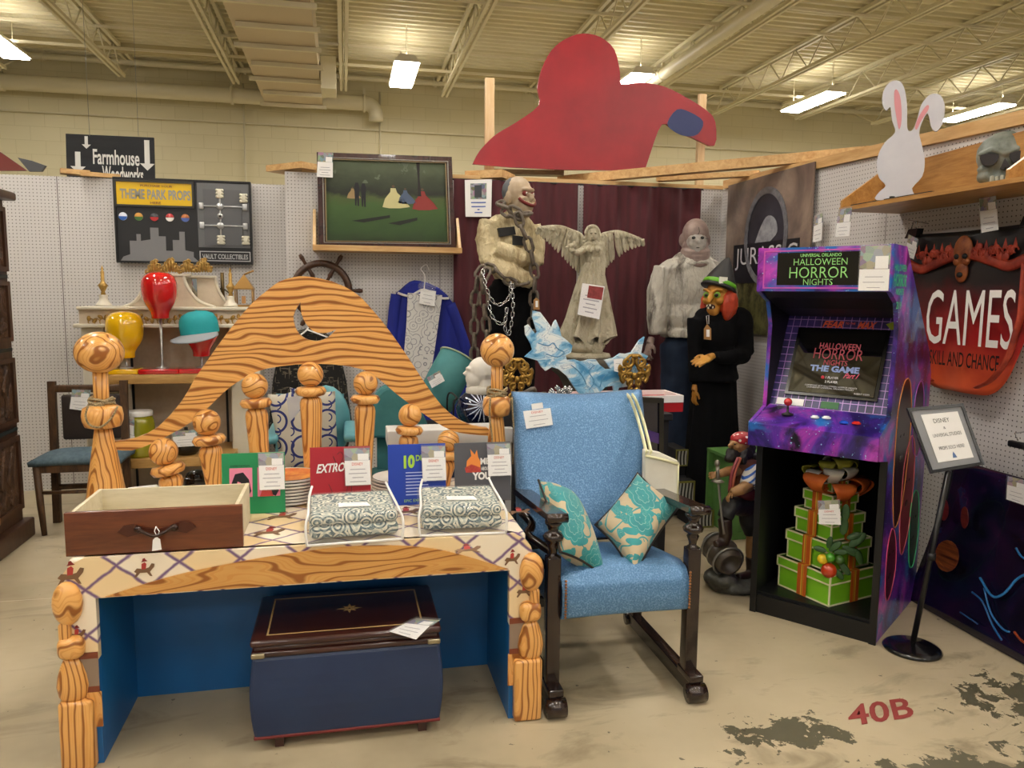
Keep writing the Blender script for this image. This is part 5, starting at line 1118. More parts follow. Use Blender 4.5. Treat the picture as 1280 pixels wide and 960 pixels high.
on(0, -.124, -.064, .014, .006, .003, 'mouth_gap', pm('#2A1C1A', .5))
for pts in ([(0, -.125, .085), (.008, -.128, .05), (-.004, -.13, .03)], [(.04, -.11, .01), (.065, -.09, .005), (.09, -.05, .008)]): MB().tube([L(*p) for p in pts], .002, 5).build('crack_line', BLACK, head, world=True)
# --- the witch
YW = 4.95; W = lambda px, py, dy=0: PY(px, py, YW+dy)
wt = thing('witch_figure', 'green-banded witch figure in a long black robe with yellow hands', 'figure', (W(895, 640).x, YW, 0)); ROBE = pm('#08080A', .9, col2='#0E0E11', ns=8, spec=.15); FACE = pm('#C08A2E', .45, col2='#A8702A', ns=12)
HAIRO = pm('#C2421E', .5, col2='#A0331A', ns=(40, 40, 6))
cW = W(893, 640)
def robe(u, v):
    a = 2*PI*u; z = lerp(1.15, .02, v); cx = lerp(W(893, 460).x, W(889, 640).x, v)
    r = lerp(.15, .235, v**1.2); k = 1+.10*v*math.sin(9*a+v*2)+.05*v*math.sin(15*a)
    return V((cx+r*k*math.cos(a), YW+r*.7*k*math.sin(a), z))
MB().grid(robe, 90, 16).build('skirt', ROBE, wt, world=True)
b = MB(); b.ell(W(897, 415), (.15, .11, .20)); b.ell(W(897, 395), (.17, .10, .08)); b.tube([W(893, 440), W(893, 475)], [.13, .17], 16)
b.tube([W(872, 398), W(868, 430), W(868, 478, -.02)], [.075, .05, .038], 12); b.ell(W(924, 405), (.10, .09, .12)); b.tube([W(926, 410), W(932, 440, -.04), W(925, 447, -.10)], [.085, .06, .055], 12); b.tube([W(930, 445, -.06), W(905, 447, -.18), W(893, 447, -.22)], [.058, .045, .038], 12)
org('bodice', b, ROBE, wt, .012, 3, .008, .05)
hand(W(882, 449, -.25), (-1, -.25, -.35), (0, -.6, 1), .17, FACE, wt, curl=.15, flip=-1)
hand(W(868, 492, -.03), (-.1, -.1, -1), (-1, 0, 0), .15, FACE, wt, curl=.55)
hc = W(897, 372, -.03); fx = V((-.80, -.60, 0)).normalized(); fs2 = V((0, 0, 1)).cross(fx); HM = Matrix((fs2, -fx, V((0, 0, 1)))).transposed()
b = MB(); b.ell(L(0, .01, .01), (.085, .10, .12), M=HM); b.ell(L(0, -.06, -.085), (.045, .045, .045), M=HM); b.tube([L(0, -.08, .03), L(0, -.125, -.015), L(0, -.125, -.035)], [.018, .02, .014], 8); b.tube([L(0, .02, -.08), L(0, .02, -.18)], .05, 12)
for s in (-1, 1): b.ell(L(s*.05, -.065, -.02), (.028, .03, .028), M=HM); b.tube([L(s*.012, -.095, .035), L(s*.04, -.095, .055), L(s*.07, -.07, .05)], .011, 6)
head = org('head', b, FACE, wt, .007, 2)
for s in (-1, 1): on(s*.038, -.088, .018, .026, .012, .022, 'green_eyelid', pm('#7FA83C', .4)); on(s*.038, -.097, .016, .014, .008, .012, 'eye', BLACK)
on(0, -.098, -.062, .034, .02, .018, 'mouth', pm('#2A0C0A', .4))
b = MB()
for x, z in ((-.02, -.056), (.004, -.052), (.022, -.066), (-.008, -.07)): b.rbox(L(x, -.118+abs(x)*.4, z), (.010, .008, .014), .002, M=HM)
b.build('teeth', pm('#E2DCC4', .3), head, world=True)
b = MB(); b.ell(L(.0, .045, -.01), (.105, .10, .13), M=HM); b.ell(L(.06, .03, -.04), (.07, .08, .11), M=HM); b.ell(L(-.06, .03, -.04), (.05, .08, .11), M=HM)
for s in (-1, 1): b.ell(L(s*.078, -.005, -.06), (.035, .065, .10), M=HM)
org('orange_hair', b, HAIRO, head, .008, 2, .01, .02)
tilt = Matrix.Rotation(.34, 3, 'Y') @ Matrix.Rotation(-.08, 3, 'X'); cc = L(0, .01, .070)
ht = MB().lathe([(.122, -.012), (.125, -.004), (.116, .008), (.108, .03), (.092, .075), (.060, .135), (.03, .19), (.012, .215), (.002, .22)], cc, 32, M=tilt, sy=1.0).build('witch_hat', pm('#1A1A1C', .6), head, world=True)
wt_b = MB().lathe([(.117, .010), (.119, .014), (.113, .036), (.106, .040)], cc, 32, M=tilt, cap=False); wt_b.build('green_band', pm('#5FA81E', .4), head, world=True)
d_ = (tilt @ V((-.35, -1, 0))).normalized(); bc_ = cc+d_*.112+tilt @ V((0, 0, .03)); MB().bar(bc_-V((.028, 0, 0)), bc_+V((.028, 0, -.004)), .014, .045).build('buckle', pm('#E4E6D8', .4), head, world=True)
tg = thing('price_tag', 'brown card tag pinned on the chest of the witch figure', 'tag', W(885, 425, -.16)); MB().prism([W(x, y, -.17) for x, y in ((880, 411), (884, 405), (889, 411), (889, 425), (880, 424))], (0, .002, 0)).build('card', KRAFT, tg, world=True)
MB().prism([W(x, y, -.172) for x, y in ((883, 412), (887, 412), (887, 421), (883, 421))], (0, .001, 0)).build('sticker', PAPER, tg, world=True); MB().tube([W(884, 405, -.17), W(883, 395, -.16), W(886, 394, -.16), W(886, 405, -.17)], .002, 5).build('string', WHITE, tg, world=True)
# --- the angel
YG = 4.9; G = lambda px, py, dy=0: PY(px, py, YG+dy); STONE = m_stained('#B8B098', '#978D72', (10, 10, 8), 40)
an = thing('angel_statue', 'weathered stone-coloured winged angel statue holding a bird', 'statue', G(735, 446))
ctr = lambda py: G(lerp(742, 733, (py-330)/100), py)
def gown(u, v):
    py = lerp(328, 425, v); c = ctr(py); a = 2*PI*u; r = lerp(.050, .148, v**.75); f = 1+(.10+.16*v)*math.sin(9*a+2*v)+.07*math.sin(17*a+1)
    return V((c.x+r*f*math.cos(a)*(1+.12*v), YG+r*.75*f*math.sin(a), c.z+.03*v**3*math.sin(9*a+2)))
MB().grid(gown, 120, 18).build('gown', STONE, an, world=True)
b = MB(); b.ell(G(743, 314), (.058, .05, .06)); b.ell(G(742, 326), (.046, .042, .05)); b.ell(G(742, 306), (.072, .04, .028)); b.ell(G(738, 312, -.03), (.026, .03, .026)); b.ell(G(746, 312, -.03), (.026, .03, .026)); b.tube([G(740, 302), G(740, 310)], [.025, .035], 10)
b.ell(G(739.5, 294), (.038, .042, .052)); b.ell(G(739.5, 298, -.038), (.008, .012, .012)); b.ell(G(741, 290, .015), (.05, .045, .045)); b.tube(smooth_pts([G(747, 292), G(751, 303), G(754, 317)], 3), [.022]*7, 8); b.tube(smooth_pts([G(735, 296, .02), G(733, 305, .02)], 3), [.016]*4, 8)
b.tube([G(733, 310), G(722, 316, -.05), G(716, 315, -.10)], [.026, .022, .017], 10); b.tube([G(751, 310), G(754, 328, -.01), G(753, 345, -.03)], [.026, .02, .017], 10); b.ell(G(753, 350, -.03), (.016, .012, .025)); b.ell(G(714, 313, -.11), (.02, .015, .015))
b.ell(G(715, 307, -.11), (.028, .016, .016)); b.ell(G(709, 309, -.11), (.02, .008, .008)); b.ell(G(718, 303, -.11), (.012, .01, .012))
org('body', b, STONE, an, .005, 1)
b = MB()
for k in range(26):
    a_ = PI*(.05+.9*k/25); c_ = G(739.8, 292)+V((.044*math.cos(a_), -.012, .050*math.sin(a_)-.004)); b.ell(c_, (.013, .016, .013), n=8, m=6)
for k in range(9): b.ell(G(748+.8*k*.5, 294+2.7*k)+V((.008*math.sin(k*1.8), -.01, 0)), (.016, .015, .016), n=8, m=6); b.ell(G(732.5-.2*k, 294+1.4*k)+V((.005*math.sin(k*1.8), -.0, 0)), (.011, .012, .013), n=8, m=6)
b.build('hair', STONE, an, world=True)
for s in (-1, 1): MB().ell(G(739.5, 293)+V((s*.014, -.038, .004)), (.009, .006, .005), n=8, m=6).build('eye', pm('#6A624E', .7), an, world=True)
MB().ell(G(739.5, 301)+V((0, -.038, .002)), (.010, .006, .003), n=8, m=6).build('mouth', pm('#6A624E', .7), an, world=True)
b = MB(); b.ell(ctr(432), (.13, .10, .06)); b.ell(ctr(437)+V((.05, -.05, 0)), (.05, .05, .04)); b.ell(ctr(425)+V((.0, -.06, 0)), (.03, .05, .04)); b.lathe([(.155, 0), (.16, .01), (.15, .03), (.12, .035)], G(734, 447), 28, sy=.8); b.build('base', STONE, an, world=True)
for side, lead, rows in ((-1, [(731, 312), (727, 296), (715, 289), (698, 283), (675, 284)], 15), (1, [(748, 312), (751, 297), (758, 292), (776, 290), (802, 299)], 15)):
    LP_ = smooth_pts([G(a, c_, .06) for a, c_ in lead], 6); b = MB(); b.tube(LP_, [lerp(.02, .007, i/(len(LP_)-1)) for i in range(len(LP_))], 8)
    for row, (fl, off) in enumerate(((1.0, 0), (.6, -.008), (.32, -.016))):
        for i in range(22):
            f = i/21; p = LP_[int(f*(len(LP_)-1))]; L_ = fl*lerp(.31, .05, f**1.5); ang = lerp(-.35, .35, f)
            d = V((side*math.sin(ang+.1), 0, -math.cos(ang))); q = p+d*L_*.48+V((0, off+.010*(i % 2), 0)); sd = d.cross(V((0, 1, 0))); b.ell(q, (.017, .007, L_*.52), M=Matrix((sd, V((0, 1, 0)), d)).transposed(), n=8, m=8)
    b.build('wing', STONE, an, world=True)
price_card([G(728, 354, -.16), G(756, 358, -.16), G(749, 399, -.16), G(722, 393, -.16)], 'plastic-sleeved price sheet with a red photo on the angel statue', '', photo=None, lines=5)
q_ = [G(728, 354, -.163), G(756, 358, -.163), G(749, 399, -.163), G(722, 393, -.163)]; MB().prism(rect(q_, .3, .04, .96, .42), (0, -.001, 0)).build('photo', pm('#7A3030', .4, col2='#A84A48', ns=30), an, world=True)
pe = thing('pedestal', 'rough dark stone pedestal under the angel statue', 'pedestal', (G(733, 450).x, YG, 0)); zb = G(734, 447).z-.001
c = V((G(733, 450).x, YG, 0)); b = MB(); b.lathe([(.22, 0), (.23, .08), (.16, .12), (.15, zb-.2), (.19, zb-.12), (.24, zb-.08), (.25, zb-.03), (.20, zb)], c, 12, sy=.8); b.build('column', pm('#4C463C', .8, col2='#38332B', ns=10, bump=.6, bs=20), pe, world=True)
# --- the pirate
YPi = 3.63; Q = lambda px, py, dy=0: PY(px, py, YPi+dy)
pi_ = thing('pirate_statue', 'painted pirate statue in a red dotted bandanna resting a foot on a barrel', 'statue', (Q(920, 735).x, YPi, 0)); PSK = pm('#A87E4E', .45, col2='#8A6238', ns=14); DBR = pm('#2A1D16', .35, col2='#3A2A1E', ns=12)
b = MB(); b.ell(Q(918, 730), (.15, .13, .045)); b.ell(Q(900, 722, -.02), (.09, .09, .05)); b.ell(Q(935, 733), (.11, .12, .04)); org('rock_base', b, pm('#33332E', .5, col2='#55554C', ns=20), pi_, .012, 2, .02, .04)
br = Q(906, 694, -.05); bm_ = Matrix.Rotation(PI/2-.1, 3, 'X') @ Matrix.Rotation(.0, 3, 'Z')
MB().lathe([(.062, -.11), (.078, -.06), (.084, 0), (.078, .06), (.064, .10), (.05, .10), (.05, .05), (.001, .05)], br+V((0, .03, 0)), 20, M=Matrix.Rotation(PI/2+.3, 3, 'X') @ Matrix.Rotation(0, 3, 'Z')).build('barrel', pm('#3A342C', .4, col2='#54493A', ns=14), pi_, world=True)
for dz in (-.07, .0, .07): MB().tube([br+V((0, .03, 0))+Matrix.Rotation(PI/2+.3, 3, 'X') @ V((.083*math.cos(a), .083*math.sin(a), dz)) for a in [2*PI*k/20 for k in range(20)]], .006, 6, closed=True).build('hoop', pm('#8E8E8A', .3, .7), pi_, world=True)
b = MB(); b.tube([Q(932, 632), Q(912, 632, -.06), Q(906, 648, -.07)], [.06, .05, .042], 12); b.ell(Q(930, 628), (.075, .06, .05)); b.tube([Q(936, 635, .01), Q(938, 655, .0), Q(940, 668)], [.06, .055, .04], 12); org('breeches', b, pm('#1B1A18', .6), pi_, .008, 2, .008, .03)
b = MB(); b.tube([Q(906, 648, -.07), Q(907, 668, -.07), Q(905, 677, -.07)], [.038, .035, .032], 12); b.tube([Q(908, 677, -.07), Q(893, 680, -.09)], [.026, .02], 10); org('boot', b, DBR, pi_, .007, 2)
b = MB(); b.tube([Q(940, 668), Q(939, 690), Q(940, 712)], [.032, .03, .024], 12); org('shin', b, PSK, pi_, .008, 1)
b = MB(); b.tube([Q(940, 695), Q(940, 715)], [.036, .03], 12); b.tube([Q(940, 718), Q(922, 722, -.03)], [.028, .022], 10); org('boot', b, DBR, pi_, .007, 2)
b = MB(); b.ell(Q(932, 598), (.075, .07, .10)); b.ell(Q(934, 580), (.08, .065, .05)); b.ell(Q(930, 615), (.078, .068, .06)); org('vest', b, pm('#4A2418', .45, col2='#6E3A24', ns=14), pi_, .009, 2, .01, .03)
MB().lathe([(.070, 0), (.080, .02), (.080, .045), (.072, .06)], Q(931, 621), 20).build('red_sash', pm('#5E1218', .5), pi_, world=True)
for dx, m in ((-.055, '#8A3A3E'), (-.03, '#C06A4E')): MB().tube(smooth_pts([Q(928, 572, -.06)+V((dx*.4, 0, 0)), Q(922, 592, -.07)+V((dx*.6, 0, 0)), Q(918, 615, -.06)+V((dx*.5, 0, 0))], 4), .010, 6).build('vest_edge', pm(m, .5), pi_, world=True)
def m_stripe():
    t = NT('blue_stripe'); x, y, z = t.xyz(); return t.done(t.mix(t.math('LESS_THAN', t.math('FRACT', t.math('MULTIPLY', t.math('ADD', z, t.math('MULTIPLY', x, -.6)), 38)), .38), '#C9C6BA', '#2456A0'), .5)
b = MB(); b.ell(Q(940, 585, -.03), (.045, .045, .04)); b.tube([Q(940, 588, -.04), Q(936, 608, -.08)], [.046, .05], 12); org('striped_sleeve', b, m_stripe(), pi_, .007, 2)
b = MB(); b.tube([Q(936, 606, -.08), Q(926, 612, -.11), Q(914, 616, -.09)], [.034, .03, .024], 12); b.tube([Q(926, 588, .0), Q(910, 589, -.04), Q(898, 593, -.07)], [.034, .026, .02], 12); org('forearms', b, PSK, pi_, .007, 2)
hand(Q(912, 618, -.09), (-.6, -.2, -.8), (-1, 0, .5), .07, PSK, pi_, curl=.6); hand(Q(895, 593, -.075), (-1, -.1, -.1), (0, -1, .3), .08, PSK, pi_, curl=1.2)
b = MB(); b.tube([Q(897, 583, -.085), Q(897, 600, -.085)], .010, 8); b.ell(Q(896.5, 579, -.085), (.014, .014, .018)); b.lathe([(.012, .0), (.035, .008), (.02, .02)], Q(897, 604, -.085), 14); b.tube(smooth_pts([Q(898, 603, -.085), Q(901, 635, -.11), Q(905, 668, -.135)], 4), .007, 6, flat=.4); b.build('sword', pm('#8C8678', .35, .6), pi_, world=True)
hc = Q(925, 556); fx = V((-.97, -.25, 0)).normalized(); fs2 = V((0, 0, 1)).cross(fx); HM = Matrix((fs2, -fx, V((0, 0, 1)))).transposed()
b = MB(); b.ell(L(0, 0, 0), (.045, .055, .058), M=HM); b.tube([L(0, -.05, .018), L(0, -.072, -.002), L(0, -.066, -.010)], [.009, .012, .009], 8); b.ell(L(0, -.04, .018), (.03, .02, .01), M=HM); b.ell(L(.025, -.038, -.005), (.017, .016, .014), M=HM)
head = org('head', b, PSK, pi_, .005, 2)
for s in (-1, 1): on(s*.018, -.052, .010, .006, .004, .004, 'eye', BLACK)
b = MB(); b.ell(L(0, -.045, -.05), (.04, .04, .035), M=HM); b.ell(L(0, -.065, -.065), (.03, .03, .025), M=HM); b.ell(L(0, .02, -.045), (.06, .055, .05), M=HM); b.ell(L(0, .05, -.03), (.05, .04, .06), M=HM); b.ell(L(.0, -.062, -.022), (.028, .014, .008), M=HM)
for k in range(8): b.ell(L(.05*math.sin(k*1.3), .01+.05*math.cos(k*2.1), -.06-.01*(k % 3)), (.018, .018, .024), M=HM)
org('black_beard', b, pm('#191210', .5), head, .006, 1, .012, .015)
def m_dots():
    t = NT('dotted_cloth'); return t.done(t.mix(t.math('LESS_THAN', t.voro(t.sc(42), 1), .30), '#A31F26', '#E9E2DA'), .5)
b = MB(); b.ell(L(0, .012, .030), (.056, .065, .040), M=HM); b.ell(L(0, .065, .0), (.03, .02, .03), M=HM); org('bandanna', b, m_dots(), head, .006, 2)
# ------------------------------------------------------------------ middle ground
cr = thing('wooden_crate', 'green painted wooden crate standing behind the pirate statue', 'crate', (2.62, 4.55, 0)); GRN = pm('#4E7A3C', .6, col2='#5E8E48', ns=6)
c = PZ(918, 668); cx, cy = 2.62, 4.56; h = .52; xa, xb = 2.42, 2.82
MB().box((cx, cy, h/2), (xb-xa-.02, .34, h-.01)).build('panel', GRN, cr, world=True)
for x in (xa, xb):
    for y in (cy-.17, cy+.17): MB().box((x, y, h/2), (.05, .03, h)).build('corner_post', GRN, cr, world=True)
for z in (.025, h-.025): MB().box((cx, cy-.172, z), (xb-xa, .02, .05)).build('rail', GRN, cr, world=True)
MB().box((cx, cy, h), (xb-xa+.05, .38, .02)).build('top_board', GRN, cr, world=True)
MB().bar((xa+.02, cy-.175, h-.05), (xb-.02, cy-.175, .05), .04, .01, up=(0, 1, 0)).build('brace', GRN, cr, world=True)
def m_str():
    t = NT('stripe_print'); x, y, z = t.xyz(); return t.done(t.mix(t.math('LESS_THAN', t.math('FRACT', t.math('MULTIPLY', t.math('ADD', x, t.math('MULTIPLY', t.math('SINE', t.math('MULTIPLY', z, 30)), .004)), 40)), .5), '#1A1A1A', '#B5B5AC'), .6)
MSTR = m_str()
def sbox(a, b_, Y, z0, z1, label):
    xa, xb = PY(a, 620, Y).x, PY(b_, 620, Y).x; t = thing('striped_box', label, 'box', ((xa+xb)/2, Y+.12, z0)); q_ = [V((xa, Y, z1)), V((xb, Y, z1)), V((xb, Y, z0)), V((xa, Y, z0))]
    MB().box(((xa+xb)/2, Y+.125, (z0+z1)/2), (xb-xa, .24, z1-z0)).build('body', MATT, t, world=True); mid = sum(q_, V((0, 0, 0)))/4
    MB().ringprism(q_, [p+(mid-p)*.16 for p in q_], (0, -.006, 0)).build('yellow_frame', pm('#7E7A34', .6), t, world=True); MB().prism([p+(mid-p)*.16+V((0, -.002, 0)) for p in q_], (0, .002, 0)).build('striped_face', MSTR, t, world=True)
sbox(867, 893, 4.66, .0, .12, 'striped panel box lowest in front of the robe hem'); sbox(846, 868, 4.80, .13, .29, 'striped panel box with vertical bars above the lowest one'); sbox(843, 858, 4.95, .36, .48, 'small striped panel box partly hidden by the tote bag')
o = MB().box((PY(850, 600, 4.98).x, 5.06, .18), (.24, .2, .36)).build('black_riser', MATT); tag(o, 'black riser block beneath the small striped box', 'riser')
# black display table behind the rocking chair
dt = thing('display_table', 'black display table behind the blue chair back', 'table', (1.45, 4.2, 0)); zt_ = .90
MB().rbox((1.35, 4.20, zt_-.02), (.86, .5, .04), .006).build('tabletop', MATT, dt, world=True)
for x in (.96, 1.74):
    for y in (3.99, 4.41): MB().box((x, y, (zt_-.04)/2), (.045, .045, zt_-.04)).build('leg', MATT, dt, world=True)
MB().box((1.35, 4.40, .45), (.78, .02, .8)).build('modesty_panel', MATT, dt, world=True)
YT = 4.05; T = lambda px, py, dy=0: PY(px, py, YT+dy)
tr = thing('red_tray', 'long red and white open tray on the black display table', 'tray', (T(770, 505).x, YT, zt_)); a, b_ = T(700, 505).x, T(853, 505).x
z1 = T(846, 494).z; z0 = T(846, 515).z
MB().box(((a+b_)/2, YT+.12, (z0+z1)/2-.012), (b_-a, .26, (z1-z0)-.03)).build('body', pm('#B01E22', .4), tr, world=True)
o_ = [V((a, YT-.014, z1)), V((b_, YT-.014, z1)), V((b_, YT+.254, z1)), V((a, YT+.254, z1))]; mid = sum(o_, V((0, 0, 0)))/4
MB().ringprism(o_, [p+V((.015 if p.x < mid.x else -.015, .015 if p.y < mid.y else -.015, 0)) for p in o_], (0, 0, -.04)).build('white_rim', WHITE, tr, world=True)
zt2 = z0
MB().box(((a+b_)/2-.12, YT+.12, (zt_+z0)/2), (b_-a-.42, .2, z0-zt_+.004)).build('plinth', MATT, tr, world=True)
pf2 = thing('framed_picture', 'black picture frame with a dark purple picture leaning behind the blue chair', 'picture frame', T(815, 590, -.35)); q_ = [PY(a, c, 3.65) for a, c in ((798, 497), (830, 498), (829, 620), (796, 620))]; mid = sum(q_, V((0, 0, 0)))/4
MB().ringprism(q_, [p+V((.024 if p.x < mid.x else -.024, 0, .024 if p.z < mid.z else -.024)) for p in q_], (0, .03, 0)).build('frame', pm('#15130F', .2), pf2, world=True); MB().prism([p+V((0, .012, 0)) for p in q_], (0, .01, 0)).build('picture', pm('#181628', .15, coat=.5), pf2, world=True)
MB().prism([PY(803, 535, 3.655), PY(824, 542, 3.655), PY(824, 555, 3.655), PY(803, 549, 3.655)], (0, .003, 0)).build('purple_shape', pm('#4A2E78', .3), pf2, world=True)
MB().box((mid.x, 3.68, (q_[3].z)/2), (.12, .02, q_[3].z)).build('stand', MATT, pf2, world=True)
# ice burst cutout
def m_ice():
    t = NT('ice_print'); n = t.noise(t.sc((7, 7, 11)), 1, 4, .55, 1.2); c = t.ramp(n, [(.34, '#3F8CC0'), (.46, '#8CC3E2'), (.56, '#DCEAF0'), (.70, '#F4F6F4')]); l = t.math('ABSOLUTE', t.math('SUBTRACT', t.math('FRACT', t.math('MULTIPLY', n, 9)), .5))
    return t.done(t.mix(t.math('MULTIPLY', t.math('LESS_THAN', l, .06), .55), c, '#2F6FA6'), .4)
ip = [(155,165),(205,175),(240,220),(290,290),(305,250),(320,232),(345,290),(360,350),(400,380),(440,420),(430,470),(390,490),(400,525),(460,520),(500,535),(530,530),(560,520),(610,520),(640,560),(680,590),(720,590),(700,560),(675,525),(740,510),(790,475),(830,480),(870,470),(930,380),(965,355),(950,420),(940,470),(990,495),(965,535),(1000,560),(960,640),(900,690),(850,715),(780,725),(765,765),(745,765),(735,710),(680,720),(640,760),(610,792),(520,792),(480,760),(440,700),(400,640),(340,590),(290,575),(245,603),(215,575),(190,530),(95,500),(150,450),(140,410),(100,340),(95,280),(120,265),(170,335),(185,320),(150,210)]
ic = thing('ice_cutout', 'jagged pale blue and white ice burst board cutout on the display table', 'cutout', T(735, 496, -.06)); IP = [T(a/5.818+640, c/5.818+360, -.05) for a, c in ip]
MB().prism(IP, (0, .02, 0)).build('board', m_ice(), ic, world=True)
for pts in ([(190, 400), (260, 420), (300, 400), (330, 440), (380, 470), (330, 500), (250, 480)], [(600, 560), (560, 610), (600, 680), (560, 740)], [(430, 560), (500, 620), (540, 700)], [(700, 620), (660, 660), (640, 720)]): MB().tube(smooth_pts([T(a/5.818+640, c/5.818+360, -.052) for a, c in pts], 4), .003, 5, flat=.4).build('ice_line', pm('#5D9CC9', .4), ic, world=True)
MB().box((T(738, 496).x, YT-.03, (zt_+T(738, 496).z)/2), (.3, .03, T(738, 496).z-zt_+.01)).build('foot_block', MATT, ic, world=True)
price_card([T(767, 449, -.1), T(779, 448, -.1), T(777, 466, -.1), T(768, 464, -.1)], 'small white card on the ice burst cutout', '', sleeve=False, lines=2)
# gold scroll ornaments
def spiral(c, r0, turns, sgn, start, n=26): return [c+V((sgn*r0*(1-.8*i/n)*math.cos(start+turns*2*PI*i/n), 0, r0*(1-.8*i/n)*math.sin(start+turns*2*PI*i/n))) for i in range(n+1)]
def ornament(px, top_, bot, label, Y):
    c0 = PY(px, bot, Y); H_ = PY(px, top_, Y).z-c0.z; t = thing('gold_ornament', label, 'ornament', c0); b = MB(); k = H_/.24
    for s in (-1, 1):
        for (x, z, r, tn, st) in ((.042, .20, .036, 1.3, 2.4), (.066, .16, .026, -1.3, 1.0), (.05, .115, .032, 1.4, -1.2), (.022, .08, .020, -1.3, 2.2), (.028, .025, .024, 1.4, 1.8)):
            pts = spiral(c0+V((s*x*k, 0, z*k)), r*k, tn, s, st); b.tube(pts, [.0125*k*(1-.5*i/len(pts)) for i in range(len(pts))], 8)
        b.tube(smooth_pts([c0+V((s*a*k, 0, z*k)) for a, z in ((.01, .01), (.03, .05), (.012, .09), (.05, .13), (.02, .17), (.055, .2), (.03, .235), (.0, .24))], 4), .009*k, 8)
        b.ell(c0+V((s*.03*k, -.008, .135*k)), (.018*k, .012, .014*k)); b.ell(c0+V((s*.085*k, 0, .135*k)), (.012*k, .01, .02*k))
    b.ell(c0+V((0, -.005, .12*k)), (.02*k, .014, .022*k)); b.ell(c0+V((0, -.005, .232*k)), (.022*k, .014, .014*k)); b.rbox(c0+V((0, 0, .006*k)), (.09*k, .04, .012*k), .004)
    b.build('scrollwork', pm('#B8924A', .34, .8, col2='#8C6C2E', ns=20), t, world=True)
ornament(646, 449, 500, 'ornate gold scroll ornament beside the navy vase and rope-tied post', 3.9); ornament(792, 444, 496, 'ornate gold scroll ornament in front of the ice cutout', 3.95)
for px, Y, z in ((646, 3.9, PY(646, 500, 3.9).z), (792, 3.95, PY(792, 496, 3.95).z)):
    if px == 646: o = MB().rbox((PY(px, 500, Y).x, Y, z/2-.0005), (.16, .12, z), .006).build('plinth_column', MATT); tag(o, 'narrow black column carrying the gold ornament next to the navy vase', 'column')
MB().box((PY(792, 500, 3.95).x, 3.95, (PY(792, 496, 3.95).z+zt_)/2), (.1, .05, PY(792, 496, 3.95).z-zt_)).build('ornament_block', MATT, dt, world=True)
cg = thing('crystal_ornament', 'clear faceted glass flower ornament at the top of the blue chair', 'ornament', PY(704, 498, 3.6)); GL = pm('#D8DCE0', .05, .3, trans=.6, ior=1.45); b = MB(); cc = PY(704, 490, 3.6)
for k in range(14):
    a = k*2.4; d = V((math.cos(a), math.sin(a)*.5, .6+.4*math.sin(k*1.7))).normalized()*.045; b.ell(cc+d*.8+V((0, 0, -.01)), (.007, .007, .02), M=V((0, 0, 1)).rotation_difference(d).to_matrix(), n=6, m=4)
for k in range(14):
    a = k*2.4; d = V((math.cos(a), math.sin(a)*.5, .6+.4*math.sin(k*1.7))).normalized()*.04; b.ell(PY(696, 495, 3.58)+d*.8, (.007, .007, .018), M=V((0, 0, 1)).rotation_difference(d).to_matrix(), n=6, m=4)
b.build('petals', GL, cg, world=True); zc_ = PY(700, 500, 3.6).z; MB().box((PY(700, 498, 3.6).x, 3.62, zc_/2), (.10, .06, zc_)).build('stand', MATT, cg, world=True)
dc = thing('dark_chain', 'pile of dark chain on a stand behind the blue chair top', 'chain', PY(665, 498, 3.75)); links([PY(655, 495, 3.75), PY(664, 490, 3.75), PY(672, 496, 3.75), PY(682, 493, 3.75)], .085, .012, .05, 'links', HCH, dc); zc_ = PY(667, 500, 3.75).z; MB().box((PY(668, 500, 3.75).x, 3.8, zc_/2), (.2, .08, zc_)).build('stand', MATT, dc, world=True)
# white bust and vase on a wire rack
YV = 4.25; K = lambda px, py, dy=0: PY(px, py, YV+dy)
bu = thing('mannequin_head', 'white mannequin head facing sideways on a short neck', 'mannequin head', K(597, 490)); hc = K(600, 466); fx = V((-1, -.15, 0)).normalized(); fs2 = V((0, 0, 1)).cross(fx); HM = Matrix((fs2, -fx, V((0, 0, 1)))).transposed()
b = MB(); b.ell(L(0, .01, .015), (.062, .082, .075), M=HM); b.ell(L(0, -.035, -.03), (.045, .05, .055), M=HM); b.tube([L(0, -.078, .012), L(0, -.096, -.008)], [.008, .011], 8); b.ell(L(0, -.075, -.03), (.015, .012, .006), M=HM); b.ell(L(0, -.073, -.042), (.014, .012, .006), M=HM); b.ell(L(0, -.06, -.07), (.02, .02, .016), M=HM); b.ell(L(0, -.068, .025), (.03, .016, .012), M=HM)
b.tube([L(0, .02, -.03), L(0, .02, -.13)], [.046, .044], 14)
org('head', b, pm('#D9D5CC', .5), bu, .005, 3)
MB().lathe([(.055, 0), (.068, .01), (.066, .04), (.05, .055)], K(597, 494), 24).build('collar_base', pm('#CFCBC0', .5), bu, world=True)
def m_burst():
    t = NT('starburst_glaze'); n = t.noise(t.sc((30, 30, 60)), 1, 3, .6, 2.0); x, y, z = t.xyz(); r = t.vmath('DISTANCE', t.co(), (.02, -.09, .13)); a = t.math('ARCTAN2', t.math('SUBTRACT', z, .13), t.math('SUBTRACT', x, .02))
    ray_ = t.math('GREATER_THAN', t.math('ADD', t.math('SINE', t.math('MULTIPLY', a, 17)), t.math('MULTIPLY', n, 1.5)), t.math('ADD', .6, t.math('MULTIPLY', r, 12)))
    return t.done(t.mix(ray_, '#0E1838', '#C8D0E0'), .12, coat=.8)
vs_ = thing('navy_vase', 'round glossy navy vase with a white starburst under the mannequin head', 'vase', K(594, 532)); c0 = K(594, 533); MB().lathe([(.05, 0), (.08, .02), (.105, .07), (.112, .11), (.095, .16), (.065, .19), (.05, .195)], c0, 32).build('body', m_burst(), vs_, world=True); MB().lathe([(.05, -.008), (.06, -.004), (.055, .006)], c0, 20).build('foot', pm('#CFCBC0', .5), vs_, world=True)
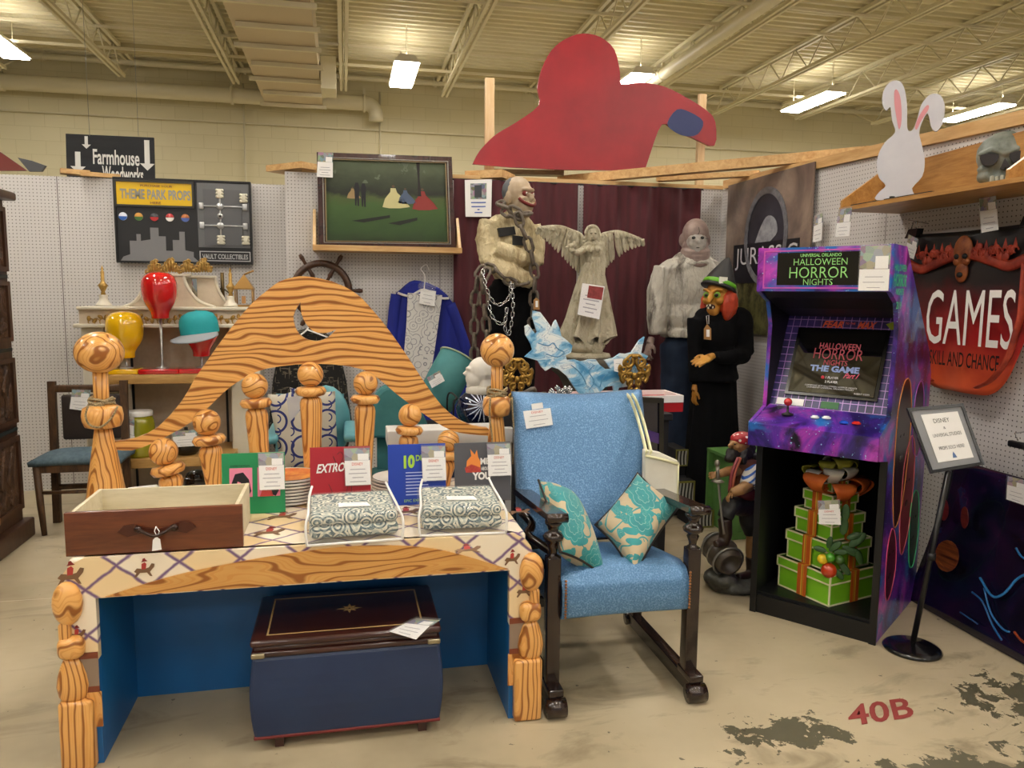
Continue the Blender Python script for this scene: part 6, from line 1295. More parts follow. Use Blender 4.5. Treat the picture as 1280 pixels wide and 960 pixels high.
wr = thing('wire_rack', 'black wire rack stand holding the navy vase', 'rack', K(590, 545)); WR = pm('#1A1B1D', .4, .5); c0 = c0+V((0, 0, -.012)); 
for s in (-1, 1): MB().tube(smooth_pts([c0+V((s*.14, -.12, 0)), c0+V((s*.14, -.12, .16)), c0+V((s*.12, -.10, .19)), c0+V((s*.12, .12, .19)), c0+V((s*.14, .14, .16)), c0+V((s*.14, .14, 0))], 4), .006, 6).build('side_hoop', WR, wr, world=True)
b = MB(); [b.cyl(c0+V((-.14, y, .0)), c0+V((.14, y, 0)), .004, n=6) for y in (-.12, -.06, 0, .06, .12)]; [b.cyl(c0+V((x, -.12, 0)), c0+V((x, .14, 0)), .004, n=6) for x in (-.14, -.07, 0, .07, .14)]; [b.cyl(c0+V((-.14, -.12, z)), c0+V((.14, -.12, z)), .004, n=6) for z in (-.05, -.1)]; [b.cyl(c0+V((x, -.12, -.12)), c0+V((x, -.12, 0)), .004, n=6) for x in (-.14, -.07, 0, .07, .14)]; b.build('wire_grille', WR, wr, world=True)
for sx in (-1, 1):
    for sy in (-.12, .14): MB().cyl((c0.x+sx*.14, c0.y+sy, 0), (c0.x+sx*.14, c0.y+sy, c0.z), .008, n=8).build('leg', WR, wr, world=True)
# teal upholstery behind the headboard
TEAL = pm('#3E7B7C', .75, col2='#356E70', ns=10, bump=.2, bs=150); TEALP = pm('#5E9AA2', .35, col2='#548E97', ns=5)
def m_rings():
    t = NT('ring_print'); x, y, z = t.xyz(); s = .135
    def ring(ox, oz):
        u = t.math('SUBTRACT', t.math('FRACT', t.math('DIVIDE', t.math('ADD', x, 5+ox), s)), .5); v = t.math('SUBTRACT', t.math('FRACT', t.math('DIVIDE', t.math('ADD', z, 5+oz), s*1.0)), .5)
        d = t.math('SQRT', t.math('ADD', t.math('MULTIPLY', u, u), t.math('MULTIPLY', v, v))); return t.math('LESS_THAN', t.math('ABSOLUTE', t.math('SUBTRACT', d, .40)), .045)
    def arc(ox, oz):
        u = t.math('SUBTRACT', t.math('FRACT', t.math('DIVIDE', t.math('ADD', x, 5+ox), s/2)), .5); v = t.math('SUBTRACT', t.math('FRACT', t.math('DIVIDE', t.math('ADD', z, 5+oz), s/2)), .5)
        d = t.math('SQRT', t.math('ADD', t.math('MULTIPLY', u, u), t.math('MULTIPLY', v, v))); return t.math('MULTIPLY', t.math('LESS_THAN', t.math('ABSOLUTE', t.math('SUBTRACT', d, .30)), .05), t.math('GREATER_THAN', u, .05))
    return t.done(t.mix(t.math('MAXIMUM', ring(0, 0), arc(.03, .02)), '#B3AC9C', '#1A2464'), .8)
M_RING = m_rings()
tc = thing('teal_armchair', 'teal armchair with a rounded back seen between the headboard spindles', 'chair', (-.05, 4.35, 0)); YS2 = 4.3; S = lambda px, py, dy=0: PY(px, py, YS2+dy)
sx0, sx1 = S(335, 570).x, S(446, 570).x; zs = .52
MB().rbox(((sx0+sx1)/2, YS2+.05, zs-.07), (sx1-sx0-.08, .5, .16), .04, seg=4).build('seat', TEALP, tc, world=True)
b = MB(); q_ = [S(345, 492, .3), S(430, 492, .3), S(432, 590, .26), S(343, 590, .26)]; b.pillow(q_, .05, pin=.02); b.ell(S(408, 528, .28), (.14, .05, .22)); b.build('backrest', TEALP, tc, world=True, weld=True)
for a in (343, 438): b = MB(); x = S(a, 560).x; b.rbox((x, YS2+.03, S(438, 535).z-.02), (.07, .5, .04), .018); b.rbox((x, YS2+.03, .38), (.05, .46, .5), .02); b.build('armrest', TEALP, tc, world=True)
for x in (sx0+.06, sx1-.06):
    for y in (YS2-.15, YS2+.25): MB().cyl((x, y, 0), (x, y, .38), .018, n=8).build('leg', OLD, tc, world=True)
pil([S(334, 492, -.05), S(368, 488, .0), S(400, 588, -.1), S(352, 592, -.18)], .05, 'cream pillow with navy rings leaning at a slant between the spindles', M_RING, piping=False, pin=.06)
pil([S(362, 484, .05), S(419, 489, .05), S(426, 590, -.02), S(372, 590, -.02)], .045, 'cream pillow with navy rings upright against the teal chair back', M_RING, piping=False, pin=.06)
MB().prism([S(358, 497, -.16), S(378, 494, -.16), S(374, 515, -.16), S(362, 528, -.16)], (0, .003, 0)).build('clear_sleeve', pm('#D8D8DA', .1, alpha=.5), tc, world=True)
bo = thing('teal_bolster', 'rolled teal upholstered bolster cushion tilted against the wall by the blue robe', 'cushion', PY(560, 500, 4.9)); p0, p1 = PY(541, 507, 4.9), PY(573, 446, 5.0)
b = MB(); d = (p1-p0).normalized(); M_ = V((0, 0, 1)).rotation_difference(d).to_matrix(); LL = (p1-p0).length
b.lathe([(.03, -.03), (.10, -.01), (.125, .02), (.128, LL/2), (.125, LL-.01), (.11, LL), (.001, LL)], p0, 28, M=M_); b.build('cover', TEAL, bo, world=True)
MB().tube([p0+M_ @ V((.126*math.cos(a), .126*math.sin(a), LL-.005)) for a in [2*PI*k/28 for k in range(28)]], .006, 6, closed=True).build('piping', pm('#9AA58A', .6), bo, world=True)
zb_ = p0.z-.12; MB().box((p0.x+.02, p0.y+.06, zb_/2), (.16, .2, zb_)).build('stand', MATT, bo, world=True)
price_card([PY(536, 477, 4.77), PY(552, 468, 4.77), PY(556, 476, 4.77), PY(540, 485, 4.77)], 'price card in a sleeve on the tilted teal bolster', '', photo=.6, lines=3)
tb = thing('teal_side_chair', 'teal upholstered chair back with rounded shoulders behind the headboard arch', 'chair', PY(495, 545, 4.5)); Cc = lambda px, py, dy=0: PY(px, py, 4.45+dy)
o_ = smooth_pts([Cc(463, 548), Cc(465, 520), Cc(470, 495), Cc(482, 484), Cc(495, 484), Cc(508, 498), Cc(530, 520), Cc(540, 548)], 4); MB().prism(o_, (0, .14, 0)).build('backrest', TEAL, tb, world=True, bevel=.03)
xc_ = Cc(500, 548).x; MB().rbox((xc_, 4.40, .46), (.34, .40, .12), .03).build('seat', TEAL, tb, world=True)
for x in (xc_-.15, xc_+.15):
    for y in (4.24, 4.56): MB().cyl((x, y, 0), (x, y, .42), .015, n=8).build('leg', OLD, tb, world=True)
MB().box((xc_, 4.53, .62), (.26, .03, .40)).build('back_support', TEAL, tb, world=True)
# white ledge table behind the desk
wl = thing('white_side_table', 'low white table behind the headboard with dark boxes beneath', 'table', (.5, 3.95, 0)); xa, xb = PY(484, 540, 3.8).x, PY(648, 540, 3.8).x
zt3 = PY(560, 537, 3.8).z
MB().rbox(((xa+xb)/2, 3.89, zt3-.04), (xb-xa, .18, .08), .006).build('tabletop', pm('#D6D4D0', .4), wl, world=True)
for x in (xa+.04, xb-.04):
    for y in (3.84, 3.94): MB().box((x, y, (zt3-.08)/2), (.04, .04, zt3-.08)).build('leg', WHITE, wl, world=True)
o = MB().rbox(((xa+xb)/2, 3.9, .37), (xb-xa-.14, .10, .74), .01).build('navy_box', pm('#15294A', .5)); tag(o, 'large dark navy box under the white table behind the cards', 'box')
for k in range(5):
    o = MB().rbox((xb+.09, 3.82, .60+k*.075), (.10, .2, .06), .01).build('folded_cloth', pm(('#6A6356', '#3A3834', '#8A8478', '#4A4640', '#2A2A2C')[k], .8)); tag(o, ('dark grey folded cloth lowest', 'charcoal folded cloth second', 'pale grey folded cloth middle', 'brown folded cloth fourth', 'black folded cloth topmost')[k]+' in the stack beside the blue chair back', 'folded cloth')
o = MB().box((xb+.09, 3.84, .285), (.12, .2, .56)).build('plinth_column', MATT); tag(o, 'black column under the folded cloths between post and blue chair', 'column')
# ------------------------------------------------------------------ arcade cabinet
Aa, Bb = PZ(939, 763), PZ(1093, 806); uu = (Bb-Aa); Wd = uu.length; ang = math.atan2(uu.y, uu.x)
ac = thing('arcade_cabinet', 'black and purple galaxy arcade cabinet with an open shelf below', 'arcade cabinet', Aa, ang)   # local x right, y into depth
def m_galaxy(sc=1.0, dark=0.0):
    t = NT('galaxy_print'); n = t.noise(t.sc(3.2*sc), 1, 6, .62, .8); n2 = t.noise(t.sc(4.6*sc, (5, 2, 8)), 1, 5, .6, .5)
    c = t.ramp(n, [(.30, '#0B0A1E'), (.42, '#2B1B6A'), (.50, '#5A2AA0'), (.58, '#A638B0'), (.68, '#D85AC8')]); c = t.mix(t.ramp(n2, [(.50, (0, 0, 0)), (.60, (1, 1, 1))]), c, '#2468B8'); c = t.mix(t.ramp(n2, [(.30, (1, 1, 1)), (.42, (0, 0, 0))]), c, '#0E0A20')
    s = t.noise(t.sc(75), 1, 2); c = t.mix(t.math('GREATER_THAN', s, .70), c, '#8FD8E8'); return t.done(c, .32, coat=.3)
GAL = m_galaxy(); TM = pm('#0C0C0E', .45)
side = [(0, 0), (0, .84), (-.13, .86), (-.14, .97), (.02, 1.03), (.045, 1.42), (.0, 1.53), (-.11, 1.575), (-.11, 1.775), (.10, 1.775), (.66, 1.30), (.74, 1.18), (.74, 0)]
for x, nm in ((0, 'side_panel'), (Wd-.018, 'side_panel')):
    MB().prism([V((x, a, c)) for a, c in side], (.018, 0, 0)).build(nm, [GAL], ac)
MB().prism([V((Wd+.0005, a, c)) for a, c in side], (.0006, 0, 0)).build('side_art', GAL, ac)
D0, D1 = .02, Wd-.02; wi = D1-D0
for x in (.0182, Wd-.0192): MB().prism([V((x, a, c)) for a, c in [(0.002, .002), (.002, .84), (-.10, .88), (.022, 1.02), (.047, 1.42), (.01, 1.53), (-.10, 1.58), (-.10, 1.77), (.10, 1.77), (.65, 1.30), (.73, 1.18), (.73, .002)]], (.001, 0, 0)).build('inner_liner', TM, ac)
MB().box((Wd/2, .03, .045), (Wd-.036, .06, .09)).build('kick_board', TM, ac); MB().box((Wd/2, .37, .095), (Wd-.036, .70, .015)).build('shelf_floor', TM, ac)
MB().box((Wd/2, .69, .65), (Wd-.036, .015, 1.12)).build('back_board', MATT, ac); MB().box((Wd/2, .34, .845), (Wd-.036, .68, .02)).build('shelf_ceiling', TM, ac)
for x in (.009, Wd-.009): MB().box((x, -.004, .42), (.03, .012, .84)).build('edge_trim', TM, ac)
cpz = lambda y: .97+.06*(y+.14)/.16
MB().prism([V((.002, -.142, .86)), V((.002, -.145, .965)), V((.002, .05, 1.035)), V((.002, .05, .86))], (Wd-.004, 0, 0)).build('control_panel', GAL, ac)
def cp_at(u, v): y = lerp(-.145, .05, v); return V((u*Wd, y, .966+.069*v))
js = MB().lathe([(.026, 0), (.028, .006), (.012, .012), (.006, .016), (.005, .05)], cp_at(.25, .55), 20).build('joystick', TM, ac); MB().ell(cp_at(.25, .55)+V((0, 0, .062)), .019).build('ball_top', pm('#C01818', .12, coat=1), js)
for u, v, c in ((.47, .55, '#ECECEC'), (.555, .58, '#ECECEC'), (.70, .45, '#1B50C8'), (.79, .48, '#C8261E')): MB().lathe([(.019, 0), (.019, .007), (.013, .008), (.012, .012), (.001, .013)], cp_at(u, v), 20).build('button', pm(c, .2), ac)
# monitor bezel and screen
b0, b1 = V((0, .055, 1.03)), V((0, .26, 1.46)); bu_ = b1-b0
bz = lambda u, v, n=0.0: V((D0+wi*u, 0, 0))+b0+bu_*v+V((0, -bu_.z, bu_.y)).normalized()*n
def m_grid():
    t = NT('neon_grid'); x, y, z = t.xyz(); s = .034
    g = lambda q: t.math('LESS_THAN', t.math('ABSOLUTE', t.math('SUBTRACT', t.math('FRACT', t.math('DIVIDE', t.math('ADD', q, 5), s)), .5)), .045)
    base = t.ramp(t.noise(t.sc(4), 1, 3), [(.35, '#181A3A'), (.65, '#4A3A8A')]); return t.done(t.mix(t.math('MAXIMUM', g(x), g(z)), base, '#B48AD8'), .3)
MB().prism([bz(0, 0), bz(1, 0), bz(1, 1), bz(0, 1)], (0, .012, 0)).build('bezel', m_grid(), ac)
MB().prism([bz(.12, .13, .001), bz(.90, .13, .001), bz(.90, .86, .001), bz(.12, .86, .001)], V((0, -.9, .43))*.012).build('screen_surround', pm('#050506', .15), ac)
sc2 = [bz(.15, .83, .015), bz(.87, .83, .015), bz(.87, .16, .015), bz(.15, .16, .015)]
MB().prism(sc2, V((0, -.9, .43))*.002).build('screen_glass', pm('#06060A', .04, coat=1), ac)
def atext(s, q, u0, u1, v, h, mat, n_=.003, bold=.02, name='lettering', slant=0):
    nn = (q[1]-q[0]).cross(q[3]-q[0]).normalized()
    if nn.y > 0: nn = -nn
    R_ = MATX[ac.name]; a = R_ @ (quadpt(q, u0, v)+nn*n_); b_ = R_ @ (quadpt(q, u1, v)+nn*n_); upv = R_.to_3x3() @ ((quadpt(q, .5, 0)-quadpt(q, .5, 1))*h+(q[1]-q[0])*slant); return text(s, a, b_, upv, mat, name, ac, .0005, bold)
RED2 = pm('#A8384A', .4); CY = pm('#8FA4DC', .4); PK = pm('#E0567A', .4)
atext('HALLOWEEN', sc2, .27, .75, .30, .10, RED2); atext('HORROR', sc2, .22, .80, .46, .17, RED2, bold=.0); atext('NIGHTS', sc2, .36, .64, .555, .085, RED2); atext('THE GAME', sc2, .21, .79, .66, .10, CY, bold=.05); atext('Part I', sc2, .62, .77, .74, .08, PK, slant=.03)
WT = pm('#D8D8E0', .4); atext('1 PLAYER', sc2, .42, .57, .765, .035, WT); atext('2 PLAYER', sc2, .42, .57, .83, .035, WT); atext('COPYRIGHT 2019 HALLOWEEN HORROR NIGHTS', sc2, .19, .80, .895, .022, WT, bold=.0); atext('LICENSED BY UNIVERSAL ORLANDO RESORT', sc2, .22, .77, .925, .022, WT, bold=.0); atext('INSERT COIN', sc2, .78, .95, .975, .022, WT, bold=0)
c_ = quadpt(sc2, .385, .75)+V((0, -.004, .002)); MB().ell(c_, (.008, .002, .008)).build('red_dot', pm('#D0304A', .4), ac)
bq_ = [bz(0, 1), bz(1, 1), bz(1, 0), bz(0, 0)]; OR = pm('#F0684A', .4); atext('FEAR', bq_, .32, .50, .125, .075, OR, slant=.02, bold=.04); atext('TO THE', bq_, .515, .60, .085, .022, OR); atext('MAX', bq_, .62, .76, .125, .075, OR, slant=.02, bold=.04)
MB().prism([bz(.85, .93, .003), bz(.93, .97, .003), bz(.98, .91, .003), bz(.90, .87, .003)], V((0, -.9, .43))*.001).build('yellow_sticker', pm('#A8B83A', .4), ac); MB().prism([bz(.06, .09, .003), bz(.30, .09, .003), bz(.30, .02, .003), bz(.06, .02, .003)], V((0, -.9, .43))*.001).build('white_sticker', PAPER, ac); MB().prism([bz(.45, .09, .003), bz(.60, .09, .003), bz(.60, .02, .003), bz(.45, .02, .003)], V((0, -.9, .43))*.001).build('green_sticker', pm('#2E6A3A', .4), ac)
MB().prism([V((D0, .26, 1.46)), V((D0, .26, 1.58)), V((D0, -.08, 1.575)), V((D0, -.03, 1.55)), V((D0, .10, 1.5))], (wi, 0, 0)).build('hood_underside', TM, ac)
# marquee
mq = [V((.0, -.112, 1.772)), V((Wd, -.112, 1.772)), V((Wd, -.112, 1.578)), V((0, -.112, 1.578))]
MB().box((Wd/2, 0, 1.675), (Wd-.036, .22, .195)).build('marquee_box', TM, ac)
MB().prism(mq, (0, -.004, 0)).build('marquee_panel', GAL, ac); mm = [p+V((0, -.0045, 0)) for p in rect(mq, .16, .12, .97, .86)]; MB().prism(mm, (0, -.0006, 0)).build('marquee_black', pm('#0A0A0C', .25, coat=.5), ac)
mp = [p+V((0, -.006, 0)) for p in rect(mq, .05, .06, .985, .94)]; md_ = sum(mp, V((0, 0, 0)))/4; MB().ringprism(mp, [p+V((.006 if p.x < md_.x else -.006, 0, .006 if p.z < md_.z else -.006)) for p in mp], (0, -.001, 0)).build('pink_border', pm('#C85AB0', .4), ac)
GRT = pm('#8CC878', .4); atext('UNIVERSAL ORLANDO', mq, .34, .645, .225, .075, GRT, .007); atext('HALLOWEEN', mq, .29, .69, .41, .15, GRT, .007, bold=0); atext('HORROR', mq, .26, .70, .70, .25, GRT, .007, bold=-.005); atext('NIGHTS', mq, .37, .59, .86, .14, GRT, .007, bold=0)
RA = MATX[ac.name]
price_card([RA @ (quadpt(mq, u, v)+V((0, -.012, 0))) for u, v in ((.78, .52), (.985, .52), (.985, .98), (.78, .98))], 'price card with a photo taped on the arcade cabinet sign panel', '', photo=1.1, lines=3)
# side art figures and lettering
def sp(y, z): return V((Wd+.0012, y, z))
for i, (pts, c) in enumerate((([(.12, .95), (.14, 1.08), (.22, 1.18), (.32, 1.16), (.38, 1.0), (.36, .75), (.30, .55), (.2, .5), (.13, .7)], '#2A1018'), ([(.30, .70), (.33, .82), (.42, .90), (.50, .82), (.52, .62), (.48, .42), (.38, .32), (.31, .45)], '#7A2232'), ([(.42, 1.0), (.46, 1.12), (.55, 1.15), (.62, 1.05), (.62, .85), (.55, .78), (.45, .84)], '#3A1440'), ([(.10, .40), (.16, .50), (.24, .44), (.28, .28), (.2, .16), (.12, .2)], '#4A1630'), ([(.50, .5), (.56, .6), (.66, .55), (.70, .35), (.64, .2), (.54, .25)], '#14352A'))):
    P = smooth_pts([sp(a, b_) for a, b_ in pts], 4, True); MB().prism(P, (.0006, 0, 0)).build('printed_face', pm(c, .3), ac); MB().tube([p+V((.0008, 0, 0)) for p in P], .0028, 4, closed=True).build('neon_outline', pm(('#D88A4A', '#E06A7A', '#B05AC8', '#D8507A', '#4AC88A')[i], .3), ac)
    cc = sum(P, V((0, 0, 0)))/len(P)
    for s in (-1, 1): MB().ell(cc+V((.001, s*.03, .05)), (.002, .012, .008)).build('printed_eye', pm('#0A0608', .3), ac)
    MB().ell(cc+V((.001, 0, -.06)), (.002, .03, .016)).build('printed_mouth', pm('#0A0608', .3), ac)
def stext(s, y0, y1, z, h): text(s, RA @ V((Wd+.003, y0, z)), RA @ V((Wd+.003, y1, z)), h, pm('#45C890', .4), 'lettering', ac, .0008, .02)
stext('HALLOWEEN', -.09, .10, 1.665, .03); stext('HORROR', -.09, .12, 1.60, .055); stext('NIGHTS', -.05, .08, 1.565, .028); stext('2019', -.03, .05, 1.505, .032)
# gift tower
GG = pm('#7DBE22', .5, col2='#70B01C', ns=6); CRM = pm('#DCD9B0', .5)
gc = RA @ V((Wd*.475, .245, .103)); gt = thing('gift_box_tower', 'tower of stacked lime green gift boxes with an orange ribbon bow', 'gift tower', gc, .26); z = 0
for s, h in ((.31, .155), (.26, .14), (.21, .12), (.16, .095), (.09, .055)):
    bx = MB().box((0, 0, z+h/2), (s, s, h)).build('gift_box', GG, gt); MB().box((0, 0, z+h-.022), (s+.014, s+.014, .044)).build('lid', GG, bx)
    e = MB(); 
    for a in (-1, 1):
        for c in (-1, 1): e.box((a*s/2, c*s/2, z+(h-.044)/2), (.007, .007, h-.044)); e.box((a*(s/2+.007), c*(s/2+.007), z+h-.022), (.007, .007, .044))
        for zz, q in ((z+.004, s/2), (z+h-.002, s/2+.007), (z+h-.046, s/2+.007)): e.box((a*q, 0, zz), (.007, 2*q+.006, .007)); e.box((0, a*q, zz), (2*q+.006, .007, .007))
    e.build('cream_edging', CRM, bx); z += h
def m_rib():
    t = NT('ribbon'); x, y, zz = t.xyz(); s = t.math('FRACT', t.math('MULTIPLY', t.math('ADD', x, y), 26)); return t.done(t.ramp(s, [(.0, '#B8561C'), (.3, '#C9781E'), (.5, '#7E7A2A'), (.58, '#D8A83A'), (.75, '#B8561C')], 'CONSTANT'), .4)
RIB = m_rib()
for ax_ in (0, 1):
    prof = []; zz = 0
    for s, h in ((.31, .155), (.26, .14), (.21, .12), (.16, .095), (.09, .055)): prof += [(-(s/2+.013), zz+.005), (-(s/2+.013), zz+h+.003)]; zz += h
    def rfn(u, v):
        i = u*(len(prof)-1); k = min(int(i), len(prof)-2); f = i-k; r_, z_ = lerp(prof[k][0], prof[k+1][0], f), lerp(prof[k][1], prof[k+1][1], f); o = (v-.5)*.056
        return V((o, r_, z_)) if ax_ == 0 else V((r_, o, z_))
    MB().grid(rfn, len(prof)*3-2, 2, smooth=False).build('ribbon', RIB, gt, solid=.002)
OR2 = pm('#C2521C', .6, col2='#D8702A', ns=10); OLV = pm('#9A9A2A', .5, col2='#B4B24A', ns=14); WHT = pm('#DAD6CE', .6)
for i, (a, r, zz, s, m) in enumerate(((3.4, .10, .02, .075, OR2), (4.2, .10, -.02, .07, OR2), (5.0, .09, .0, .07, OR2), (5.8, .10, -.02, .075, OR2), (3.9, .07, .06, .06, WHT), (4.7, .06, .07, .055, WHT), (3.2, .09, .05, .05, WHT), (4.4, .04, .11, .06, OLV), (5.3, .05, .10, .06, OLV), (3.6, .05, .10, .05, OLV), (4.9, .01, .14, .045, WHT), (.8, .08, .03, .07, OR2), (1.8, .07, .04, .06, OLV), (0.0, .12, -.01, .06, OR2))):
    s *= 1.3; r *= 1.1; c = V((r*math.cos(a), r*math.sin(a), z+zz*.9-.02)); d = V((math.cos(a), math.sin(a), .3)).normalized(); sd = d.cross(V((0, 0, 1))).normalized(); b = MB()
    b.grid(lambda u, v: c+d*(math.sin(u*PI*1.7)*s*.8)+V((0, 0, 1))*(math.cos(u*PI*1.7)*s*.45)+sd*(v-.5)*s*(.9+.3*math.sin(u*9)), 16, 5); b.build('bow_loop', m, gt, solid=.003)
fr_ = [(.008, -.165, .235, .030, '#C4401A', 'orange_fruit'), (-.035, -.165, .285, .025, '#D8B41E', 'lemon'), (.012, -.155, .30, .024, '#4E8A1E', 'lime'), (.055, -.15, .285, .022, '#3A5E22', 'lime')]
Mi = MATX[gt.name].inverted()
def gp(px, py, off=0): 
    d = ray(px, py); o_ = gt.location-V((.0, .0, 0)); n = V((o_.x, o_.y, 0)).normalized(); t_ = (o_-n*(.19+off)-CAM).dot(n)/d.dot(n); return CAM+d*t_
for px, py, r, c, nm, of in ((1036, 713, .036, '#B83A12', 'orange_fruit', .02), (1028, 699, .024, '#D9B91E', 'lemon', .02), (1038, 697, .023, '#3F8A1A', 'lime', .02), (1050, 700, .022, '#3A5E22', 'lime', .01)): MB().ell(gp(px, py, of), r).build(nm, pm(c, .3, coat=.4), gt, world=True)
b = MB()
for k, (px, py, dx, dy, L_) in enumerate(((1030, 688, -10, -3, .05), (1040, 686, 8, -6, .06), (1046, 690, 10, 0, .05), (1052, 706, 8, 10, .06), (1058, 686, 14, 6, .08), (1066, 680, 12, -10, .08), (1072, 690, 4, 14, .06), (1062, 672, 12, -4, .06), (1056, 650, -2, 16, .07), (1058, 632, -2, 18, .07), (1046, 714, 6, 8, .05), (1036, 726, 3, 4, .04), (1036, 682, 2, -8, .05))):
    p = gp(px, py, .01 if k not in (4, 5, 6, 7) else -.03); q2 = gp(px+dx, py+dy, .01 if k not in (4, 5, 6, 7) else -.04); d = (q2-p).normalized(); v_ = (p-CAM).normalized(); sd = d.cross(v_).normalized(); n_ = sd.cross(d); b.ell((p+q2)/2, (L_*.28, .004, L_*.6), M=Matrix((sd, n_, d)).transposed(), n=8, m=8)
b.build('green_leaves', pm('#24421A', .5, col2='#33582A', ns=20), gt, world=True)
price_card([gp(1023, 637, .04), gp(1050, 636, .04), gp(1051, 656, .04), gp(1024, 655, .04)], 'price card in a sleeve on the lime green gift boxes', 'DISNEY', photo=.6, lines=3)
# ------------------------------------------------------------------ pedestal sign
ss = thing('sign_stand', 'black pedestal sign stand with a framed notice beside the arcade cabinet', 'sign stand', PZ(1140, 812)); c = PZ(1140, 812)
MB().lathe([(.118, 0), (.122, .008), (.112, .018), (.09, .026), (.03, .032), (.014, .04)], c, 40).build('round_base', pm('#0F0F11', .2, coat=.4), ss, world=True)
q_ = [PY(1134, 510, 2.86), PY(1204, 504, 2.80), PY(1231, 581, 2.70), PY(1164, 592, 2.76)]; nn = (q_[1]-q_[0]).cross(q_[3]-q_[0]).normalized()
if nn.dot(CAM-q_[0]) < 0: nn = -nn
top = sum(q_, V((0, 0, 0)))/4-nn*.02-V((0, 0, .03)); tp = q_[2]*.35+q_[3]*.65-nn*.012
MB().tube([c+V((0, 0, .02)), tp+V((0, 0, .0))], .0125, 12).build('pole', pm('#0F0F11', .3), ss, world=True); MB().cyl(c.lerp(tp, .55)-V((0, 0, .03)), c.lerp(tp, .55), .018, n=12).build('height_collar', BLACK, ss, world=True)
mid = sum(q_, V((0, 0, 0)))/4
bd = MB().ringprism(q_, [p+(mid-p)*.10 for p in q_], -nn*.015).build('frame', pm('#141416', .25), ss, world=True); MB().prism([p-nn*.006 for p in q_], -nn*.008).build('grey_mat', pm('#8C8E92', .4), ss, world=True)
pq_ = [p-nn*.004 for p in rect(q_, .20, .12, .86, .86)]; MB().prism(pq_, nn*.001).build('white_page', PAPER, ss, world=True)
def ptext(s, u0, u1, v, h, m=None): text(s, quadpt(pq_, u0, v)+nn*.0015, quadpt(pq_, u1, v)+nn*.0015, (quadpt(pq_, .5, 0)-quadpt(pq_, .5, 1))*h, m or pm('#4A4A50', .5), 'lettering', ss, .0004)
ptext('DISNEY', .27, .70, .20, .09); ptext('&', .47, .53, .34, .05); ptext('UNIVERSAL STUDIOS', .12, .90, .49, .07); ptext('PROPS SOLD HERE!', .16, .86, .76, .07)
MB().prism([quadpt(pq_, a, b_)+nn*.0012 for a, b_ in ((.44, .95), (.47, .87), (.5, .82), (.53, .87), (.56, .95))], nn*.0004).build('blue_mark', pm('#5A76A8', .5), ss, world=True)
# ------------------------------------------------------------------ the side wall
XS = 3.06
po = thing('poster_board', 'tall brown cloudy poster with a grey oval emblem leaning in the booth corner', 'poster', PX(960, 415, XS)); tl, tr_, = PX(909, 230, XS), PX(1018, 205, XS)
zt4 = (tl.z+tr_.z)/2; zb4 = 1.27; ya, yb_ = tl.y-.02, tr_.y; pq = [V((XS, ya, zt4)), V((XS, yb_, zt4)), V((XS, yb_, zb4)), V((XS, ya, zb4))]
def m_cloud():
    t = NT('cloud_print'); x, y, z = t.xyz(); n = t.noise(t.sc((3, 3, 2.2)), 1, 6, .6, .6); c = t.ramp(n, [(.3, '#4E4340'), (.5, '#7A6A60'), (.7, '#A08C7C')]); f = t.noise(t.sc(9), 1, 5, .7)
    return t.done(t.mix(t.math('LESS_THAN', t.math('ADD', z, t.math('MULTIPLY', f, .35)), .62), c, t.ramp(f, [(.4, '#2E2C1A'), (.6, '#6B6840')])), .35)
MB().prism(pq, (.012, 0, 0)).build('print', m_cloud(), po, world=True); OX = V((-.001, 0, 0))
oc_ = PX(957, 292, XS); e_ = lambda r, k: [V((XS, oc_.y+r*.30*math.cos(a), oc_.z-.02+r*.36*math.sin(a)))+OX*k for a in [2*PI*i/40 for i in range(40)]]
MB().prism(e_(1, 1), OX).build('oval_dark', pm('#2E2E36', .4, col2='#3A3A44', ns=8), po, world=True); MB().ringprism(e_(1.0, 2), e_(.86, 2), OX*6).build('oval_rim', pm('#8E9096', .35, .3, col2='#6A6C72', ns=20), po, world=True)
MB().prism(smooth_pts([V((XS, oc_.y+a, oc_.z+c))+OX*2 for a, c in ((.20, -.22), (.12, -.02), (.0, .12), (-.12, .1), (-.16, .0), (-.05, -.08), (-.02, -.2))], 4, True), OX).build('pale_swirl', pm('#A9ABB0', .4, col2='#7A7C82', ns=14), po, world=True)
ba = PX(921, 338, XS-.01); lq = [PX(916, 318, XS-.006), PX(1000, 308, XS-.006), PX(1000, 352, XS-.006), PX(916, 344, XS-.006)]
lh = .17; zL = PX(925, 338, XS).z; MB().prism([V((XS-.003, PX(917, 330, XS).y, zL+lh+.03)), V((XS-.003, yb_+.12, zL+lh+.03)), V((XS-.003, yb_+.12, zL-.10)), V((XS-.003, PX(917, 330, XS).y, zL-.10))], OX*2).build('name_band', pm('#1D1E24', .4), po, world=True)
text('JURASSIC', V((XS-.006, PX(920, 330, XS).y, zL)), V((XS-.006, yb_+.14, zL)), lh, pm('#C9CACE', .35), 'lettering', po, .0008, .0)
price_card([PX(1017, 283, XS-.01), PX(1028, 278, XS-.01), PX(1027, 300, XS-.01), PX(1016, 303, XS-.01)], 'price card in a sleeve hooked beside the brown cloudy poster', '', photo=.6, lines=3)
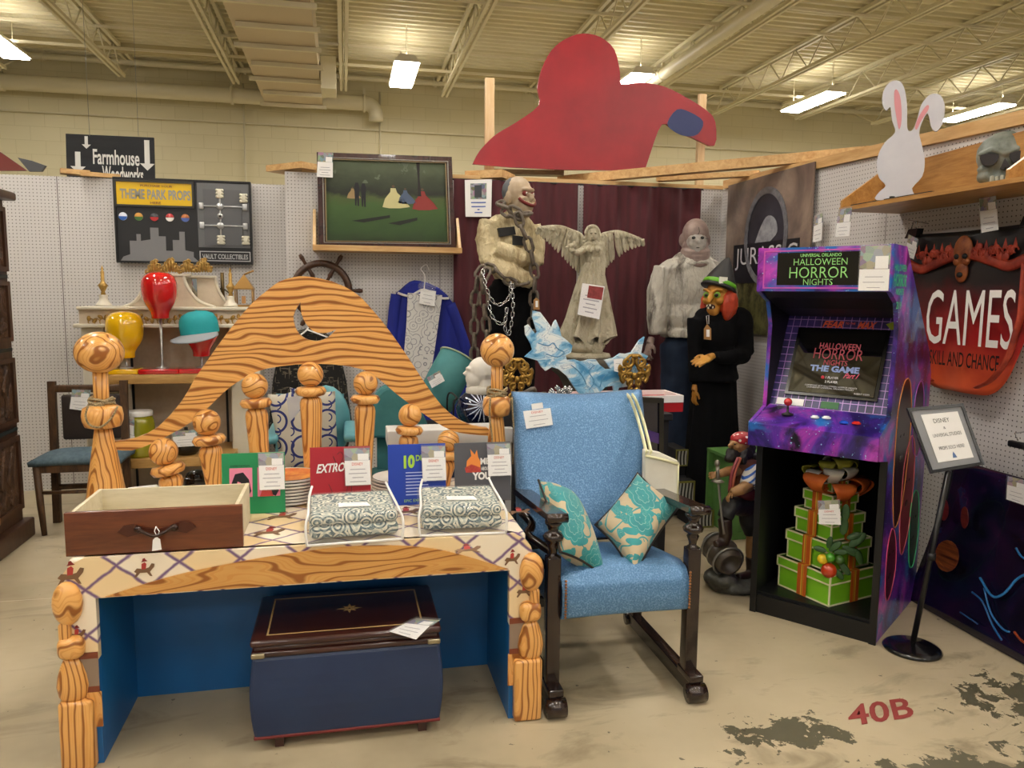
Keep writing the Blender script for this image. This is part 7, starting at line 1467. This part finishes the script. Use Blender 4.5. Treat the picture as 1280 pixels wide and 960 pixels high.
# wall shelf
sh = thing('wall_shelf', 'wooden wall shelf with a tall backboard holding the rabbit and skull cutouts', 'shelf', (2.9, 3.3, 2.05)); SW = wood('#9A6A32', '#B98A4C', (14, 1.5, 14), .4)
f0, f1 = PZ(1049, 260, 2.05), V((2.73, 2.55, 2.05)); x_ = f0.x
MB().prism([V((f0.x, f0.y, 2.03)), V((3.095, f0.y, 2.03)), V((3.095, 2.45, 2.03)), V((f0.x, 2.45, 2.03))], (0, 0, .022)).build('board', SW, sh, world=True)
MB().prism([V((3.075, f0.y, 2.052)), V((3.075, f0.y, 2.30)), V((3.075, 2.45, 2.345)), V((3.075, 2.45, 2.052))], (.02, 0, 0)).build('backboard', SW, sh, world=True)
for y in (f0.y-.012, 2.78): MB().prism([V((f0.x+.01, y, 2.052)), V((3.08, y, 2.052)), V((3.08, y, 2.30)), V((3.02, y, 2.30)), V((f0.x+.01, y, 2.09))], (0, .018, 0)).build('end_bracket', SW, sh, world=True)
o = MB().box((f0.x+.06, f0.y-.35, 2.058), (.05, .6, .01)).build('black_strip', pm('#1E2226', .4)); tag(o, 'thin black bar lying along the front of the wall shelf', 'bar')
# rabbit cutout
rb = PZ(1118, 250, 2.056); dr_ = V((rb.x, rb.y, 0)).normalized(); rt = V((dr_.y, -dr_.x, 0)); ra, rb2 = rb-rt*.3, rb+rt*.3
RP = lambda px, py: PP(px, py, ra, rb2)
rt_ = thing('rabbit_cutout', 'plain white rabbit board cutout with pink inner ears on the wall shelf', 'cutout', rb)
ears = [(1096,250),(1099,240),(1107,232),(1099,222),(1096,208),(1098,193),(1106,178),(1119,165),(1115,150),(1113,134),(1108,138),(1103,130),(1104,115),(1112,103),(1124,101),(1131,112),(1134,135),(1134,160),(1140,163),(1146,150),(1152,130),(1163,118),(1175,119),(1181,132),(1179,152),(1171,164),(1164,158),(1160,142),(1154,150),(1149,165),(1152,180),(1156,200),(1153,220),(1140,235),(1141,247)]
MB().prism(smooth_pts([RP(*p) for p in ears], 3, True), dr_*.02).build('board', pm('#C9C9D0', .5, col2='#BFBFC8', ns=8), rt_, world=True)
for pts in ([(1118,114),(1122,113),(1126,125),(1127,150),(1124,162),(1121,150),(1118,130)], [(1157,133),(1161,132),(1160,138),(1152,150),(1146,162),(1144,158),(1149,145)]): MB().prism(smooth_pts([RP(*p)-dr_*.001 for p in pts], 3, True), -dr_*.001).build('pink_inner_ear', pm('#D08A92', .5), rt_, world=True)
MB().box(rb+dr_*.05+V((0, 0, .01)), (.10, .08, .018)).build('foot', BLACK, rt_, world=True)
# skull
sb = PZ(1256, 242, 2.056); sd_ = V((sb.x, sb.y, 0)).normalized(); sr = V((sd_.y, -sd_.x, 0)); SP = lambda px, py, k=0: PP(px, py, sb-sr*.3, sb+sr*.3)-sd_*k
sk = thing('skull_prop', 'large grey painted skull prop cut off at the picture edge on the wall shelf', 'skull', sb); HM = Matrix((sr, sd_, V((0, 0, 1)))).transposed()
w0 = (SP(1294, 200)-SP(1219, 200)).length/2; hc = SP(1256, 203); Lh = SP(1256, 165).z-hc.z
b = MB(); b.ell(hc+V((0, 0, Lh*.25)), (w0, .09, Lh*.78), M=HM, n=24, m=16); b.ell(hc-V((0, 0, Lh*.25)), (w0*.85, .07, Lh*.5), M=HM); b.ell(hc-V((0, 0, Lh*.62))-sd_*.03, (w0*.62, .06, Lh*.30), M=HM); b.ell(SP(1232, 222, .03), (.04, .05, .035), M=HM); b.tube([SP(1224, 196, .06), SP(1240, 191, .085), SP(1256, 196, .09), SP(1272, 189, .085), SP(1286, 192, .06)], .014, 8); b.ell(SP(1230, 214, .05), (.03, .03, .02), M=HM)
org('cranium', b, pm('#8E958E', .5, col2='#5E665E', ns=14), sk, .007, 2, .006, .03)
for pts in ([(1226, 198), (1248, 197), (1243, 209), (1230, 210)], [(1262, 196), (1284, 192), (1282, 205), (1267, 207)]): MB().prism(smooth_pts([SP(a, c, .098) for a, c in pts], 3, True), sd_*.05).build('eye_socket', pm('#1A1418', .5), sk, world=True)
MB().prism([SP(a, c, .102) for a, c in ((1256, 202), (1250, 214), (1255, 216), (1257, 212), (1259, 216), (1263, 213))], sd_*.05).build('nose_hole', pm('#1A1418', .5), sk, world=True)
b = MB(); [b.rbox(SP(1240+k*6.2, 228-.3*k+(k % 2), .098-.003*abs(k-3)), (.018, .02, .040), .006, M=HM) for k in range(7)]; b.build('teeth', pm('#A8AC9E', .4), sk, world=True)
# games banner
gb = thing('games_banner', 'dark red fabric banner with a skull crest and large white lettering', 'banner', PX(1215, 480, XS)); yc = PX(1212, 300, XS-.03).y
zt5, zb5 = PX(1214, 287, XS).z, PX(1200, 489, XS).z; hw = yc-PX(1268, 400, XS).y+.07
hw = PX(1148, 290, XS).y-yc
nb = []
for u in [i/24 for i in range(25)]: nb.append(u)
def bfn(u, v):
    y = yc+hw*(1-2*u); e = abs(1-2*u); zbot = zb5+.0+.34*max(0, (e-.35)/.65)**2.2; z = lerp(zt5+.02*(e-1)*.5, zbot, v); return V((XS-.035-.012*math.sin(u*14)*(.4+v*.6)-.01*math.sin(v*5), y, z))
def m_banner():
    t = NT('banner_print'); x, y, z = t.xyz(); n = t.noise(t.sc((4, 4, 4)), 1, 5, .6, .5); h = t.math('ADD', z, t.math('MULTIPLY', n, .3)); return t.done(t.ramp(h, [(.16, '#D4562C'), (.34, '#A81E1C'), (.52, '#6A1418'), (.66, '#1E1216'), (.9, '#0E1014')]), .35, sheen=.1)
MB().grid(bfn, 40, 30).build('cloth', m_banner(), gb, world=True, solid=.003)
bs = lambda y, z, k=0: V((XS-.062-k, yc-y, z))
FRM = pm('#B8462E', .5, col2='#7A2218', ns=14); b = MB()
z_ = zt5-.16
for s in (-1, 1):
    b.tube(smooth_pts([bs(0, z_+.04), bs(s*.10, z_+.02), bs(s*.2, z_-.01), bs(s*.28, z_-.03), bs(s*hw*.94, z_-.0)], 5), .026, 6, flat=.3)
    for k in range(9): b.ell(bs(s*(.07+.026*k), z_+.045+.02*math.sin(k*1.7)-.0025*k), (.010, .024, .024)); b.tube([bs(s*(.08+.03*k)+.014*math.cos(q), z_+.04+.014*math.sin(q), .01) for q in [j*.9 for j in range(6)]], .004, 5)
    for k in range(5): b.prism([bs(s*(.07+.055*k), z_+.05), bs(s*(.085+.055*k), z_+.10), bs(s*(.10+.055*k), z_+.05)], (-.002, 0, 0))
    b.tube(smooth_pts([bs(s*hw*.93, z_-.02), bs(s*hw*.93, z_-.25), bs(s*hw*.90, zb5+.34), bs(s*hw*.80, zb5+.20), bs(s*hw*.6, zb5+.09), bs(s*.15, zb5+.04)], 6), .022, 6, flat=.3)
b.build('ornate_border', FRM, gb, world=True)
b = MB(); b.ell(bs(0, z_+.05), (.016, .062, .078)); b.ell(bs(0, z_-.05), (.014, .040, .055)); b.ell(bs(.03, z_-.0, .006), (.01, .022, .02)); b.ell(bs(-.03, z_-.0, .006), (.01, .022, .02)); b.build('skull_crest', pm('#A8602C', .5, col2='#6E3018', ns=20), gb, world=True)
for s in (-1, 1): MB().ell(bs(s*.026, z_+.025, .014), (.006, .017, .014)).build('skull_eye', BLACK, gb, world=True)
MB().ell(bs(0, z_-.065, .012), (.006, .020, .014)).build('skull_mouth', BLACK, gb, world=True)
GA, GB = PX(1158, 436, XS-.06), PX(1268, 436, XS-.06); zg0, zg1 = PX(1210, 433, XS-.07).z, PX(1210, 362, XS-.07).z
text('GAMES', V((XS-.072, GA.y, zg0)), V((XS-.072, GB.y, zg0)), zg1-zg0, pm('#E2DED8', .5), 'lettering', gb, .001, .0)
SA, SB = PX(1150, 460, XS-.06), PX(1251, 460, XS-.06); zs0 = PX(1208, 460, XS-.07).z; text('OF SKILL AND CHANCE', V((XS-.072, SA.y, zs0)), V((XS-.072, SB.y, zs0)), (zg1-zg0)*.27, pm('#16090A', .5), 'lettering', gb, .001, .01)
for y, k in ((yc+hw*.94, 0), (yc-hw*.92, 1)):
    t = thing('bulldog_clip', 'silver clip holding the '+('corner of the games banner nearer the cabinet' if k == 0 else 'outer corner of the games banner'), 'clip', (XS-.05, y, zt5+.01)); MB().prism([V((XS-.07, y-.04, zt5-.02)), V((XS-.07, y+.04, zt5-.02)), V((XS-.055, y+.035, zt5+.03)), V((XS-.055, y-.035, zt5+.03))], (.04, 0, 0)).build('jaw', pm('#2A2A2C', .3, .6), t, world=True); MB().tube([V((XS-.05, y-.02, zt5+.03)), V((XS-.04, y-.015, zt5+.07)), V((XS-.04, y+.015, zt5+.07)), V((XS-.05, y+.02, zt5+.03))], .003, 5).build('wire_handle', CHROME, t, world=True)
    MB().tube([V((3.1, y, zt5+.06)), V((XS-.09, y, zt5+.075))], .003, 5).build('peg_hook', CHROME, t, world=True)
def wcard(q, label, photo=.6, lines=3): return price_card([PX(a, b_, XS-.09) for a, b_ in q], label, '', photo=photo, lines=lines)
wcard([(1134, 303), (1146, 309), (1142, 324), (1131, 319)], 'price card in a sleeve clipped beside the arcade cabinet top'); wcard([(1225, 264), (1246, 261), (1248, 287), (1227, 291)], 'price card hanging below the wall shelf over the games banner')
price_card([PZ(1045, 278, 2.0), PZ(1062, 276, 2.0), PZ(1061, 294, 2.0), PZ(1044, 296, 2.0)] if False else [PX(1046, 279, 2.69), PX(1063, 277, 2.69), PX(1061, 295, 2.69), PX(1044, 296, 2.69)], 'price card hanging at the far corner of the wall shelf', '', photo=1.0, lines=3)
# large dark poster leaning at the foot of the wall
dp = thing('dark_poster', 'large dark curved poster with neon blue squiggles leaning at the foot of the wall', 'poster', (2.9, 2.9, 0)); zt6 = PX(1240, 586, XS-.03).z
def dfn(u, v): y = lerp(3.32, 2.0, u); x = XS-.03-.20*v**1.6-.02*math.sin(u*3); return V((x, y, lerp(zt6, .005, v)))
def m_dark():
    t = NT('night_print'); n = t.noise(t.sc((3, 3, 3)), 1, 5, .6, 1); return t.done(t.ramp(n, [(.35, '#07080C'), (.5, '#100E26'), (.62, '#2A1030'), (.75, '#14345A')]), .22, coat=.3)
MB().grid(dfn, 30, 20).build('print', m_dark(), dp, world=True, solid=.004)
def dpt(px, py):
    d = ray(px, py); best = None
    for i in range(60):
        v = i/59; x = XS-.03-.20*v**1.6-.045; p = CAM+d*(x/d.x); zz = lerp(zt6, .005, v); e = abs(p.z-zz)
        if best is None or e < best[0]: best = (e, p)
    return best[1]
for i, (pts, c, r) in enumerate((([(1225, 722), (1240, 745), (1255, 742), (1270, 725), (1282, 718)], '#2A78B8', .006), ([(1230, 735), (1238, 765), (1252, 785), (1262, 790)], '#2A6AA8', .005), ([(1215, 740), (1228, 752), (1240, 780), (1252, 800)], '#1E5A96', .005), ([(1270, 685), (1276, 695), (1284, 700)], '#2A78B8', .005), ([(1200, 765), (1215, 775), (1222, 780)], '#1E4A86', .004), ([(1268, 790), (1276, 800), (1284, 805)], '#8A3A1E', .006))): MB().tube([p for p in smooth_pts([dpt(*q) for q in pts], 5)], r, 5).build('neon_squiggle', pm(c, .3), dp, world=True)
for cx2, cy2, w2, h2, c in ((1184, 695, 15, 20, '#8A4A24'), (1180, 637, 6, 14, '#7A2420'), (1206, 647, 5, 14, '#6A2420')):
    MB().prism([dpt(cx2+w2*math.cos(a), cy2+h2*math.sin(a)) for a in [2*PI*k/16 for k in range(16)]], (-.002, 0, 0)).build('glowing_shape_print', pm(c, .3, col2='#3A1010', ns=(3, 3, 60)), dp, world=True)
price_card([PX(1259, 606, XS-.12), PX(1282, 612, XS-.12), PX(1282, 632, XS-.12), PX(1258, 624, XS-.12)], 'price card clipped on the upper edge of the dark curved poster', '', photo=.6, lines=3)
t = thing('bulldog_clip', 'black clip on a peg hook above the dark curved poster', 'clip', PX(1272, 556, XS-.06)); p = PX(1272, 556, XS-.06); MB().rbox(p, (.03, .09, .03), .008).build('jaw', BLACK, t, world=True); MB().tube([p+V((.1, .02, .06)), p+V((0, .02, .05)), p+V((0, 0, .02))], .003, 5).build('peg_hook', CHROME, t, world=True)
